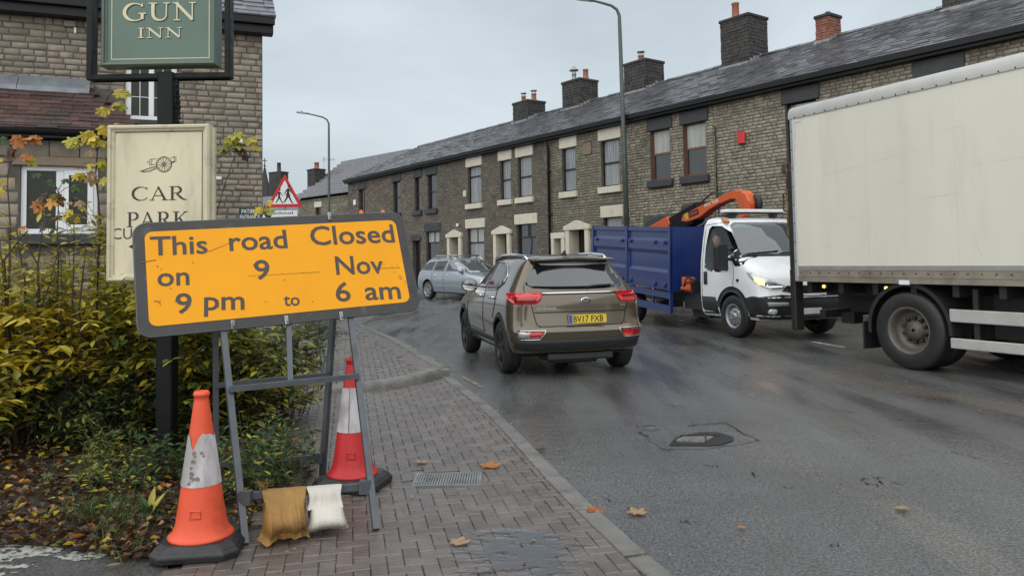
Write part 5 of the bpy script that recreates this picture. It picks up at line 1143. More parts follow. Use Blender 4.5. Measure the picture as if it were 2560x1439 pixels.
# ------------------------------------------------------------------ white crane lorry with blue tipper body
LT = T(4.254, 16.09, 0) @ Rm('Z', 197.9)
lo = thing('crane_lorry', 'white tipper lorry with blue body and orange folded crane', 'lorry', LT)
M_BLUE = mat('tipper_blue', (.009,.029,.145), .34, var=.14, vs=2.5, coat=.4, dirt=((.022,.035,.12), 1.8, .55, .6))
M_ORANGE = mat('crane_orange', (.62,.105,.022), .4, var=.1, vs=5, dirt=((.25,.07,.03), 5, .6, .5))
RG = [dict(zf=.34,zr=.34,yf=2.86,yr=.93,w=.90,rf=.3,rr=.06,br=0),
      dict(zf=.42,zr=.42,yf=2.97,yr=.92,w=.955,rf=.34,rr=.06,bf=.14,br=0),
      dict(zf=.60,zr=.60,yf=3.02,yr=.92,w=.975,rf=.36,rr=.06,bf=.18,br=0),
      dict(zf=.74,zr=.74,yf=3.01,yr=.92,w=.982,rf=.36,rr=.06,bf=.18,br=0),
      dict(zf=.76,zr=.76,yf=2.99,yr=.92,w=.982,rf=.36,rr=.06,bf=.18,br=0),
      dict(zf=1.00,zr=1.02,yf=2.93,yr=.92,w=.980,rf=.36,rr=.06,bf=.2,br=0),
      dict(zf=1.16,zr=1.22,yf=2.82,yr=.92,w=.972,rf=.36,rr=.06,bf=.22,br=0,wf=.95),
      dict(zf=1.28,zr=1.36,yf=2.62,yr=.92,w=.962,rf=.34,rr=.06,bf=.22,br=0,wf=.90),
      dict(zf=1.40,zr=1.46,yf=2.32,yr=.92,w=.950,rf=.30,rr=.06,bf=.2,br=0,wf=.86),
      dict(zf=1.43,zr=1.50,yf=2.26,yr=.92,w=.945,rf=.28,rr=.06,bf=.2,br=0,wf=.86),
      dict(zf=1.75,zr=1.78,yf=1.97,yr=.92,w=.905,rf=.24,rr=.06,bf=.18,br=0,wf=.83),
      dict(zf=2.02,zr=2.05,yf=1.69,yr=.92,w=.855,rf=.22,rr=.06,bf=.15,br=0,wf=.79),
      dict(zf=2.14,zr=2.16,yf=1.50,yr=.93,w=.790,rf=.2,rr=.06,bf=.12,br=0,wf=.74),
      dict(zf=2.19,zr=2.20,yf=1.30,yr=.95,w=.68,rf=.15,rr=.05,bf=.1,br=0),
      dict(zf=2.205,zr=2.215,yf=1.15,yr=.97,w=.5,rf=.1,rr=.05,bf=.05,br=0)]
bm_ = loft(RG, 2); sk = Skin(bm_); WR = .38
XY = Matrix(((0,0,1,0),(1,0,0,0),(0,1,0,0),(0,0,0,1)))     # polygon (y,z) pushed along x
wpoly = [(1.10,1.34),(1.09,1.60),(1.14,1.97),(1.22,2.03),(1.50,2.02),(1.70,1.90),(1.98,1.60),(1.90,1.48),(1.60,1.36),(1.35,1.17),(1.20,1.20)]
cw = MB(); cw.prism(wpoly, -.55, 1.3, 0, XY)
XZ = Matrix(((1,0,0,0),(0,0,-1,0),(0,1,0,0),(0,0,0,1)))
sw_ = MB(); sw_.prism([(-.80,1.475),(.80,1.475),(.745,1.80),(.69,2.01),(.60,2.055),(-.60,2.055),(-.69,2.01),(-.745,1.80)], -3.2, -1.12, 0, XZ)
cuts = [wheel_cut(sx*.98, 2.0, WR+.06, sx, .36) for sx in (-1, 1)] + [sw_.mesh('cut', mat('cabin_lining', (.035,.036,.038), .7), clean=True)] + [cw.mesh('cut', mat('cabin_lining', (.035,.036,.038), .7), clean=True)]
link('cab', shade(cutters(bm_.mesh('cab', [M_VWHITE, M_DARK, MATS['cabin_lining']], clean=True), cuts, None)), lo)
gp = MB(); gp.prism([(p[0], p[1]) for p in wpoly], .0, .006, 0, T(.865,0,0) @ Matrix(((0,0,1,0),(1,0,0,0),(0,1,0,0),(0,0,0,1)))); 
for i, v in enumerate(gp.v): gp.v[i] = (v[0]-.235*(v[2]-1.75)+.02, v[1], v[2])
gp.build('side_window', glassmat('clear_side_glass', (.02,.022,.024), .0, .02, .97, edge=.10), lo)
for sx in (1, -1):
    S_ = 'R' if sx > 0 else 'L'
    ap = MB(); sk.patch(S_, [(1.66,2.0),(1.80,1.90),(2.08,1.60),(2.20,1.42),(2.30,1.30),(2.20,1.27),(2.10,1.27),(1.90,1.44),(1.97,1.60),(1.72,1.89)], .007, .08, mb=ap); ap.build('pillar_trim', M_BLACK, lo)
    if sx < 0: sk.patch(S_, wpoly, .006, .08).build('side_window', G_CAR, lo)
    sm = sk.line(S_, [(1.03,2.06),(1.02,1.3),(1.02,.62)], .006, .002); sk.line(S_, [(1.02,.62),(1.45,.62)], .006, .002, mb=sm); sk.line(S_, [(2.02,1.36),(2.06,1.12),(2.02,.86)], .006, .002, mb=sm); sk.line(S_, [(1.03,2.06),(1.50,2.08)], .006, .002, mb=sm); sm.build('door_gap', mat('soft_gap', (.10,.10,.10), .6), lo)
    hd = MB(); sk.patch(S_, [(1.10,1.17),(1.19,1.17),(1.20,.93),(1.10,.93)], .022, .06, mb=hd); hd.build('door_handle', M_PLAST, lo)
    dl = MB(); sk.patch(S_, rrect(.07,.06,.028,4,1.14,1.26), .008, .05, mb=dl); dl.build('door_lock', M_PLAST, lo)
    rp = MB(); sk.patch(S_, rrect(.08,.055,.026,4,2.18,1.02), .010, .05, mb=rp); rp.build('side_repeater', M_PLAST, lo)
    low = MB(); sk.patch(S_, [(.94,.70),(1.45,.70),(1.50,.62),(1.54,.40),(.94,.38)], .010, .1, mb=low)
    pts = [((WR+.15)*cos(RAD(a))+2.0, WR+(WR+.15)*sin(RAD(a))) for a in range(8, 165, 8)]; p2 = [((WR+.05)*cos(RAD(a))+2.0, WR+(WR+.05)*sin(RAD(a))) for a in range(164, 7, -8)]
    sk.patch(S_, pts+p2, .014, .1, mb=low); low.build('sill_trim', M_PLAST, lo)
    # big door mirror
    x0 = .98*sx; mm = MB(); mm.tube([(x0*.93,1.98,1.40),(x0*1.12,2.02,1.40)], .035, 6); mm.tube([(x0*.93,1.98,1.60),(x0*1.12,2.02,1.56)], .03, 6); mm.build('mirror_arm', M_PLAST, lo)
    mb_ = MB(); mb_.prism(rrect(.27,.50,.07,5), -.06, .06, 0, T(x0*1.13+sx*.10,2.02,1.42) @ Rm('Z', 12*sx) @ Rm('X', 90)); mb_.build('door_mirror', M_PLAST, lo, bevel=.025, bseg=2)
    mi = MB(); mi.prism(rrect(.13,.05,.02,4), -.05, .066, 0, T(x0*1.13+sx*.10,2.03,1.20) @ Rm('Z', 12*sx) @ Rm('X', 90)); mi.build('mirror_indicator', M_CLEARL, lo)
    D_ = 'F'+S_; hl = MB(); sk.patch(D_, [(-1.04,1.17),(-1.16,1.165),(-1.42,1.05),(-1.66,.95),(-1.66,.88),(-1.46,.87),(-1.26,.95),(-1.10,1.08)], .014, .04, mb=hl); hlo = hl.build('headlamp', M_CLEARL, lo)
    il = MB(); sk.patch(D_, [(-1.19,1.08),(-1.34,1.03),(-1.36,.94),(-1.27,.965),(-1.20,1.02)], .020, .04, mb=il); il.build('indicator', M_LAMPON if sx > 0 else M_AMBER, hlo)
    tr_ = MB(); sk.patch(D_, [(-1.36,.925),(-1.46,.90),(-1.62,.905),(-1.64,.935),(-1.46,.99),(-1.38,.99)], .020, .04, mb=tr_); tr_.build('reflector', M_CHROME, hlo)
    fg = MB(); sk.patch('F', [(sx*.86,.66),(sx*.52,.65),(sx*.52,.60),(sx*.84,.59)], .014, .05, mb=fg) if sx > 0 else sk.patch('F', rrect(.06,.03,.01,2,-.6,.62), .014, .05, mb=fg); fg.build('daytime_lamp', mat('lamp_grey', (.42,.43,.43), .2, var=.1), lo)
    fo = MB(); sk.patch('F', rrect(.13,.09,.04,4,sx*.78,.50), .014, .04, mb=fo); fo.build('fog_lamp', M_CLEARL, lo)
    wheel(lo, sx*.865, 2.0, WR, .24, .215, sx, 'steel', rimm=mat('wheel_silver', (.40,.41,.42), .4, .7, var=.15, vs=8), steer=4)
    wheel(lo, sx*.87, -2.0, WR, .22, .215, sx, 'dish', rimm=M_ALLOY)
    mk = MB(); mk.tube([(sx*.74,1.43,2.15),(sx*.77,1.62,2.085)], [.05,.035], 8); mk.build('roof_marker', M_AMBER, lo)
sk.patch('F', [(-.83,1.455),(.83,1.455),(.77,1.80),(.71,2.02),(.60,2.075),(-.60,2.075),(-.71,2.02),(-.77,1.80)], .012, .05).build('windscreen', glassmat('clear_windscreen', (.16,.19,.20), .10, .02, .66), lo)
dsh = MB(); dsh.box(-.82,1.75,1.38,.82,2.15,1.47); dsh.box(.30,1.70,1.40,.78,1.95,1.53); dsh.build('dashboard', M_PLAST, lo, bevel=.03)
pst = MB(); pst.box(-.75,1.15,1.2,-.05,1.30,1.92); pst.build('passenger_seat', mat('seat_grey', (.05,.055,.06), .8), lo, bevel=.05)
rm_ = MB(); rm_.box(-.12,1.66,1.93,.12,1.70,2.0); rm_.build('rear_view_mirror', M_PLAST, lo, bevel=.01)
vs_ = MB(); sk.patch('F', [(.66,2.045),(.30,2.05),(.30,1.99),(.67,1.985)], .010, .08, mb=vs_); vs_.build('sun_visor_strip', mat('visor_tint', (.20,.32,.34), .3), lo)
sw = MB(); sk.patch('F', [(-.80,1.50),(.80,1.50),(.80,1.44),(-.80,1.44)], .008, .08, mb=sw); sw.build('scuttle', M_PLAST, lo)
wp = sk.line('F', [(.10,1.475),(-.60,1.52)], .013, .03); sk.line('F', [(.72,1.475),(.12,1.515)], .013, .03, mb=wp); wp.build('wiper', M_PLAST, lo)
bp = MB(); sk.patch('F', [(-.96,.76),(-.62,.78),(-.40,.76),(.40,.76),(.62,.78),(.96,.74),(.95,.36),(-.95,.36)], .012, .08, mb=bp); sk.patch('R', [(2.40,.72),(2.62,.76),(2.92,.72),(2.92,.40),(2.46,.40),(2.47,.55)], .012, .08, mb=bp); sk.patch('L', [(2.40,.72),(2.62,.76),(2.92,.72),(2.92,.40),(2.46,.40),(2.47,.55)], .012, .08, mb=bp); bp.build('front_bumper', M_PLAST, lo)
gr = MB(); sk.patch('F', [(-.50,.93),(.50,.93),(.60,.84),(.36,.80),(-.36,.80),(-.60,.84)], .012, .07, mb=gr); gro = gr.build('grille', M_PLAST, lo)
for z in (.83,.865,.90): sk.line('F', [(-.48,z),(.48,z)], .010, .018).build('grille_bar', M_BLACK, gro)
yp = sk.hit('F', 0, .55)[0].y+.02; pl = MB(); pl.prism(rrect(.40,.10,.01,2), 0, .012, 0, T(.10,yp,.50) @ Matrix(((-1,0,0,0),(0,0,1,0),(0,1,0,0),(0,0,0,1)))); pl.build('number_plate', mat('plate_white', (.72,.72,.70), .4), lo)
# roof light bar
lb = MB(); lb.prism(rrect(1.36,.26,.10,5), 2.285, 2.345, 0, T(0,1.30,0)); lbo = lb.build('light_bar', mat('beacon_white', (.84,.85,.84), .25, var=.05, vs=12), lo, bevel=.018, bseg=2)
lf = MB(); lf.box(-.5,1.22,2.19,-.42,1.38,2.29); lf.box(.42,1.22,2.19,.5,1.38,2.29); lf.box(-.62,1.2,2.26,.62,1.4,2.283); lf.build('light_bar_foot', M_PLAST, lbo)
# chassis, crane column, controls
ch = MB(); ch.box(-.42,-3.7,.50,-.30,2.4,.68); ch.box(.30,-3.7,.50,.42,2.4,.68); ch.box(-.86,.15,.42,.86,.88,.74); ch.box(-.3,-2.1,.3,.3,-1.9,.46); ch.box(-.5,.2,.25,.7,.8,.45); ch.build('chassis', M_PLAST, lo)
gc = MB(); gc.box(.55,.22,.74,.95,.60,.98); gc.tube([(.96,.78,1.0),(1.0,.5,1.05),(.98,.3,.85),(.9,.25,.7)], .02, 6); gc.tube([(.96,.70,.95),(1.02,.45,.95),(1.0,.3,.75)], .018, 6); gc.build('hydraulic_valve', M_PLAST, lo)
vb = MB(); vb.box(.86,.28,.78,1.0,.56,1.05)
for k in range(5): vb.box(1.0,.30+k*.05,.80,1.04,.33+k*.05,.86)
vb.build('control_levers', M_ORANGE, lo, bevel=.01)
# tipper body, nose-down a little with the ramp it sits on
BT = T(0,0,.77) @ Rm('X', -3.0)
ins = [(0,0),(.07,0),(.085,-.035),(.18,-.035),(.23,0),(.37,0),(.45,-.05),(.66,-.05),(.73,0),(1.0,0)]; HB = 1.30; XW = 1.10
bd = MB(); bd.box(-XW+.05,-3.9,0,XW-.05,-.06,.10); bd.box(-XW,-.06,0,XW,0,HB); bd.box(-XW,-3.92,0,XW,-3.86,HB-.02)
for sx in (1, -1):
    for (ya, yb) in ((-.06,-1.93),(-2.02,-3.86)):
        P = [(sx*(XW+o), HB*(1-f)) for f, o in ins]
        bd.add([(x, ya-.05, z) for x, z in P]+[(x, yb+.05, z) for x, z in P], [(i, i+1, len(P)+i+1, len(P)+i) for i in range(len(P)-1)])
        for yy, d in ((ya,-1),(yb,1)): bd.add([(x, yy+.05*d, z) for x, z in P]+[(sx*XW, yy, z) for x, z in P], [(i, i+1, len(P)+i+1, len(P)+i) for i in range(len(P)-1)])
        bd.add([(sx*(XW-.04), ya, HB),(sx*(XW-.04), yb, HB),(sx*(XW-.04), yb, 0),(sx*(XW-.04), ya, 0),(sx*XW, ya, HB),(sx*XW, yb, HB)], [(0,1,2,3),(0,4,5,1)])
    bd.box(sx*XW-.05,-2.02,0,sx*XW+.018,-1.93,HB+.01); bd.box(sx*XW-.05,-.075,-.02,sx*XW+.012,.0,HB+.012); bd.box(sx*XW-.05,-3.92,0,sx*XW+.012,-3.84,HB+.01)
bd.build('tipper_body', M_BLUE, lo, BT)
for (ya, yb) in ((-.2,-.2),(-.62,0),(-1.75,0),(-2.2,0),(-3.6,0)):
    for z in (HB*.76,.10):
        b = MB(); b.box(XW-.01,ya-.03,z-.05,XW+.035,ya+.03,z+.02); b.tube([(XW+.02,ya,z+.06),(XW+.04,ya,z-.06)], .012, 6); b.build('latch', M_BLUE, lo, BT)
gd = MB()
for sx in (1,):
    gd.box(sx*XW-.06,-2.6,-.17,sx*XW,-.05,-.04); gd.box(sx*XW-.06,-2.6,-.46,sx*XW,-.05,-.31); gd.box(sx*XW-.065,-.05,-.47,sx*XW+.004,.0,-.03)
    for y in (-.9,-1.8,-2.6): gd.box(sx*XW-.10,y,-.46,sx*XW-.062,y+.06,0)
gd.build('side_guard', M_BLUE, lo, BT)
for y in (-.75,-1.45):
    b = MB(); b.lathe([(.028,0),(.028,.02),(.001,.024)], 10, 0, BT @ T(XW-.02,y,-.02) @ Rm('Y', 90)); b.build('side_marker', M_AMBER, lo)
# folded crane
def plate(name, P, w, m, cx0, cx1, parent=lo, bevel=.012):
    """arm of box section: profile in (y,z) with width w, leaning sideways from cx0 at the first y to cx1 at the last"""
    P = [(y, z+CK*max(0,.2-y)+.02) for y, z in P]
    b = MB(); b.prism(P, -w/2, w/2, 0, XY); ys = [p[0] for p in P]; y0, y1 = max(ys), min(ys)
    for i, v in enumerate(b.v): b.v[i] = (v[0]+lerp(cx0, cx1, (y0-v[1])/(y0-y1)), v[1], v[2])
    return b.build(name, m, parent, bevel=bevel)
b = MB(); b.lathe([(.20,.70),(.20,.95),(.15,1.0),(.14,1.9),(.17,1.92),(.17,2.1)], 16, 0, T(-.35,.45,0)); b.build('crane_column', M_ORANGE, lo)
CXa, CXb = -.48, .05; CK = .115
plate('crane_arm', [(.60,2.30),(.63,2.50),(.56,2.70),(.44,2.78),(.26,2.80),(-.75,2.44),(-1.35,2.20),(-1.40,2.06),(-1.22,2.05),(-1.05,2.10),(-.80,2.18),(-.50,2.36),(-.20,2.50),(.16,2.62),(.28,2.61),(.38,2.50),(.40,2.30)], .22, M_ORANGE, CXa, -.12)
b = MB(); b.lathe([(.17,-.14),(.19,-.12),(.19,-.04),(.17,-.02)], 20, 0, T(-.52,.56,2.52) @ Rm('Y', 90)); b.build('crane_knuckle', M_PLAST, lo)
b = MB(); b.prism([(.36,2.24),(.66,2.28),(.70,2.56),(.58,2.72),(.40,2.76)], -.05, .01, 0, XY @ T(0,0,-.34)); b.build('knuckle_plate', M_ORANGE, lo)
plate('crane_sleeve', [(-.95,2.52),(-.92,2.26),(-1.05,2.05),(-1.75,1.72),(-2.1,1.72),(-2.02,2.02)], .26, M_BLACK, -.28, .0)
plate('crane_extension', [(-1.85,2.14),(-1.78,1.98),(-1.9,1.70),(-3.3,1.30),(-3.35,1.45)], .20, M_ORANGE, -.02, .40)
b = MB(); b.tube([(-.25,-.65,2.18),(-.35,.25,2.34)], .05, 8); b.tube([(-.2,-1.6,1.96),(-.25,-.65,2.18)], .03, 8); b.build('crane_cylinder', M_BLACK, lo)
b = MB(); b.tube([(-.28,-.15,2.78),(-.22,-.45,2.82),(-.2,-.8,2.66)], .018, 6); b.build('hose', M_PLAST, lo)
sl = atan2(.33-CK, .95)
AX = T(-.155,-.10,2.60) @ Matrix(((0,0,1,0),(-cos(sl),sin(sl),0,0),(-sin(sl),-cos(sl),0,0),(0,0,0,1)))
def on_arm(y, z, h, body, w, m, off=.0):
    z = z+CK*max(0,.2-y)+.02; y = y
    # lettering lies on the arm's near face, reading along it from rear to front
    x = lerp(CXa, -.12, (.62-y)/2.02)+.112+off
    d = Vector((CXa+.12, 2.02, .0)).normalized(); dd = Vector((d.x, cos(sl), sin(sl))).normalized(); up = Vector((0,-sin(sl), cos(sl))); n = dd.cross(up).normalized()
    M = Matrix((dd, up, n)).transposed().to_4x4(); M.translation = Vector((x, y, z)); return text_mb(body, w, h, .012, .004, M), M
a, M_ = on_arm(-.62,2.405,.07,'PKG 7608',.44,None); a.build('crane_lettering', mat('print_white', (.75,.72,.66), .5), lo)
a, M_ = on_arm(-1.10,2.19,.06,'CRANE',.26,None,.004); bk = MB(); bk.add([(-.03,-.03,.001),(.30,-.03,.001),(.30,.095,.001),(-.03,.095,.001)], [(0,1,2,3)], 0, M_); bk.build('crane_label', M_PRINT, lo); a.build('crane_lettering', M_ORANGE, lo)
b = MB(); b.add([(-.16,-.05,.002),(-.04,-.05,.002),(-.04,.10,.002),(-.16,.10,.002)], [(0,1,2,3)], 0, M_); b.build('warning_label', mat('label_yellow', (.50,.40,.03), .5, var=.25, vs=30), lo)
# ------------------------------------------------------------------ box truck
BTm = T(6.02, 10.21, 0) @ Rm('Z', 206.2)
bt = thing('box_truck', 'white box-bodied truck with grey side guards at the right edge', 'truck', BTm)
M_GRP = mat('box_white', (.66,.64,.55), .38, var=.05, vs=.9, dirt=((.50,.475,.40), 2.2, .53, .3), rvar=.06, streak=.22)
M_ALU = mat('dirty_aluminium', (.30,.26,.21), .45, .3, var=.25, vs=5, dirt=((.20,.15,.11), 3, .5, .7))
M_ALUW = mat('guard_aluminium', (.50,.50,.47), .4, .35, var=.12, vs=5)
M_RAILW = mat('cant_rail', (.62,.61,.57), .35, var=.08, vs=4)
XR, Y0, Y1, ZB, ZT = 1.25, -1.77, 5.3, 1.27, 3.47
px_ = MB(); px_.box(-XR+.01, Y0+.06, ZB+.02, XR, Y1-.06, ZT); spo = px_.build('side_panel', M_GRP, bt)
sf = MB(); YZ = Matrix(((0,0,1,XR+.0012),(1,0,0,0),(0,1,0,0),(0,0,0,1)))
strokes(sf, [[(-1.2+.3*i/6*5, 2.55+.03*i+rnd(-.008,.008), rnd(.002,.006)) for i in range(7)] for _ in (0,)]+[[(y0+l*i/5, z0+sl*i/5+rnd(-.004,.004), rnd(.001,.005)) for i in range(6)] for y0, z0, l, sl in ((-.4,2.72,.5,.06),(-.9,1.95,.35,-.03),(.2,2.1,.6,.05),(.9,1.62,.10,-.22),(1.0,2.45,.5,.02),(-1.3,1.55,.2,.01),(-.2,2.32,.3,.02),(.6,2.9,.25,.03))], YZ)
sf.build('scuff', mat('scuff_line', (.50,.48,.41), .5, var=.3, vs=30), spo)
for k in range(1,5):
    sm_y = MB(); sm_y.box(XR+.0005, Y0+.06+k*1.22-.004, ZB+.03, XR+.0022, Y0+.06+k*1.22+.004, ZT-.04); sm_y.build('panel_seam', M_GRP, spo)
cr_ = MB(); prof = [(XR+.014,ZT-.03),(XR+.018,ZT+.02),(XR+.008,ZT+.085),(XR-.03,ZT+.135),(XR-.10,ZT+.16),(XR-.2,ZT+.165)]
for sx in (1,-1): cr_.add([(sx*x,Y0-.02,z) for x, z in prof]+[(sx*x,Y1,z) for x, z in prof], [(i,i+1,6+i+1,6+i) for i in range(5)], 0, None, True); cr_.add([(sx*x,Y0-.02,z) for x, z in prof]+[(sx*(XR-.2),Y0-.02,ZT-.03)], [tuple(range(7))])
cr_.build('cant_rail', M_RAILW, bt, clean=True)
rfm = MB(); rfm.box(-XR+.2,Y0,ZT+.13,XR-.2,Y1,ZT+.162); rfm.build('roof', M_RAILW, bt)
vp_ = MB(); vp_.box(XR-.05,Y0,ZB-.20,XR+.016,Y0+.07,ZT-.03); vp_.box(-XR-.016,Y0,ZB-.2,-XR+.05,Y0+.07,ZT-.03); vp_.build('corner_post', mat('post_aluminium', (.42,.43,.43), .4, .4, var=.15, vs=5), bt, bevel=.012)
gs = MB(); gs.box(XR+.002,Y0+.07,ZT-.09,XR+.008,Y0+.20,ZT-.04); gs.box(XR+.002,Y0+.07,ZT-.45,XR+.007,Y0+.10,ZT-.09); gs.build('corner_gusset', M_RAILW, bt)
rr_ = MB(); rr_.box(XR-.04,Y0+.07,ZB-.035,XR+.010,Y1,ZB+.025); rr_.box(-XR-.01,Y0+.07,ZB-.2,-XR+.04,Y1,ZB+.025); rr_.build('upper_rail', mat('rail_grey', (.36,.35,.32), .4, .4, var=.15, vs=4), bt)
lr = MB(); lr.box(XR-.04,Y0+.07,ZB-.115,XR+.004,Y1,ZB-.035); lr.box(XR-.04,Y0+.07,ZB-.20,XR+.014,Y1,ZB-.122); lr.box(XR-.05,Y0+.07,ZB-.125,XR+.02,Y1,ZB-.113); lro = lr.build('lower_rail', M_ALU, bt)
rv = MB(); rv.lathe([(.011,0),(.008,.006),(.001,.007)], 8); rme = rv.mesh('rivet', M_DALLOY)
for k in range(22): link('rivet', rme, bt, T(XR+.016, Y0+.1+k*.185, ZT-.015) @ Rm('Y', 90))
for k in range(22): link('rivet', rme, bt, T(XR+.004, Y0+.12+k*.165, ZB-.075) @ Rm('Y', 90))
for k in range(8): link('rivet', rme, bt, T(XR+.016, Y0+.035, ZB+.1+k*.27) @ Rm('Y', 90))
wt = MB(); wt.box(XR+.006,-.06,ZB-.21,XR+.025,.08,ZB-.155); wt.build('reflector', M_WFRAME, bt)
cs = MB(); cs.box(-.5,Y0+.1,.62,-.35,6.6,.92); cs.box(.35,Y0+.1,.62,.5,6.6,.92)
for k in range(12): cs.box(-1.18,Y0+.15+k*.55,.92,1.18,Y0+.23+k*.55,ZB-.20)
cs.box(.7,Y0+.1,.86,.74,-.62,ZB-.2); cs.box(.72,.8,.42,.76,3.0,.95); cs.box(-.95,.9,.3,.7,2.6,.62); cs.box(-.9,-.07,.40,.9,.07,.54); cs.box(-.2,-.2,.32,.2,.2,.66); cs.box(-1.1,Y0+.2,.55,1.0,Y0+.3,.66); cs.box(.5,Y0+.3,.46,.68,Y0+.52,.62); cs.build('chassis', M_PLAST, bt)
for y in (-1.31,-.31,2.2):
    b = MB(); b.box(XR-.13,y-.05,.975,XR-.06,y+.05,1.035); mo = b.build('marker_housing', M_PLAST, bt); c = MB(); c.lathe([(.022,0),(.018,.012),(.001,.016)], 10, 0, T(XR-.059,y,1.005) @ Rm('Y', 90)); c.build('side_marker', M_LAMPON, mo)
for sx in (1,-1):
    for k, xx in enumerate((1.10, .80)):
        wheel(bt, sx*xx, 0, .485, .25, .292, sx if k == 0 else -sx, 'dish', rimm=mat('truck_rim', (.15,.135,.115), .5, .35, var=.4, vs=6, dirt=((.07,.05,.035), 6, .45, .7)))
    mg = MB()
    for a in range(-4, 184, 8):
        a0, a1 = RAD(a), RAD(a+8); R = .585
        mg.add([(sx*.66,R*cos(a0),.50+R*sin(a0)),(sx*1.22,R*cos(a0),.50+R*sin(a0)),(sx*1.22,R*cos(a1),.50+R*sin(a1)),(sx*.66,R*cos(a1),.50+R*sin(a1)),(sx*1.22,(R-.05)*cos(a0),.50+(R-.05)*sin(a0)),(sx*1.22,(R-.05)*cos(a1),.50+(R-.05)*sin(a1))], [(0,1,2,3),(1,4,5,2)])
    mg.build('mudguard', M_PLAST, bt)
    mf = MB(); mf.box(sx*.70,-.66,.20,sx*1.23,-.64,.56) if sx > 0 else mf.box(-1.23,-.66,.20,-.70,-.64,.56); mf.build('mudflap', mat('flap_rubber', (.014,.014,.015), .6, var=.2), bt)
    for (za, zb) in ((.63,.78),(.32,.44)):
        b = MB(); b.box(sx*1.20-.02,.55,za,sx*1.20+.02,3.2,zb); b.build('side_guard', M_ALUW, bt, bevel=.008)
    for y in (.85,1.9,3.0):
        b = MB(); b.box(sx*1.16-.02,y-.03,.32,sx*1.16+.018,y+.03,1.02); b.build('guard_post', M_PLAST, bt)
    if sx: wheel(bt, sx*1.05, 4.4, .485, .28, .292, sx, 'steel', rimm=MATS['truck_rim'])
# tail-lift column at the back and its black under-frame
tlf = MB(); tlf.box(XR-.16,Y0-.10,.36,XR+.01,Y0-.002,1.25); tlf.box(XR-.14,Y0-.10,1.25,XR-.0,Y0-.01,2.70); tlf.build('tail_lift_column', mat('oily_black', (.018,.016,.013), .5, var=.4, vs=9), bt, bevel=.01)
ty = MB(); ty.box(XR-.12,Y0-.125,2.0,XR-.06,Y0-.102,2.62); ty.box(XR-.055,Y0-.14,1.75,XR-.02,Y0-.102,2.84); ty.build('tail_lift_arm', mat('worn_yellow', (.26,.17,.03), .55, var=.4, vs=8, dirt=((.03,.025,.018), 6, .42, .95)), bt)
hn = MB(); hn.tube([(XR-.02,Y0-.12,2.36),(XR-.02,Y0-.19,2.36),(XR-.02,Y0-.20,2.12),(XR-.02,Y0-.12,2.10)], .012, 6); hn.build('grab_handle', M_PLAST, bt)
cab = MB(); cab.box(-1.15,5.5,.75,1.15,7.3,3.0); cab.box(-1.18,5.6,.35,1.18,7.25,.78); cab.build('cab', M_VWHITE, bt, bevel=.12, bseg=3)
# ------------------------------------------------------------------ lamp posts
M_LAMPG = mat('lamp_green_grey', (.075,.095,.085), .45, .2, var=.2, vs=5, dirt=((.14,.15,.13), 3, .56, .5))
def lamp_post(label, base, top, arm_dx, H, r0=.085):
    o = thing('street_lamp', label, 'street lamp', T(*base), 'street lamps'); dx, dy = top.x-base.x, top.y-base.y
    lean = Vector((dx, dy, 0)); P = lambda t: Vector((0,0,0))+lean*t+Vector((0,0,H*t)); A = Vector(arm_dx)
    b = MB(); b.tube([P(0), P(.001), P(.16)], r0*1.45, 14); b.tube([P(.16), P(.17)], r0*1.2, 14); b.build('post_base', M_LAMPG, o)
    e = P(1); ra = [P(.165), P(.5), P(.93), e+Vector((0,0,-.12)), e+A*.06+Vector((0,0,.06)), e+A*.2+Vector((0,0,.16)), e+A*.45+Vector((0,0,.21)), e+A*.7+Vector((0,0,.25))]
    b = MB(); b.tube(ra, [r0, r0*.85, r0*.68, r0*.62, r0*.55, r0*.5, r0*.45, r0*.42], 12); b.build('post', M_LAMPG, o)
    d = A.normalized(); s = Vector((-d.y, d.x, 0)); c = e+A*.68+Vector((0,0,.25)); M = Matrix((d, s, Vector((0,0,1)))).transposed().to_4x4(); M.translation = c
    h = MB(); h.prism(rrect(.62,.20,.09,4,.26,0), -.03, .05, 0, M); ho = h.build('lamp_head', mat('lamp_head_grey', (.30,.31,.31), .4, .3, var=.1), o, bevel=.02)
    g = MB(); g.prism(rrect(.34,.15,.05,4,.30,0), -.036, -.031, 0, M); g.build('lamp_glass', M_CLEARL, ho)
    p = MB(); p.lathe([(.035,.05),(.035,.10),(.001,.11)], 10, 0, M @ T(.3,0,0)); p.build('photocell', M_PLAST, ho)
    return o
b0 = fp(11.0, -.8, .17); tq = aty(1548, 30, b0.y)
bq = aty(1567, 560, b0.y); base = Vector((bq.x+(bq.x-tq.x)*(bq.z-.17)/(tq.z-bq.z), b0.y, .17))
lamp_post('tall grey green street lamp standing behind the blue tipper body', base, tq, tuple(aty(1452,8,b0.y)-aty(1548,20,b0.y)), tq.z-.17, .085)
b1 = fp(28.6, -.8, .28); tq = aty(822, 303, b1.y); bq = aty(822, 520, b1.y)
lamp_post('far street lamp in front of the ridged grey roof', Vector((bq.x, b1.y, .28)), tq, tuple(aty(745,291,b1.y)-aty(822,300,b1.y)), tq.z-.28, .075)
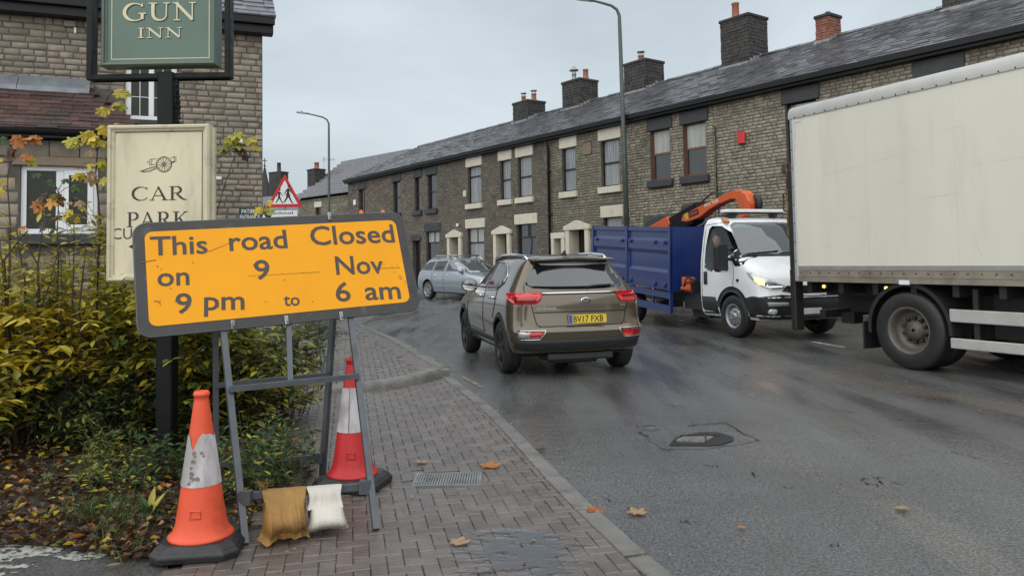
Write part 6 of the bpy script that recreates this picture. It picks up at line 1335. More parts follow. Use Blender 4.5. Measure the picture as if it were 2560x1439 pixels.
# ------------------------------------------------------------------ school warning sign
M_SRED = mat('sign_red', (.50,.018,.020), .4, var=.08, vs=6); M_SWHITE = mat('sign_white', (.72,.73,.74), .4, var=.05, vs=6); M_SBACK = mat('sign_grey', (.18,.185,.19), .5, .3, var=.1)
c0 = atz(712, 745, .1); sy = c0.y
tri = [aty(x, y, sy) for x, y in ((712,435),(757,517),(667,519))]; cx = (tri[1].x+tri[2].x)/2; zb = (tri[1].z+tri[2].z)/2; hw = (tri[1].x-tri[2].x)/2; ht = tri[0].z-zb
sg = thing('school_sign', 'red triangular children crossing sign above a School plate', 'road sign', T(cx, sy, .1))
FACE = Matrix(((1,0,0,0),(0,0,-1,0),(0,1,0,0),(0,0,0,1)))        # xy drawing to an upright face turned to -y
def rtri(h, w, r, inset=0):
    V = [Vector((0, h)), Vector((w, 0)), Vector((-w, 0))]; c = (V[0]+V[1]+V[2])/3; V = [c+(v-c)*(1-inset) for v in V]; out = []
    for i in range(3):
        a, b, d = V[i-1], V[i], V[(i+1)%3]; p = b+(a-b).normalized()*r; q = b+(d-b).normalized()*r
        for k in range(6): t = k/5; out.append(tuple((p*(1-t)+b*t)*(1-t)+(b*(1-t)+q*t)*t))
    return out
b = MB(); b.tube([(0,.06,-.1),(0,.06,zb+ht*.75-.1)], .038, 10); b.build('post', M_SBACK, sg)
FZ = T(0, 0, zb-.1) @ FACE
b = MB(); b.prism(rtri(ht, hw, .09), -.012, 0, 0, FZ); pl = b.build('warning_plate', M_SRED, sg)
b = MB(); b.poly([(x, y, .002) for x, y in rtri(ht, hw, .02, .28)], 0, FZ); b.build('sign_face', M_SWHITE, pl)
ch = MB(); k = ht/.78                                   # two children walking hand in hand, as strokes
def kid(x, s, fl, skirt):
    L = []; X = lambda a: x+a*s
    disc(ch, X(.012), .455*s+.115, .034*s, .0040, 0, FZ @ Sc(k,k,1), 14)
    L += [[(X(.0),.10+.42*s,.035*s),(X(-.005),.10+.36*s,.075*s),(X(-.01),.10+.28*s,.07*s),(X(-.012),.10+.20*s,(.13 if skirt else .085)*s)]]
    L += [[(X(-.01),.10+.21*s,.06*s),(X(-.06),.10+.11*s,.045*s),(X(-.115),.10+.02*s,.032*s),(X(-.145),.10+.035*s,.026*s)]]
    L += [[(X(.0),.10+.21*s,.06*s),(X(.05),.10+.11*s,.045*s),(X(.10),.10+.0*s,.032*s),(X(.14),.10+.0*s,.026*s)]]
    L += [[(X(-.03),.10+.38*s,.03*s),(X(-.085),.10+.30*s,.026*s),(X(-.105),.10+.23*s,.022*s)], [(X(.03),.10+.38*s,.03*s),(X(.085),.10+.29*s,.026*s),(X(.125),.10+.25*s,.022*s)]]
    return L
strokes(ch, kid(-.125,.66,1,0)+kid(.085,.84,1,1), FZ @ Sc(k,k,1), 0, .003); ch.build('children_symbol', M_PRINT, pl)
pt_, pb = aty(677, 525, sy), aty(745, 562, sy); b = MB(); b.prism(rrect(pb.x-pt_.x, .30, .03, 3, (pb.x+pt_.x)/2-cx, 0), -.012, 0, 0, T(0,0,pt_.z-.1-.15) @ FACE); po = b.build('sub_plate', M_SWHITE, sg)
b = MB(); q = rrect(pb.x-pt_.x-.02, .28, .025, 3, (pb.x+pt_.x)/2-cx, 0); b.tube([(x, y, .001) for x, y in q], .006, 4, 0, T(0,0,pt_.z-.1-.15) @ FACE, closed=True); b.build('plate_border', M_PRINT, po)
text_mb('School', (pb.x-pt_.x)*.76, .115, .012, .003, T(pt_.x-cx+.06, 0, pt_.z-.1-.18) @ FACE).build('plate_lettering', M_PRINT, po)
# dark green patients' sign by the pub corner
gy = 12.2; a_, b_ = aty(597, 520, gy), aty(668, 560, gy)
gs = thing('entrance_sign', 'small dark green patient entrance sign at the pub corner', 'sign', T((a_.x+b_.x)/2, gy, .05)); w2 = (b_.x-a_.x)
b = MB(); b.prism(rrect(w2, .36, .01, 2), -.02, 0, 0, T(0,0,a_.z-.05-.18) @ FACE); go = b.build('board', mat('sign_green', (.012,.040,.026), .45, var=.1), gs)
for sx in (-1,1): p = MB(); p.tube([(sx*w2*.42,.04,-.1),(sx*w2*.42,.04,a_.z-.1)], .03, 8); p.build('post', M_BLACK, gs)
text_mb('PATIENT', w2*.62, .062, .008, .002, T(-w2*.40,0,a_.z-.05-.085) @ FACE).build('lettering', M_SWHITE, go); text_mb('ENTRANCE', w2*.70, .062, .008, .002, T(-w2*.46,0,a_.z-.05-.175) @ FACE).build('lettering', M_SWHITE, go)
b = MB(); b.poly([(w2*.30,-.055+.06,.002),(w2*.46,-.055+.06,.002),(w2*.38,.02+.06,.002)], 0, T(0,0,a_.z-.05-.18) @ FACE); b.build('arrow', M_SWHITE, go)
# ------------------------------------------------------------------ pub sign on its post
PSY = 5.96; M_PBLACK = mat('post_black', (.006,.007,.007), .45, var=.3, vs=7, rvar=.1, spec=.22)
pb0 = atz(401, 1142, .02); pc = aty(400, 250, PSY); post_x = pb0.x
ps = thing('pub_sign', 'green inn sign in a black frame above its post', 'pub sign', T(post_x, PSY, 0))
def P6(px, py, y=PSY): q = aty(px, py, y); return q.x-post_x, q.z
xa, za = P6(222, 203); xb, zt_ = P6(580, 0); hw = .062
b = MB(); b.box(-hw, -hw, -.1, hw, hw, za+.05); b.build('post', M_PBLACK, ps, bevel=.008)
cw = MB()                                             # rope twist at the post's side
cw.tube([(hw+.02, -.02+.02*sin(t*5), lerp(P6(400,310)[1], P6(400,205)[1], t)) for t in [i/24 for i in range(25)]], [.012+.008*(i % 3 == 0) for i in range(25)], 6); cw.build('scroll_bracket', M_PBLACK, ps)
fr_ = MB(); t_ = .042; top = za+1.62
fr_.box(xa,-.045,za,xa+t_,.045,top); fr_.box(xb-t_,-.045,za,xb,.045,top); fr_.box(xa+t_,-.045,za,xb-t_,.045,za+t_); fr_.box(xa+t_,-.045,top-t_,xb-t_,.045,top); fr_.build('sign_frame', M_PBLACK, ps, bevel=.006)
gx0, gz0 = P6(258, 170, PSY-.03); gx1, _ = P6(545, 160, PSY-.03); gw = gx1-gx0; gzt = top-.12
M_SGREEN = mat('inn_green', (.105,.165,.125), .45, var=.10, vs=2.5, dirt=((.075,.12,.09), 1.5, .55, .5)); M_SCREAM = mat('lettering_cream', (.66,.60,.40), .45, var=.08, vs=6)
b = MB(); b.box(gx0+.035,-.05,gz0+.035,gx1-.035,.05,gzt-.035); gb = b.build('sign_board', M_SGREEN, ps)
M_MOULD = mat('green_moulding', (.085,.125,.098), .35, var=.12, vs=4)
def mould(parent, x0, x1, z0, z1, w, d, m, y=0, name='moulding'):
    for (p, q) in (((x0,z0),(x1,z0)),((x1,z0),(x1,z1)),((x1,z1),(x0,z1)),((x0,z1),(x0,z0))):
        dx, dz = q[0]-p[0], q[1]-p[1]; L = math.hypot(dx, dz); dx/=L; dz/=L; ox, oz = -dz, dx       # inward
        prof = [(0,0),(0,d*.7),(.25*w,d),(.5*w,d*.92),(.6*w,d*.6),(.8*w,d*.55),(w,d*.2),(w,0)]; mb = MB(); A=[]; B=[]
        for (o, h) in prof: A.append((p[0]+ox*o+dx*o, y-h, p[1]+oz*o+dz*o)); B.append((q[0]+ox*o-dx*o, y-h, q[1]+oz*o-dz*o))
        n = len(prof); mb.add(A+B, [(i, i+1, n+i+1, n+i) for i in range(n-1)], 0, None, False); mb.build(name, m, parent)
mould(gb, gx0, gx1, gz0, gzt, .05, .05, M_MOULD, -.03)
bk = MB(); bk.box(gx0,-.03,gz0,gx1,.05,gz0+.034); bk.box(gx0,-.03,gz0+.034,gx0+.034,.05,gzt); bk.box(gx1-.034,-.03,gz0+.034,gx1,.05,gzt); bk.build('board_edge', M_MOULD, gb)
ln = MB()
i0, j0 = P6(278, 150, PSY-.05); i1, _ = P6(524, 150, PSY-.05)
for q in ((i0,j0,i1,j0+.006),(i0,j0+.006,i0+.006,gzt-.1),(i1-.006,j0+.006,i1,gzt-.1)): ln.add([(q[0],-.052,q[1]),(q[2],-.052,q[1]),(q[2],-.052,q[3]),(q[0],-.052,q[3])], [(0,1,2,3)])
ln.build('line_border', M_SCREAM, gb)
# roman capitals drawn with strokes; cap height 1, thin and thick strokes, serifs
TH, TN = .155, .06
def ser(x, y, w=.26): return [(x-w/2, y, .05), (x+w/2, y, .05)]
def rom(c):
    if c == 'I': return [[(.2,.02,TH),(.2,.98,TH)], ser(.2,.025,.34), ser(.2,.975,.34)], .4
    if c == 'N': return [[(.17,.02,TN),(.17,.98,TN)], [(.14,.97,TH*.9),(.80,.03,TH*.9)], [(.80,.0,TN),(.80,.98,TN)], ser(.17,.025,.28), ser(.12,.975,.24), ser(.80,.975,.28)], .96
    if c == 'U': return [[(.18,.98,TH),(.18,.36,TH),(.20,.24,TH*.95),(.27,.11,TH*.8),(.38,.045,.10),(.48,.03,.075),(.58,.05,.065),(.68,.14,TN),(.73,.28,TN),(.74,.98,TN)], ser(.18,.975,.36), ser(.74,.975,.28)], .9
    if c in 'CG':
        wf = lambda a: .05+.115*max(0, -cos(a))**1.0
        L = [arcs(.52,.5,.43,.475,45,315 if c == 'C' else 325,0,n=26,wf=wf), [(.82,.80,.10),(.83,.98,.03)]]
        if c == 'G': L += [[(.82,.02+.08,TH*.9),(.82,.42,TH*.9)], ser(.82,.42,.32)]
        else: L += [[(.82,.17,.08),(.86,.22,.03)]]
        return L, (.98 if c == 'G' else .9)
    if c == 'A': return [[(.10,.02,TN),(.44,.98,TN)], [(.42,1.0,TH*.7),(.80,.02,TH)], [(.22,.34,.05),(.66,.34,.05)], ser(.10,.025,.26), ser(.80,.025,.34)], .9
    if c in 'PR':
        L = [[(.18,.02,TH),(.18,.98,TH)], ser(.18,.025,.36), [(.02,.975,.05),(.40,.975,.05)], [(.18,.47 if c == 'P' else .5,.05),(.40,.47 if c == 'P' else .5,.05)]]
        L.append(arcs(.38,.735,.25,.24,88,-90,0,n=14,wf=lambda a: .05+.10*max(0,cos(a))))
        if c == 'R': L.append([(.40,.50,.10),(.62,.20,TH*.9),(.78,.05,.10),(.95,.03,.04)])
        return L, (.68 if c == 'P' else .86)
    if c == 'K': return [[(.18,.02,TH),(.18,.98,TH)], ser(.18,.025,.36), ser(.18,.975,.36), [(.24,.46,TN),(.72,.97,TN)], [(.36,.58,TH*.8),(.72,.10,TH*.8),(.92,.03,.06)], ser(.74,.975,.26)], .88
def roman(word, x0, x1, y0, h, M, name, m, parent, z=.0):
    mb = MB(); tot = sum(rom(c)[1] for c in word)+.10*(len(word)-1); sx = (x1-x0)/tot; x = x0
    for i, c in enumerate(word):
        L, w = rom(c); ww = (sx+h)/2
        strokes(mb, [[(x+a*sx, y0+b*h, t*ww) for a, b, t in st] for st in L], M, 0, z); x += (w+.10)*sx
    return mb.build(name, m, parent)
FP = Matrix(((1,0,0,0),(0,0,-1,-.052),(0,1,0,0),(0,0,0,1)))
M_SHADE = mat('lettering_dark', (.018,.026,.022), .5, var=.1)
u0, v0 = P6(306, 54, PSY-.05); u1, v1 = P6(491, 6, PSY-.05)
roman('GUN', u0+.007, u1+.007, v0-.007, v1-v0, FP, 'letter_shadow', M_SHADE, gb, .0005); roman('GUN', u0, u1, v0, v1-v0, FP, 'lettering', M_SCREAM, gb, .002)
u0, v0 = P6(344, 96, PSY-.05); u1, v1 = P6(456, 69, PSY-.05)
roman('INN', u0+.005, u1+.005, v0-.005, v1-v0, FP, 'letter_shadow', M_SHADE, gb, .0005); roman('INN', u0, u1, v0, v1-v0, FP, 'lettering', M_SCREAM, gb, .002)
# cream car-park board lower on the same post
CY = PSY-.10; M_BCREAM = mat('board_cream', (.68,.61,.43), .5, var=.07, vs=4, streak=.25, dirt=((.34,.30,.19), 3.2, .53, .6)); M_BMOULD = mat('moulding_cream', (.58,.53,.37), .4, var=.12, vs=5, dirt=((.16,.15,.10), 6, .56, .6))
cpx = lambda px, py, y=CY-.03: (aty(px, py, y).x-post_x, aty(px, py, y).z)
x0, z1 = cpx(269, 314); x1, z0 = cpx(523, 700)
cb = thing('car_park_board', 'cream framed car park board with a cannon drawing, fixed to the black post', 'sign', T(post_x, CY, 0))
b = MB(); b.box(x0+.03,-.012,z0+.03,x1-.03,.03,z1-.03); b.build('board', M_BCREAM, cb); mould(cb, x0, x1, z0, z1, .055, .045, M_BMOULD, -.0, 'moulding')
b = MB(); b.box(x0,.0,z0,x0+.028,.04,z1); b.box(x1-.028,.0,z0,x1,.04,z1); b.box(x0+.028,.0,z0,x1-.028,.04,z0+.028); b.box(x0+.028,.0,z1-.028,x1-.028,.04,z1); b.box(x1+.001,.01,z0+.02,x1+.022,.05,z1-.02); b.build('board_edge', M_BMOULD, cb)
F2 = Matrix(((1,0,0,0),(0,0,-1,-.0125),(0,1,0,0),(0,0,0,1)))
ix0, iz1 = cpx(288, 332, CY-.012); ix1, iz0 = cpx(505, 686, CY-.012); b = MB()
strokes(b, [[(ix0,iz0,.006),(ix0,iz1,.006)], [(ix1,iz0,.006),(ix1,iz1,.006)], [(ix0,iz0,.006),(ix1,iz0,.006)], [(ix0,iz1,.006),(ix1,iz1,.006)]], F2, 0, .001); b.build('line_border', M_PRINT, cb)
Q = lambda x, y: cpx(x, y, CY-.0125)
M_INK = mat('letter_brown_black', (.035,.022,.016), .5, var=.15)
u0, v0 = Q(328, 502); u1, v1 = Q(463, 465); roman('CAR', u0, u1, v0, v1-v0, F2, 'lettering', M_INK, cb, .001)
u0, v0 = Q(317, 568); u1, v1 = Q(470, 528); roman('PARK', u0, u1, v0, v1-v0, F2, 'lettering', M_INK, cb, .001)
u0, v0 = Q(281, 598); u1, v1 = Q(330, 570); text_mb('CU', u1-u0, v1-v0, -.004, .0015, F2 @ T(u0, v0, 0)).build('lettering', M_PRINT, cb)
b = MB(); q = [Q(321,616), Q(346,604), Q(346,629)]; b.poly([(x, y, .001) for x, y in q], 0, F2); b.build('arrow', M_PRINT, cb)
ca_ = MB(); c = Q(410, 411); r = abs(Q(429, 411)[0]-c[0]); lw = .0035; S_ = []       # field gun in outline
pp = lambda *L: [(*Q(x, y), w) for x, y, w in L]
S_.append([(c[0]+r*cos(t), c[1]+r*sin(t), .006) for t in [2*pi*i/36 for i in range(37)]]); S_.append([(c[0]+r*.84*cos(t), c[1]+r*.84*sin(t), .003) for t in [2*pi*i/36 for i in range(37)]]); S_.append([(c[0]+r*.16*cos(t), c[1]+r*.16*sin(t), .008) for t in [2*pi*i/12 for i in range(13)]])
for i in range(12): t = 2*pi*i/12+.1; S_.append([(c[0]+r*.16*cos(t), c[1]+r*.16*sin(t), .004), (c[0]+r*.86*cos(t), c[1]+r*.86*sin(t), .003)])
S_ += [pp((375,398,lw),(392,397,lw)), pp((374,413,lw),(392,410,lw)), pp((375,398,lw),(374,413,lw)), pp((427,395,lw),(436,392,lw),(440,391,lw),(440,404,lw),(436,405,lw),(428,404,lw)), pp((436,392,lw),(436,405,lw)), pp((371,403,.006),(369,407,.006)), pp((380,397,lw),(379,413,lw)),
       pp((392,416,.006),(372,421,.006),(357,427,.005),(350,427,.004)), pp((392,420,.006),(374,428,.006),(358,430,.005),(350,427,.004)), pp((428,408,.008),(437,402,.006)), pp((360,424,.004),(358,431,.004))]
strokes(ca_, S_, F2, 0, .001); ca_.build('cannon_drawing', M_INK, cb)
# ------------------------------------------------------------------ yellow road closure board on its A-frame
SW, SH = 1.506*1.0826, .645*1.0826; SC_ = Vector((-1.298, 4.36, 1.425-CAMH))*1.0826+Vector((0,0,CAMH))
SM = T(*SC_) @ Matrix.Rotation(.421, 4, 'Z') @ Matrix.Rotation(-.402, 4, 'X') @ Matrix.Rotation(-.058, 4, 'Y')
rs_ = thing('road_closure_sign', 'yellow road closed sign on a grey steel A frame over sandbags', 'road sign', T(SC_.x, SC_.y, .02)); RI = T(-SC_.x, -SC_.y, -.02)
FS = RI @ SM @ Matrix(((1,0,0,0),(0,0,-1,0),(0,1,0,0),(0,0,0,1)))     # board drawing plane: x along, y up, z to the viewer
M_SGREY = mat('sign_charcoal', (.033,.030,.028), .55, var=.25, vs=6, dirt=((.11,.105,.10), 9, .58, .6)); M_YEL = mat('sign_yellow', (.80,.335,.008), .5, spec=.2, var=.05, vs=3, dirt=((.55,.25,.02), 13, .66, .6)); M_STEEL = mat('frame_steel', (.085,.095,.105), .45, .35, var=.2, vs=8, dirt=((.05,.045,.04), 7, .56, .6))
b = MB(); b.prism(rrect(SW, SH, .075, 7), -.004, .0, 0, FS); pl = b.build('sign_plate', M_SGREY, rs_)
b = MB(); b.poly([(x, y, .002) for x, y in rrect(SW-.115, SH-.115, .045, 6)], 0, FS); b.build('sign_face', M_YEL, pl)
b = MB(); q = rrect(SW, SH, .075, 7); b.tube([(x, y, -.006) for x, y in q], .007, 5, 0, FS, closed=True); b.build('edge_lip', M_STEEL, pl)
SN = (SM.to_3x3() @ Vector((0,-1,0)))
def onb(px, py):
    q = SM.inverted() @ atplane(px, py, SC_, SN); return q.x, q.z
M_LET = mat('sign_letter', (.052,.040,.034), .55, var=.12, vs=10)
CAPS = None
for body, xl, yl, xr, yr, cap in (('This',375.5,638.8,519.5,633,46),('road',574.4,627,719.5,619.5,46),('Closed',777.6,613,987.8,605.5,46),('on',393.7,715.5,474,711.5,46),('9',636.5,698.5,675.6,697,47),('Nov',841,686.5,960,682.5,45),('9',438.5,783.5,479.6,782,49),('pm',510,775,611.4,773,47),('to',709.7,764.5,750,763,30),('6',840.4,753.5,878,752,47),('am',914,749.5,1003,746,45)):
    a, c = onb(xl, yl), onb(xr, yr); e = onb(xl, yl-cap); ang = atan2(c[1]-a[1], c[0]-a[0]); w = math.hypot(c[0]-a[0], c[1]-a[1]); hh = abs(e[1]-a[1])
    key = text_mb(body, w, hh, .014, .0035, FS @ T(a[0], a[1], 0) @ Matrix.Rotation(ang, 4, 'Z'))
    key.build('lettering', M_LET, pl)
sc = MB(); L = []                                     # scratches, specks and a scrawl in biro on the face
def scr(pts, w=.004): L.append([(*onb(x, y), w*rnd(.6,1.3)) for x, y in pts])
scr([(505,632),(530,626),(560,614),(575,607)]); scr([(353,656),(390,650)], .005); scr([(620,690),(700,686),(800,680)], .003); scr([(950,671),(1000,669)], .003); scr([(385,753),(402,754)], .004); scr([(398,755),(402,764)], .003)
for k in range(26):
    x = rnd(365, 1010); y = rnd(575, 805); scr([(x, y), (x+rnd(-4,4), y+rnd(1,5))], rnd(.002,.006))
strokes(sc, L, FS, 0, .0042); sc.build('scratches', mat('scratch_brown', (.20,.09,.02), .6), pl)
sb = MB(); L = []; scr([(994,694),(1000,688),(1003,694),(998,697),(1006,696)], .003); scr([(1008,706),(1014,702),(1012,712),(1020,706),(1018,716),(1026,710)], .003); strokes(sb, L, FS, 0, .0046); sb.build('graffiti', mat('biro_grey', (.08,.10,.16), .6), pl)
for px, py in ((823,541),(582,812),(853,790),(716,800)):
    a = onb(px, py); b = MB(); b.box(-.010,-.026,0,.010,.026,.010); b.tube([(0,.02,.012),(.005,-.02,.016)], .005, 5)
    for i, v in enumerate(b.v): b.v[i] = tuple(FS @ Vector((v[0]+a[0], v[1]+a[1], v[2])))
    b.build('clamp', M_GALV, pl)
for px in (905, 960):
    a = onb(px, 534); b = MB(); b.prism([(-.012,-.02),(.012,-.02),(.012,.028),(.006,.034),(-.012,.028)], -.03, -.008, 0, FS @ T(a[0], a[1], 0)); b.build('orange_clip', mat('clip_orange', (.75,.14,.03), .4), pl, bevel=.003)
# legs
W2 = lambda v: RI @ v
def plane_pt(px, py, d=.03):
    q = atplane(px, py, SC_-SN*d, SN); return q
lt_, ls = plane_pt(558, 826), atz(613, 1358, .025); rt_, rsn = plane_pt(877, 798), atz(940, 1322, .025)
lt2 = plane_pt(528, 548, .03); rt2 = plane_pt(846, 530, .03)
def leg(a, b, name='front_leg', w=.034): m = MB(); m.bar(W2(a), W2(b), w); return m.build(name, M_STEEL, rs_)
tl_ = ls+(lt_-ls)*1.62; tr_ = rsn+(rt_-rsn)*1.62
leg(ls, tl_); leg(rsn, tr_)
lb = atz(541, 1225, .025); rb = atz(806, 1186, .025)
leg(lb, tl_+Vector((.0,.05,0)), 'rear_leg'); leg(rb, tr_+Vector((0,.05,0)), 'rear_leg')
def at_leg(a, b, py):                                 # point of a leg seen at an image height
    lo_, hi = 0., 1.
    for _ in range(40):
        m = (lo_+hi)/2
        if proj(a.lerp(b, m))[1] > py: lo_ = m
        else: hi = m
    return a.lerp(b, (lo_+hi)/2)
off = Vector((0,-.02,0)).xyz+SN*.02
for name, A_, B_, w in (('cross_bar', at_leg(ls, tl_, 976)+SN*.03, at_leg(rsn, tr_, 943)+SN*.03, .03), ('cross_bar', at_leg(lb, tl_, 962)-SN*.01, at_leg(rb, tr_, 934)-SN*.01, .03), ('sandbag_rail', at_leg(ls, tl_, 1238)-SN*.02, at_leg(rsn, tr_, 1212)-SN*.02, .035), ('sandbag_rail', at_leg(lb, tl_, 1160), at_leg(rb, tr_, 1140), .03)):
    m = MB(); m.bar(W2(A_), W2(B_), w); m.build(name, M_STEEL, rs_)
for pp_, q_ in ((at_leg(ls, tl_, 1242), 1), (at_leg(rsn, tr_, 1215), -1), (at_leg(rb, tr_, 1143), -1)):
    m = MB(); c = W2(pp_); m.box(c.x-.03+.03*q_, c.y-.03, c.z-.035, c.x+.03+.03*q_, c.y+.02, c.z+.035); m.build('rail_bracket', M_STEEL, rs_)
mc = at_leg(ls, tl_, 976).lerp(at_leg(rsn, tr_, 943), .46); m = MB(); m.bar(W2(mc), W2(plane_pt(722, 812)), .03); m.build('brace', M_STEEL, rs_)
RAIL = (at_leg(ls, tl_, 1238)-SN*.02, at_leg(rsn, tr_, 1212)-SN*.02)
# ------------------------------------------------------------------ cones
M_CORA = mat('cone_orange', (.72,.085,.030), .5, var=.08, vs=8, dirt=((.26,.06,.035), 5, .52, .6)); M_CRED = mat('cone_red', (.52,.018,.018), .42, var=.08, vs=8, dirt=((.25,.02,.02), 5, .6, .5))
M_SLEEVE = mat('cone_sleeve', (.56,.53,.535), .45, var=.18, vs=9, dirt=((.25,.215,.21), 7, .46, .7), streak=.45); M_BASE = mat('rubber_base', (.017,.017,.018), .42, var=.3, vs=9, bump=.25, bs=60, rvar=.12)
def cone(label, base, H, red, rot, torn, foot):
    o = thing('traffic_cone', label, 'traffic cone', T(base.x, base.y, .02), 'traffic cones at the road sign'); k = H/.80
    M = Rm('Z', rot) @ Sc(k,k,k); bs = MB()
    oct_ = lambda a, b, c: [(a,-b+c),(a,b-c),(a-c,b),(-a+c,b),(-a,b-c),(-a,-b+c),(-a+c,-b),(a-c,-b)]
    V = []; Ls = [(oct_(.208,.195,.06),.0),(oct_(.213,.20,.06),.03),(oct_(.208,.195,.06),.042),(oct_(.20,.187,.056),.045),(oct_(.197,.184,.056),.055),(oct_(.165,.155,.05),.075)]
    for p, z in Ls: V += [(x, y, z) for x, y in p]
    bs.add(V, [(r*8+i, r*8+(i+1)%8, r*8+8+(i+1)%8, r*8+8+i) for r in range(len(Ls)-1) for i in range(8)]+[tuple(range(7,-1,-1)), tuple(40+i for i in range(8))], 0, M); bs.build('base', M_BASE, o, bevel=.004)
    m = M_CRED if red else M_CORA; c = MB()
    z1, z2 = (.345,.615) if red else (.335,.62); R = lambda z: lerp(.128, .030, (z-.10)/.70)
    c.lathe([(.158,.072),(.161,.082),(.148,.092),(.137,.105),(R(.13),.14),(R(.2),.2),(R(z1),z1),(R(z2),z2),(R(.72),.72),(.040,.735),(.036,.75),(.036,.775),(.041,.778),(.041,.787),(.034,.80),(.018,.80),(.016,.74)], 36, 0, M); c.build('cone_body', m, o)
    n = 40; sl = MB(); V = []; F = []
    for i in range(n):
        a = 2*pi*i/n; zz = z2
        if torn: 
            d = (a-RAD(250)+pi) % (2*pi)-pi; zz = z2-.035+.012*mnoise.noise((i*.5,1,2)) - (.075*max(0, 1-abs(d)/.45) if abs(d) < .45 else 0)-.02*mnoise.noise((i*1.7,4,1))
        for z in (z1, lerp(z1, zz, .5), zz): V.append(((R(z)+.0035)*cos(a), (R(z)+.0035)*sin(a), z))
    for i in range(n):
        for j in range(2): a, b = i*3+j, ((i+1)%n)*3+j; F.append((a, b, b+1, a+1))
    sl.add(V, F, 0, M, True); so = sl.build('sleeve', M_SLEEVE, o)
    if torn:
        sp_ = MB()
        for (a, z, r) in ((258,.50,.012),(262,.485,.01),(255,.46,.016),(252,.40,.016),(255,.375,.018),(247,.355,.010),(285,.50,.012),(292,.485,.008),(272,.375,.014),(250,.43,.010)):
            aa = RAD(a); rr = R(z)+.0048; P = [(rr*cos(aa+r/rr*cos(t)*rnd(.6,1.1)), rr*sin(aa+r/rr*cos(t)*rnd(.6,1.1)), z+r*sin(t)*rnd(.6,1.2)) for t in [2*pi*i/9 for i in range(9)]]; sp_.poly(P, 0, M)
        sp_.build('scuff', mat('scuff_grey', (.20,.17,.165), .6, var=.4, vs=40), so)
    else:
        s2 = MB(); a = RAD(268-rot); s2.tube([((R(z)+.005)*cos(a), (R(z)+.005)*sin(a), z) for z in (z1+.002, .48, z2-.002)], .0025, 5, 0, M); s2.build('sleeve_seam', mat('seam_grey', (.22,.21,.21), .6), so)
    tb = MB(); a = RAD(278-rot)
    q = [( (R(z)+.006)*cos(a+da), (R(z)+.006)*sin(a+da), z) for da, z in ((-.22,.225),(.22,.225),(.22,.19),(-.22,.19))]; tb.tube(q, .0035, 4, 0, M, closed=True); tb.build('moulded_label', m, o)
    return o
cL = atz(503, 1372, .02); cR = atz(882, 1212, .02)
sL = (aty(503, 1372, cL.y).z - aty(524, 978, cL.y).z)
cone('scuffed orange cone with torn white sleeve left of the sign legs', cL, abs(aty(524,976,cL.y).z-.02), False, 8, True, 0)
cone('red cone with clean grey white sleeve behind the right leg', cR, abs(aty(864,893,cR.y).z-.02), True, -14, False, 0)
# ------------------------------------------------------------------ sandbags over the rail
M_BAGB = mat('brown_sacking', (.29,.155,.040), .7, var=.28, vs=5, bump=.5, bs=90, dirt=((.10,.055,.022), 3.2, .53, .8)); M_BAGW = mat('white_sacking', (.56,.52,.46), .65, var=.12, vs=6, bump=.5, bs=110, dirt=((.30,.27,.23), 4, .56, .6))
def drape(name, label, m, t0, t1, prof, fold, seed, tails=.03, pleat=2.5):
    """a sack hung over the rail: sections following prof (forward, down, half thickness, width) from the back hem over the rail to the front hem, with pleats that grow towards the hem"""
    random.seed(seed); A_, B_ = RAIL; nx, npf = 44, len(prof); ctr = A_.lerp(B_, (t0+t1)/2); o = thing(name, label, 'sandbag', T(ctr.x, ctr.y, .02), 'sandbags on the sign rail')
    V = []; d = (B_-A_).normalized(); fw = Vector((d.y, -d.x, 0)).normalized(); H = max(p[1] for p in prof)
    for s, side in ((0,1),(1,-1)):
        for i in range(nx+1):
            u = i/nx
            for k, (f, dn, bul, wd) in enumerate(prof):
                uu = .5+(u-.5)*wd; p = A_.lerp(B_, lerp(t0, t1, uu)); e = max(0, 1-(2*u-1)**6)**.5; q_ = dn/H
                w = fold*(.55*mnoise.noise((u*4+seed, dn*5, seed))+.8*mnoise.noise((u*9+seed, dn*9, 2))+.45*mnoise.noise((u*22, dn*14, seed)))*(.25+q_) + fold*.6*q_*sin(u*2*pi*pleat+seed+2*mnoise.noise((dn*4, seed, 1)))
                hem = tails*(mnoise.noise((u*2.4, seed, 7))+.35*mnoise.noise((u*7, seed, 3)))*max(0, (q_-.6)/.4)
                sx_ = .02*mnoise.noise((dn*11, seed, u*2))
                q = p+d*sx_+fw*(f+w+side*bul*e)+Vector((0,0,.022-dn+hem)); q.z = max(q.z, .026+.004*s); V.append(q)
    N = (nx+1)*npf; F = []
    for s in (0,1):
        for i in range(nx):
            for k in range(npf-1):
                a = s*N+i*npf+k; q = (a, a+1, a+npf+1, a+npf); F.append(q if s == 0 else q[::-1])
    for i in range(nx):
        for k in (0, npf-1): a = i*npf+k; F.append((a, a+npf, a+npf+N, a+N))
    for k in range(npf-1):
        for i in (0, nx): a = i*npf+k; F.append((a, a+1, a+1+N, a+N))
    b = MB(); b.add([tuple(v-Vector((ctr.x, ctr.y, .02))) for v in V], F, 0, None, True); me = b.mesh('sack', m, clean=True); shade(me, 80)
    so = link('sack', me, o); sb_ = so.modifiers.new('round', 'SUBSURF'); sb_.levels = sb_.render_levels = 1; return o, so
RH = RAIL[0].z
g = RH-.03
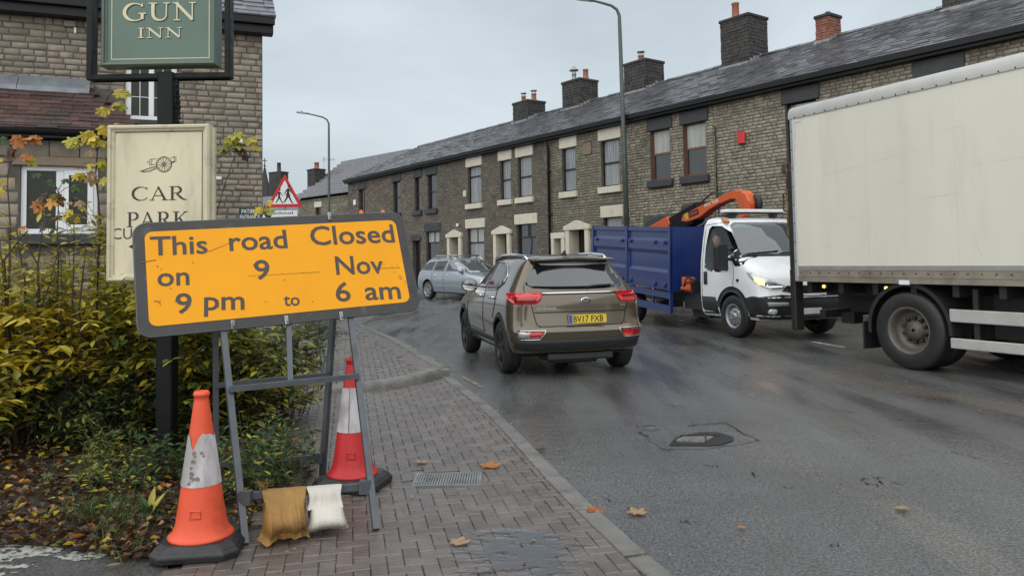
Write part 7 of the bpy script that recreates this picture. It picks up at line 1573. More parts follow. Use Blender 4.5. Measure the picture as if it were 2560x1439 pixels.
pr = [(-.10,g*.98,.012,1.0),(-.105,g*.75,.03,.98),(-.09,g*.45,.035,.96),(-.06,.06,.02,.98),(-.03,.005,.012,1),(.0,-.004,.010,1),(.03,.0,.012,1),(.06,.04,.018,1.0),(.075,g*.15,.04,.97),(.095,g*.3,.065,.92),(.11,g*.45,.085,.90),(.12,g*.60,.092,.91),(.125,g*.74,.080,.95),(.125,g*.85,.05,1.0),(.135,g*.92,.022,1.05),(.155,g*.97,.010,1.10),(.19,g*1.0,.006,1.15)]
o, so = drape('sandbag', 'brown wet sandbag draped over the low rail of the sign', M_BAGB, .16, .50, pr, .030, 5, tails=.05, pleat=2.2)
fz = MB()
for k in range(14): p = RAIL[0].lerp(RAIL[1], .16+.02*rnd(-.5,2.4)); q = p-Vector((o.location.x, o.location.y, .02)); fz.tube([q+Vector((0,0,.0)), q+Vector((rnd(-.02,.02), rnd(-.02,.02), rnd(.03,.06))), q+Vector((rnd(-.05,.05), rnd(-.03,.03), rnd(.04,.085)))], [.0022,.0016,.0008], 4)
fz.build('frayed_thread', M_BAGB, o, kind='stuff')
g2 = g*.82
pr = [(-.09,g*.95,.012,.9),(-.09,g*.7,.03,.9),(-.075,g*.4,.03,.92),(-.05,.05,.02,.95),(-.02,.003,.012,1),(.012,-.004,.010,1.02),(.04,.012,.012,1.0),(.055,g*.16,.014,.97),(.062,g*.30,.012,.96),(.085,g*.40,.006,1.0),(.105,g*.47,.004,1.02)]
o, so = drape('sandbag', 'white sandbag beside the brown one on the low rail of the sign', M_BAGW, .50, .775, pr, .014, 12, tails=.05, pleat=3.5)
pr2 = [(.020,g*.30,.010,.90),(.05,g*.40,.05,.94),(.08,g*.55,.085,.98),(.10,g*.72,.09,1.06),(.11,g*.86,.06,1.15),(.095,g*.95,.018,1.22),(.105,g*1.0,.006,1.30)]
o2, so2 = drape('sandbag', 'filled end', M_BAGW, .52, .78, pr2, .010, 21, tails=.012, pleat=1)
so2.parent = o; so2.matrix_basis = T(*(o2.location-o.location)); so2.name = 'filled_end'; bpy.data.objects.remove(o2)
random.seed(31)
# ------------------------------------------------------------------ the driver looking out of the lorry's open side window
M_SKIN = mat('skin', (.46,.25,.17), .5, var=.08, vs=20); M_JACK = mat('dark_jacket', (.022,.024,.026), .8, var=.25, vs=12); M_HAIR = mat('dark_hair', (.022,.015,.011), .7, var=.3, vs=30)
def skinned(name, chains, mats, levels=1):
    """chains: list of [(x,y,z,r),...]; a chain starts at the vertex of an earlier one with the same place"""
    V = []; E = []; R = []; key = {}
    for ch in chains:
        prev = None
        for (x, y, z, r) in ch:
            k = (round(x,4), round(y,4), round(z,4))
            if k not in key: key[k] = len(V); V.append((x,y,z)); R.append(r)
            if prev is not None and prev != key[k]: E.append((prev, key[k]))
            prev = key[k]
    me = bpy.data.meshes.new(name); me.from_pydata(V, E, []); o = bpy.data.objects.new(name, me); COL.objects.link(o)
    o.modifiers.new('skin', 'SKIN'); s = o.modifiers.new('sub', 'SUBSURF'); s.levels = s.render_levels = levels
    for i, v in enumerate(me.skin_vertices[0].data): v.radius = (R[i], R[i]); v.use_root = (i == 0)
    dg = bpy.context.evaluated_depsgraph_get(); dg.update(); out = bpy.data.meshes.new_from_object(o.evaluated_get(dg)); bpy.data.objects.remove(o)
    out.materials.clear()
    for m in mats: out.materials.append(m)
    return out
person = thing('person', 'person in a dark jacket looking out of the white lorry side window', 'person', LT)
HX, HY, HZ = .76, 1.21, 1.80
hands = []
def hand(wx, wy, wz, sx):
    L = [[(wx,wy,wz,.030),(wx,wy+.05,wz+.01,.034),(wx,wy+.085,wz+.012,.032)]]
    for k, (dx, l) in enumerate(((-.033,.060),(-.011,.072),(.012,.068),(.033,.052))):
        L.append([(wx,wy+.05,wz+.01,.034),(wx+dx,wy+.10,wz+.015,.011),(wx+dx*1.1,wy+.10+l*.55,wz+.005,.010),(wx+dx*1.1,wy+.10+l*.8,wz-.025,.009),(wx+dx*1.05,wy+.10+l*.7,wz-.05,.008)])
    L.append([(wx,wy,wz,.030),(wx-sx*.045,wy+.05,wz-.005,.012),(wx-sx*.06,wy+.09,wz-.02,.010)]); return L
ch = [[(.46,1.16,1.02,.15),(.46,1.15,1.15,.15),(.48,1.15,1.30,.155),(.52,1.15,1.45,.165),(.56,1.15,1.54,.13),(.62,1.16,1.60,.062),(.67,1.175,1.66,.055),(.72,1.19,1.72,.066)],
      [(.56,1.15,1.54,.13),(.74,1.17,1.50,.075),(.79,1.28,1.33,.058),(.74,1.50,1.30,.045),(.66,1.66,1.36,.032)], [(.56,1.15,1.54,.13),(.36,1.17,1.49,.075),(.30,1.30,1.31,.058),(.34,1.52,1.29,.045),(.42,1.66,1.36,.032)],
      [(.46,1.16,1.02,.15),(.56,1.30,.98,.10),(.58,1.62,1.0,.085)], [(.46,1.16,1.02,.15),(.36,1.30,.98,.10),(.34,1.62,1.0,.085)]]
for hx, s in ((.66,1),(.42,-1)):
    H = hand(hx, 1.66, 1.36, s); H[0][0] = (hx,1.66,1.36,.032); H[-1][0] = (hx,1.66,1.36,.032); ch += H
me = skinned('body', ch, [M_JACK, M_SKIN], 2)
me.polygons.foreach_set('material_index', [1 if (p.center.z > 1.625 or p.center.y > 1.655) else 0 for p in me.polygons]); me.polygons.foreach_set('use_smooth', [True]*len(me.polygons)); link('body', me, person)
# head: profile rings turned to the lens of the eye line, with brow, nose, mouth, chin and ears in one surface
b = MB(); FA = atan2(.84, .55)-pi/2-RAD(8); n = 28
lev = [(-.125,.025,.020,.035),(-.118,.050,.048,.030),(-.095,.060,.068,.018),(-.06,.068,.085,.006),(-.03,.072,.092,.0),(.0,.074,.095,0),(.035,.076,.098,-.003),(.07,.074,.096,-.006),(.10,.062,.080,-.010),(.118,.04,.052,-.012),(.125,.012,.015,-.012)]
V = []
for z, rx, ry, oy in lev:
    for i in range(n):
        a = 2*pi*i/n; x = rx*sin(a); y = ry*cos(a)*.98+oy; f = max(0, cos(a)); c = max(0, 1-abs(sin(a))/.32) if cos(a) > 0 else 0
        y += (.026*max(0, 1-abs(z+.028)/.035)*c*c + .006*max(0, 1-abs(z-.03)/.02)*f - .010*max(0, 1-abs(z-.008)/.02)*max(0, 1-abs(abs(sin(a))-.42)/.25)*(cos(a) > 0) + .007*max(0, 1-abs(z+.068)/.012)*c + .006*max(0, 1-abs(z+.105)/.02)*c)
        if abs(abs(sin(a))-1) < .02 and -.04 < z < .03: x *= 1.16
        V.append((x, y, z))
F = [(k*n+i, k*n+n+i, k*n+n+(i+1)%n, k*n+(i+1)%n) for k in range(len(lev)-1) for i in range(n)]+[tuple(range(n)), tuple((len(lev)-1)*n+n-1-i for i in range(n))]
HM = T(HX, HY, HZ) @ Matrix.Rotation(FA, 4, 'Z') @ Rm('Y', 6); b.add(V, F, 0, HM, True); hd = b.build('head', M_SKIN, person, clean=True)
b = MB(); V = []; hl = [(-.03,.078,.098,0),(.03,.082,.104,-.003),(.07,.081,.103,-.006),(.10,.068,.088,-.010),(.122,.045,.058,-.012),(.131,.014,.018,-.012)]
for z, rx, ry, oy in hl:
    for i in range(n):
        a = 2*pi*i/n; fr = cos(a); lift = .055*max(0, fr)**.5 if z < .06 else .006*max(0, fr); V.append((rx*sin(a), ry*(fr if fr < 0 else fr*.97)+oy, min(z+lift+(.05 if z < 0 and abs(sin(a)) > .8 else 0)*.6, .131)))
b.add(V, [(k*n+i, k*n+n+i, k*n+n+(i+1)%n, k*n+(i+1)%n) for k in range(len(hl)-1) for i in range(n)]+[tuple((len(hl)-1)*n+n-1-i for i in range(n))], 0, HM, True); b.build('hair', M_HAIR, person, clean=True)
for sx in (-1, 1):
    e = MB(); e.lathe([(.0,-.011),(.008,-.008),(.011,0),(.008,.008),(0,.011)], 10, 0, HM @ T(sx*.031,.080,.010)); e.build('eye', mat('eye_white', (.45,.43,.42), .3), hd)
    e = MB(); disc(e, 0, 0, .005, 0, 0, HM @ T(sx*.031,.0915,.010) @ Rm('X', -90)); e.build('pupil', M_HAIR, hd)
    e = MB(); e.tube([(sx*.016,.090,.026),(sx*.032,.092,.030),(sx*.048,.082,.025)], .004, 5, 0, HM); e.build('eyebrow', M_HAIR, hd)
e = MB(); e.tube([(-.022,.086,-.066),(0,.098,-.064),(.022,.086,-.066)], [.003,.005,.003], 6, 0, HM); e.build('mouth', mat('lips', (.30,.10,.085), .5), hd)
st = thing('steering_wheel', 'black steering wheel in front of the lorry driver', 'steering wheel', LT); st.parent = lo; st.matrix_basis = Matrix(); 
for k in ('label', 'category'): del st[k]
b = MB(); b.tube([(.54+.20*cos(t), 1.80+.08*sin(t), 1.33+.19*sin(t)) for t in [2*pi*i/28 for i in range(28)]], .014, 6, closed=True); b.bar((.34,1.80,1.33),(.74,1.80,1.33),.03); b.bar((.54,1.80,1.33),(.54,2.1,1.1),.05); b.build('rim', M_PLAST, st)
sb = MB(); sb.prism(rrect(.48,.62,.1,4,.46,1.28), 0, .14, 0, Matrix(((1,0,0,0),(0,0,-1,1.02),(0,1,0,0),(0,0,0,1)))); sb.box(.22,.98,.86,.70,1.48,.98); sb.build('driver_seat', M_JACK, lo, bevel=.03)
# ------------------------------------------------------------------ planting
LC = {'yellow': [(.55,.40,.03),(.46,.35,.025),(.60,.47,.06)], 'lime': [(.42,.39,.05),(.50,.43,.05),(.32,.32,.04)], 'olive': [(.18,.185,.035),(.23,.21,.04),(.14,.15,.032)], 'green': [(.055,.10,.028),(.04,.085,.025),(.07,.12,.035)], 'dark': [(.022,.05,.018),(.03,.06,.02),(.018,.04,.016)], 'brown': [(.085,.040,.018),(.055,.028,.014),(.13,.058,.022)], 'orange': [(.45,.17,.025),(.36,.12,.02),(.50,.24,.04)], 'tan': [(.34,.22,.11),(.42,.28,.15),(.28,.17,.08)]}
LM = {k: leafmat('leaf_'+k, v, .3 if k in ('brown','tan','orange') else .4) for k, v in LC.items()}; LK = list(LC)
M_STEM = mat('twig_bark', (.040,.026,.017), .7, var=.3, vs=20, bump=.4, bs=80)
LEAFV = [(0,0,0),(-.32,.35,.10),(-.30,.65,.08),(0,1,-.06),(.30,.65,.08),(.32,.35,.10),(0,.35,0),(0,.65,.0)]; LEAFF = [(0,6,1),(1,6,7,2),(2,7,3),(0,5,6),(5,4,7,6),(4,3,7)]
def leaf_M(p, d, up, L, w):
    d = d.normalized(); s = d.cross(up)
    if s.length < 1e-3: s = d.orthogonal()
    s.normalize(); n = s.cross(d); M = Matrix((s*w, d*L, n*w)).transposed().to_4x4(); M.translation = p; return M
leaf_me = {}
def leaf_mesh(k):
    if k not in leaf_me: b = MB(); b.add(LEAFV, LEAFF); leaf_me[k] = b.mesh('leaf', LM[k])
    return leaf_me[k]
def put_leaves(root, leaves, nparts=300, stuff='foliage'):
    L = sorted(leaves, key=lambda l: (-(l[3]*l[4])/((l[0]-EYE).length**2) if in_frame(l[0], 0) else 1)) if nparts else leaves; rest = MB()
    o0 = root.location
    front = sorted(L[:nparts*6], key=lambda l: (l[0]-EYE).length)[:nparts]; fs = set(id(l) for l in front)
    for l in L:
        M = leaf_M(l[0]-o0, l[1], l[2], l[3], l[4])
        if id(l) in fs: link('leaf', leaf_mesh(l[5]), root, M)
        else: rest.add(LEAFV, LEAFF, LK.index(l[5]), M)
    if rest.v: rest.build(stuff, [LM[k] for k in LK], root, kind='stuff')
def rv(s=1): return Vector((rnd(-s,s), rnd(-s,s), rnd(-s,s)))
def grow(foot, H, lean, pick, sp=.036, Lr=(.07,.11), wr=.36, t0=.2, tw=6, twl=(.2,.38), stems=None, droop=.35, r=.006, twn=None):
    """one arching stem with side twigs; leaves in turn to either side"""
    out = []; P = []; n = 12; bend = rv(.10); bend.z = 0
    for i in range(n+1):
        t = i/n; P.append(foot+Vector((lean.x*t*t*H+bend.x*sin(t*3), lean.y*t*t*H+bend.y*sin(t*3), H*(t-.16*t*t*lean.length))))
    stems.tube(P, [lerp(r, r*.3, i/n) for i in range(n+1)], 5, 0)
    def leaves_on(Q, L_, t0):
        d = 0; i = 0; seg = sum((Q[k+1]-Q[k]).length for k in range(len(Q)-1)); m = max(2, int(seg*(1-t0)/sp))
        for k in range(m):
            t = t0+(1-t0)*(k+.5)/m; f = t*(len(Q)-1); a = min(int(f), len(Q)-2); p = Q[a].lerp(Q[a+1], f-a); tg = (Q[a+1]-Q[a]).normalized()
            s = tg.cross(Vector((0,0,1))); s = s.normalized() if s.length > .01 else Vector((1,0,0)); s = s*(1 if k % 2 else -1)+rv(.45)
            dd = (tg*.5+s*.9+Vector((0,0,-droop+rnd(-.25,.3)))).normalized(); Ls = rnd(*Lr)*(1 if t < .9 else .75)
            out.append((p, dd, Vector((0,0,1))+rv(.45), Ls, Ls*wr*rnd(.85,1.2), pick(p)))
    leaves_on(P, H, t0)
    for k in range(tw):
        t = rnd(max(.12,t0*.8), .92); f = t*n; a = min(int(f), n-1); p = P[a].lerp(P[a+1], f-a); d = rv(1); d.z = rnd(-.05,.5); d = (d.normalized()+(P[a+1]-P[a]).normalized()*.5).normalized(); L = rnd(*twl)
        Q = [p+d*L*q+Vector((0,0,-.35*L*q*q)) for q in (0,.25,.5,.75,1)]; stems.tube(Q, [r*.4,r*.35,r*.3,r*.2,r*.15], 4, 0); leaves_on(Q, L, .1)
    return out
# the tall yellowing hedge behind the signs
random.seed(5)
hedge = thing('hedge', 'tall yellowing green leafy hedge behind the pub sign post', 'hedge', T(-3.4,6.8,0))
stems = MB(); LV = []
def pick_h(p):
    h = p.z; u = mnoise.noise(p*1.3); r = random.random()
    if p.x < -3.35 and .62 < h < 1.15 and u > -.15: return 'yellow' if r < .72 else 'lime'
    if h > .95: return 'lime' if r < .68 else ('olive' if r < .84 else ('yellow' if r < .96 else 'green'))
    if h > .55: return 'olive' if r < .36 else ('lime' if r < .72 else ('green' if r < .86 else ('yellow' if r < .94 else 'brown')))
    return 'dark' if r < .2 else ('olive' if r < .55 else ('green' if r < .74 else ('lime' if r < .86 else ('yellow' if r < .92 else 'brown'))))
def Hh(x): return interp([(1.42,-6.5),(1.50,-4.6),(1.60,-3.7),(1.66,-3.0),(1.45,-2.6),(1.1,-2.2)], x)
for k in range(170):
    x, y = rnd(-6.0,-2.35), 6.2+abs(random.gauss(0,.75)); x = x if y < 7.3 else x-.1
    H = Hh(x)*rnd(.72,1.04); ln = Vector((rnd(-.28,.28), rnd(-.36,.08), 0))
    LV += grow(Vector((x,y,0)), H, ln, pick_h, stems=stems, tw=12, Lr=(.08,.13), wr=.56, t0=.06, twl=(.22,.45), r=.0042)
for k in range(34):
    x = rnd(-5.2,-2.9); LV += grow(Vector((x, rnd(6.3,7.3), 0)), Hh(x)*rnd(1.08,1.32), Vector((rnd(-.25,.25), rnd(-.2,.1), 0)), lambda p: random.choice(('lime','lime','yellow','olive')), stems=stems, tw=5, Lr=(.07,.12), wr=.5, t0=.45, r=.0045)
for k in range(20):
    LV += grow(Vector((rnd(-4.4,-3.85), rnd(5.75,6.1), 0)), rnd(.7,1.12), Vector((rnd(-.2,.3), rnd(-.35,0), 0)), lambda p: random.choice(('yellow','yellow','lime','yellow','olive') if p.z > .35 else ('olive','lime','green')), stems=stems, tw=7, Lr=(.09,.14), wr=.5, t0=.25, r=.004)
put_leaves(hedge, LV); 
for i, v in enumerate(stems.v): stems.v[i] = (v[0]+3.4, v[1]-6.8, v[2])
stems.build('stem', M_STEM, hedge, kind='stuff')
# lower shrub between the post and the sign legs
shr = thing('shrub', 'olive green shrub between the black post and the sign legs', 'shrub', T(-2.2,6.6,0)); stems = MB(); LV = []
for k in range(46):
    x, y = rnd(-2.65,-1.98), rnd(6.3,7.6); LV += grow(Vector((x,y,0)), rnd(.55,1.05), Vector((rnd(-.3,.3), rnd(-.4,.1), 0)), lambda p: random.choice(('olive','olive','green','dark','lime','olive','brown' if p.z < .4 else 'olive','yellow' if random.random() < .25 else 'green')), stems=stems, tw=9, Lr=(.08,.12), wr=.5, t0=.06, r=.004)
put_leaves(shr, LV)
for i, v in enumerate(stems.v): stems.v[i] = (v[0]+2.2, v[1]-6.6, v[2])
stems.build('stem', M_STEM, shr, kind='stuff')
# dark evergreen low in front at the left
evg = thing('shrub', 'small dark evergreen shrub low at the left foot of the hedge', 'shrub', T(-3.5,6.0,0)); stems = MB(); LV = []
for k in range(22):
    x = rnd(-3.75,-3.1); LV += grow(Vector((x,rnd(6.0,6.35),0)), rnd(.35,.70), Vector((rnd(-.35,.35), rnd(-.45,.05), 0)), lambda p: random.choice(('dark','dark','green','olive')), stems=stems, tw=7, Lr=(.055,.085), wr=.48, sp=.03, t0=.08, r=.004)
put_leaves(evg, LV)
for i, v in enumerate(stems.v): stems.v[i] = (v[0]+3.5, v[1]-6.0, v[2])
stems.build('stem', M_STEM, evg, kind='stuff')
# needle-leaved bush and stone gatepost further along the pavement edge
ndl = thing('shrub', 'dark needle leaved bush beside the stone gatepost behind the road sign', 'shrub', T(-2.9,10.2,0)); stems = MB(); LV = []
for k in range(46):
    x, y = rnd(-3.7,-2.55), rnd(9.9,10.9); LV += grow(Vector((x,y,.05)), rnd(.55,1.0), Vector((rnd(-.15,.55), rnd(-.45,.2), 0)), lambda p: random.choice(('dark','dark','green','dark','olive')), stems=stems, tw=8, Lr=(.06,.10), wr=.14, sp=.022, twl=(.25,.5))
put_leaves(ndl, LV, 200)
for i, v in enumerate(stems.v): stems.v[i] = (v[0]+2.9, v[1]-10.2, v[2])
stems.build('stem', M_STEM, ndl, kind='stuff')
gpc = atz(765, 928, .1); gp = MB(); gp.lathe([(.10,-.1),(.105,.36),(.09,.42),(.05,.45),(.001,.455)], 14, 0, T(0,0,0)); gpo = gp.build('gatepost', mat('pale_post_stone', (.17,.165,.15), .7, var=.3, vs=7, bump=.5, bs=40), None, T(gpc.x-.02, gpc.y+.1, .05)); tag(gpo, 'round topped grey stone gatepost behind the needle leaved bush', 'gatepost')
lw_ = thing('garden_wall', 'low white washed garden wall under the hedge behind the sign', 'wall', T(-3.1,10.5,0)); b = MB(); b.box(-1.2,0,0,.28,.2,.62); wo_ = b.build('core', mat('whitewash', (.40,.39,.36), .7, var=.35, vs=6, dirt=((.07,.07,.05), 4, .5, .85)), lw_)
SS = stone_variants(MATS['whitewash'])
for (a, b_, c, d) in stone_layout(-1.2,.28,.02,.62,[],(.13,.18),.2,.4): link('stone', random.choice(SS), wo_, T(a, -.012, c) @ Sc(b_-a, 1, d-c))
# ---------------------------------------------------------------- saplings with large lobed leaves
def lobed(k, seed):
    random.seed(seed); b = MB(); tips = [(0,1.0,.34),(52,.86,.30),(-52,.86,.30),(108,.62,.26),(-108,.62,.26)]; R = []
    for a, l, w in sorted(tips, key=lambda t: t[0]):
        l *= rnd(.88,1.1)
        for da, f in ((-25,.66),(-14,.84),(0,1),(14,.84),(25,.66)): R.append((a+da*.9, l*f))
    pts = [(0,-.10,0)]+[(r*sin(RAD(a)), .25+r*cos(RAD(a))*.75, -.30*r*r+.06*sin(a)+rnd(-.03,.03)) for a, r in R]
    b.add([(0,.25,.03)]+pts, [(0, i+1, i) for i in range(1, len(pts))]+[(0,1,len(pts))]); random.seed(); return b.mesh('leaf', LM[k])
lob = {k: [lobed(k, 3+i) for i in range(3)] for k in ('yellow','lime','orange','brown','green','tan','olive')}
random.seed(17)
def sapling(label, y, st, leaves, twigs=(), r=.008):
    b0 = aty(*st[0], y); o = thing('sapling', label, 'sapling', T(b0.x, y, 0), 'saplings with large lobed leaves'); P = [Vector((b0.x-.03, y, 0))]+[aty(px, py, y+.04*i) for i, (px, py) in enumerate(st)]
    b = MB(); b.tube([p-o.location for p in P], [lerp(r, r*.35, i/(len(P)-1)) for i in range(len(P))], 6)
    b.build('stem', M_STEM, o)
    for (px, py, sz, k) in leaves:
        c = aty(px, py, y+rnd(-.12,.16)); near = min((P[i].lerp(P[i+1], j/4) for i in range(len(P)-1) for j in range(5)), key=lambda p: (p-c).length); L = sz*y/FPX
        t = MB(); mid = near.lerp(c, .5)+Vector((0,0,.02)); t.tube([near-o.location, mid-o.location, c-o.location], [.0035,.003,.002], 4); t.build('leaf_stalk', M_STEM, o)
        for q in range(2 if sz > 34 else 1):
            d = (c-near); d = Vector((d.x, rnd(-.5,.1)*.5, -.15)); d = d.normalized() if d.length > .02 else Vector((rnd(-1,1),-.4,-.3)); d = (d+rv(.45)).normalized(); kk = k if random.random() < .85 else random.choice(('yellow','lime','brown'))
            M = leaf_M(c-o.location+rv(.02), d, Vector((rnd(-.3,.3), -.75, .8)), L*rnd(.62,.9), L*rnd(.5,.7)); link('leaf', random.choice(lob[kk]), o, M)
    return o
sapling('bare stemmed sapling with orange leaves at its top, at the left edge', 6.35, [(24,640),(26,560),(19,468),(20,430),(34,385),(44,352)], [(36,345,44,'orange'),(70,348,42,'orange'),(26,372,36,'brown'),(54,393,44,'orange'),(14,445,32,'yellow'),(6,470,32,'yellow'),(3,395,34,'lime'),(2,340,32,'green'),(48,575,30,'yellow'),(30,610,30,'lime')])
sapling('sapling with mixed green and rusty brown leaves before the white bay window', 6.25, [(146,640),(143,576),(146,516),(147,474)], [(100,438,34,'green'),(128,455,28,'green'),(126,480,26,'olive'),(110,487,42,'brown'),(137,492,42,'orange'),(98,505,42,'orange'),(110,522,38,'orange'),(148,533,34,'brown'),(166,447,26,'green'),(181,467,36,'green'),(112,560,34,'brown'),(64,566,30,'orange')])
sapling('tallest sapling with yellow leaves left of the cream car park board', 6.4, [(246,640),(252,563),(244,483),(239,436),(245,359),(252,320),(268,237)], [(282,230,52,'lime'),(257,272,46,'yellow'),(288,264,38,'lime'),(250,314,52,'yellow'),(292,308,46,'tan'),(222,332,44,'yellow'),(190,343,50,'yellow'),(198,362,36,'yellow'),(231,348,38,'yellow'),(254,350,36,'yellow'),(231,380,34,'tan'),(210,410,40,'brown'),(226,432,40,'tan'),(200,437,36,'yellow'),(258,402,38,'lime'),(246,458,32,'lime'),(262,440,34,'lime')], r=.010)
sapling('short sapling with small yellowish leaves under the bay window middle', 6.15, [(184,660),(185,592),(184,505)], [(192,500,30,'tan'),(178,527,36,'yellow'),(199,520,30,'lime'),(172,500,24,'tan'),(190,545,28,'yellow')])
sapling('sapling with lime leaves against the pub wall right of the cream board', 6.9, [(520,620),(540,540),(562,460),(592,375)], [(598,332,46,'lime'),(622,345,42,'lime'),(578,345,40,'lime'),(562,366,38,'olive'),(600,362,40,'lime'),(628,358,34,'yellow'),(550,372,34,'olive'),(612,380,34,'brown'),(535,552,32,'green')])
sapling('thin sapling with pale yellow leaves beside the green entrance sign', 7.6, [(640,600),(652,560),(660,520)], [(662,512,34,'yellow'),(674,522,30,'lime'),(648,518,30,'yellow'),(672,504,26,'tan')])
bt_ = thing('bare_shrub', 'bare dark stems standing crossed in front of the bay window', 'shrub', T(-3.9,6.2,0)); 
for st in (((40,560),(48,620),(62,700)),((58,585),(78,630),(96,665)),((108,560),(100,620),(94,672)),((150,610),(116,735),(92,800)),((150,600),(155,735),(150,840)),((216,612),(208,680),(198,770)),((70,575),(40,610),(10,650)),((0,600),(12,740),(18,800)),((20,565),(26,660),(14,800))):
    b = MB(); P = [aty(px, py, 6.15)-Vector((-3.9,6.2,0)) for px, py in st]; P.append(Vector((P[-1].x+rnd(-.1,.1), 0, 0))); b.tube(P, [.004,.006,.008,.010], 5); b.build('stem', M_STEM, bt_)
# ---------------------------------------------------------------- weeds, grass, litter
def weeds(label, spots, ks, hr, Lr, n, name='weed', wr=.55):
    c = sum((s for s in spots), Vector())/len(spots); o = thing(name, label, 'weeds', T(c.x, c.y, 0)); stems = MB(); LV = []
    for k in range(n):
        s = random.choice(spots); p = s+Vector((random.gauss(0,.10), random.gauss(0,.10), 0)); p.z = .01; LV += grow(p, rnd(*hr), Vector((rnd(-.4,.4), rnd(-.4,.3), 0)), lambda q: random.choice(ks), stems=stems, tw=2, Lr=Lr, wr=wr, sp=.035, twl=(.06,.14), droop=.15, r=.003)
    put_leaves(o, LV, 300)
    for i, v in enumerate(stems.v): stems.v[i] = (v[0]-c.x, v[1]-c.y, v[2])
    stems.build('stem', mat('green_stem', (.05,.075,.025), .6), o, kind='stuff'); return o
G = lambda *L: [atz(x, y, .02) for x, y in L]
weeds('leafy green nettles behind the brown sandbag', G((660,1210),(690,1190),(640,1220),(710,1170),(650,1180),(680,1150),(625,1250),(640,1140),(600,1180),(610,1230),(700,1210)), ('green','green','dark','green','lime'), (.10,.42), (.04,.07), 120)
weeds('nettles growing at the foot of the black sign post', G((400,1180),(440,1190),(470,1180),(390,1200),(500,1200)), ('green','dark','green'), (.12,.36), (.05,.075), 40)
weeds('sprawling green weeds in the leaf litter left of the orange cone', G((240,1210),(300,1200),(200,1240),(170,1200),(330,1230),(260,1170)), ('green','olive','lime','green'), (.08,.26), (.035,.06), 60)
weeds('fine leaved weed tuft in front of the hedge centre', G((250,1180),(270,1160),(230,1175)), ('olive','lime','green'), (.2,.42), (.04,.06), 24, wr=.22)
dk = thing('weed', 'broad leaved dock plant left of the orange cone base', 'weeds', T(*atz(372,1290,.02))); 
for k in range(9):
    a = rnd(0, 2*pi); M = leaf_M(Vector((0,0,0)), Vector((cos(a)*.8, sin(a)*.8-.2, rnd(.5,1.2))), Vector((0,-.3,1)), rnd(.12,.2), rnd(.05,.075)); link('leaf', leaf_mesh(random.choice(('green','green','lime'))), dk, M)
gr = MB(); 
for k in range(650):
    q = random.choice(G((215,1285),(250,1275),(290,1290),(330,1300),(300,1270),(350,1320),(190,1270),(250,1300),(280,1320),(320,1370))) + Vector((random.gauss(0,.09), random.gauss(0,.10), 0)); h = rnd(.03,.11); d = Vector((rnd(-.6,.6), rnd(-.6,.6), 1))*h; s = Vector((rnd(-1,1), rnd(-1,1), 0)).normalized()*.003
    gr.add([q-s, q+s, q+d*.6+s*.7+Vector((0,0,.0)), q+d*.6-s*.7, q+d+Vector((d.x*.5,d.y*.5,-h*.12))], [(0,1,2,3),(3,2,4)])
q = atz(690,1062,.02)
for k in range(160):
    p = q+Vector((random.gauss(0,.09), random.gauss(0,.05), 0)); h = rnd(.03,.07); s = Vector((rnd(-1,1), rnd(-1,1), 0)).normalized()*.003; d = Vector((rnd(-.7,.7), rnd(-.7,.7), 1))*h; gr.add([p-s, p+s, p+d], [(0,1,2)])
gr.build('grass', leafmat('leaf_grass', [(.06,.11,.025),(.09,.13,.03),(.045,.085,.02)]), kind='stuff')
# leaf litter: many small curled leaves on the verge
LIT = [tuple(atz(x, y, .02).xy) for x, y in ((-60,1365),(150,1368),(330,1392),(420,1402),(560,1385),(620,1350),(650,1270),(750,1245),(800,1180),(770,1150),(730,1100),(690,1050))]+[(-2.0,7.6),(-6,8.0),(-5.2,5.0)]
SV = [(0,0,0),(-.4,.45,.26),(0,1,.22),(.4,.5,.32),(0,.5,-.04)]; SF = [(0,4,1),(1,4,2),(0,3,4),(3,2,4)]
li = MB(); xs = [p[0] for p in LIT]; ys = [p[1] for p in LIT]; cnt = 0
while cnt < 6500:
    x, y = rnd(min(xs), max(xs)), min(ys)+(max(ys)-min(ys))*random.random()**1.7
    if not inside(LIT, x, y): continue
    if inside(LEFT+STEP, x, y) and random.random() < .5: continue
    cnt += 1; L = rnd(.03,.075); a = rnd(0, 2*pi); u = random.random(); k = 'brown' if u < .80 else ('tan' if u < .87 else ('orange' if u < .92 else ('yellow' if u < .965 else 'olive')))
    li.add(SV, SF, LK.index(k), leaf_M(Vector((x, y, .024+rnd(0,.03))), Vector((cos(a), sin(a), rnd(-.25,.3))), Vector((rnd(-.7,.7), rnd(-.7,.7), 1)), L, L*rnd(.6,1.0)))
li.build('leaf_litter', [LM[k] for k in LK], kind='stuff')
sp = MB()                                             # scraps of leaf along the road and pavement
for k in range(150):
    if k < 70: s = rnd(0,1); p = Vector((lerp(d0.x, d1.x, s)+random.gauss(0,.35), lerp(d0.y, d1.y, s)+random.gauss(0,.3), .008))
    elif k < 115: y_ = rnd(2.6,9); p = Vector((Kx(y_)+abs(random.gauss(.05,.22)), y_, .008))
    else: p = atz(rnd(650,1500), rnd(1000,1430), .026)
    if p.y < .5: continue
    L = rnd(.012,.03); a = rnd(0, 2*pi); sp.add(SV, SF, LK.index(random.choice(('tan','tan','orange','brown','yellow'))), leaf_M(p, Vector((cos(a), sin(a), .05)), Vector((rnd(-.3,.3), rnd(-.3,.3), 1)), L, L*.8))
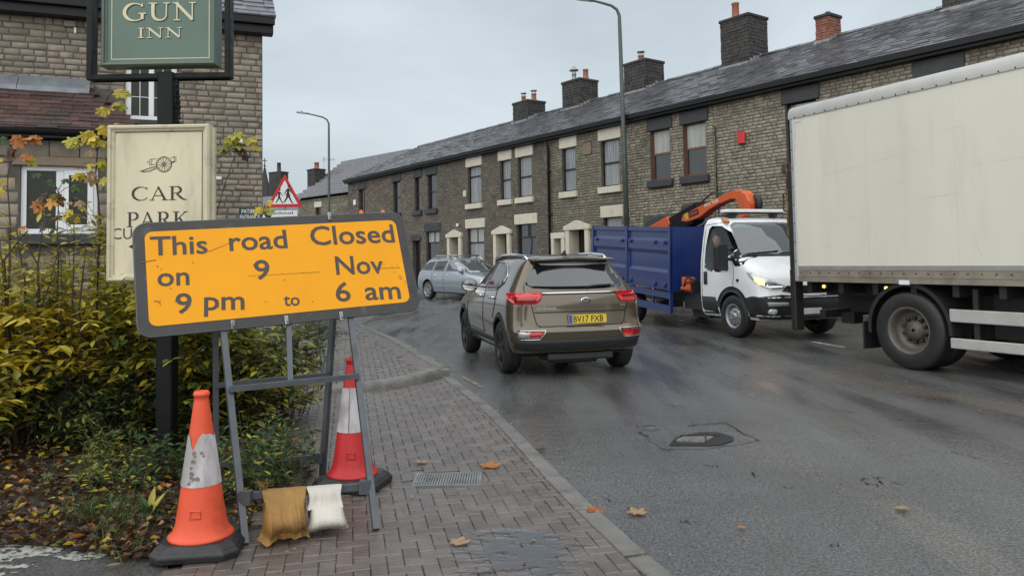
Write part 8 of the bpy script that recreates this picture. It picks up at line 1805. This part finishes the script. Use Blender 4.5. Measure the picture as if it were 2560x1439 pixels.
sp.build('leaf_scraps', [LM[k] for k in LK], kind='stuff')
def fallen(px, py, sz, k, label, z=.026, big=True):
    c = atz(px, py, z); L = sz/FPX*(c-EYE).length*.95; o = None; a = rnd(0, 2*pi)
    me = random.choice(lob[k]) if big else leaf_mesh(k); M = leaf_M(c, Vector((cos(a), sin(a), .0)), Vector((rnd(-.15,.15), rnd(-.15,.15), -1 if big else 1)), L, L*(.85 if big else .45)); M.translation = c+Vector((0,0,.006 if big else .003)); M = M @ Sc(1,1,.4)
    o = link('fallen_leaf', me, None, M); tag(o, label, 'leaf', 'fallen leaves'); return o
for a in ((1228,1170,46,'orange','large orange leaf on the pavers above the drain grate'),(1503,1274,46,'orange','curled orange leaf lying against the kerb stones',.02),(1604,1287,48,'tan','tan leaf flat on the road beside the kerb',.008),(1857,1317,18,'orange','small orange leaf alone on the open road',.008),(1142,1363,46,'tan','tan curled leaf on the pavers left of the puddle'),(1350,1127,24,'brown','brownish leaf in the gutter halfway along the kerb',.01),(2240,1270,30,'tan','pale leaf on the road at the lower right',.008),(1618,1392,26,'orange','orange leaf at the kerb end by the bottom edge',.01),(1060,1158,30,'tan','pale leaf behind the drain grate near the red cone'),(395,1352,46,'brown','brown leaf touching the orange cone base')): fallen(*a)
for a in ((1131,1024,20,'yellow','small yellow leaf on the pavers nearest the pavement step'),(1140,1010,24,'olive','olive leaf on the pavers below the step corner'),(1131,1073,18,'yellow','small yellow leaf on the pavers midway to the grate'),(1084,948,24,'tan','pale leaf at the foot of the pavement step'),(1120,1213,18,'tan','tiny pale leaf on the drain grate',.03),(2100,930,22,'tan','pale leaf on the road before the truck wheel',.008),(2440,1026,20,'orange','orange leaf on the muddy strip of road',.008),(285,1398,50,'yellow','long yellow leaf on the car park tarmac by the cone'),(232,1352,34,'yellow','yellow leaf standing in the litter above the white line'),(30,1352,40,'yellow','yellow leaf with green tip at the left edge'),(305,1408,34,'tan','cream leaf at the edge of the tarmac left of the cone')): fallen(*a, **{'big': False})
random.seed(2)
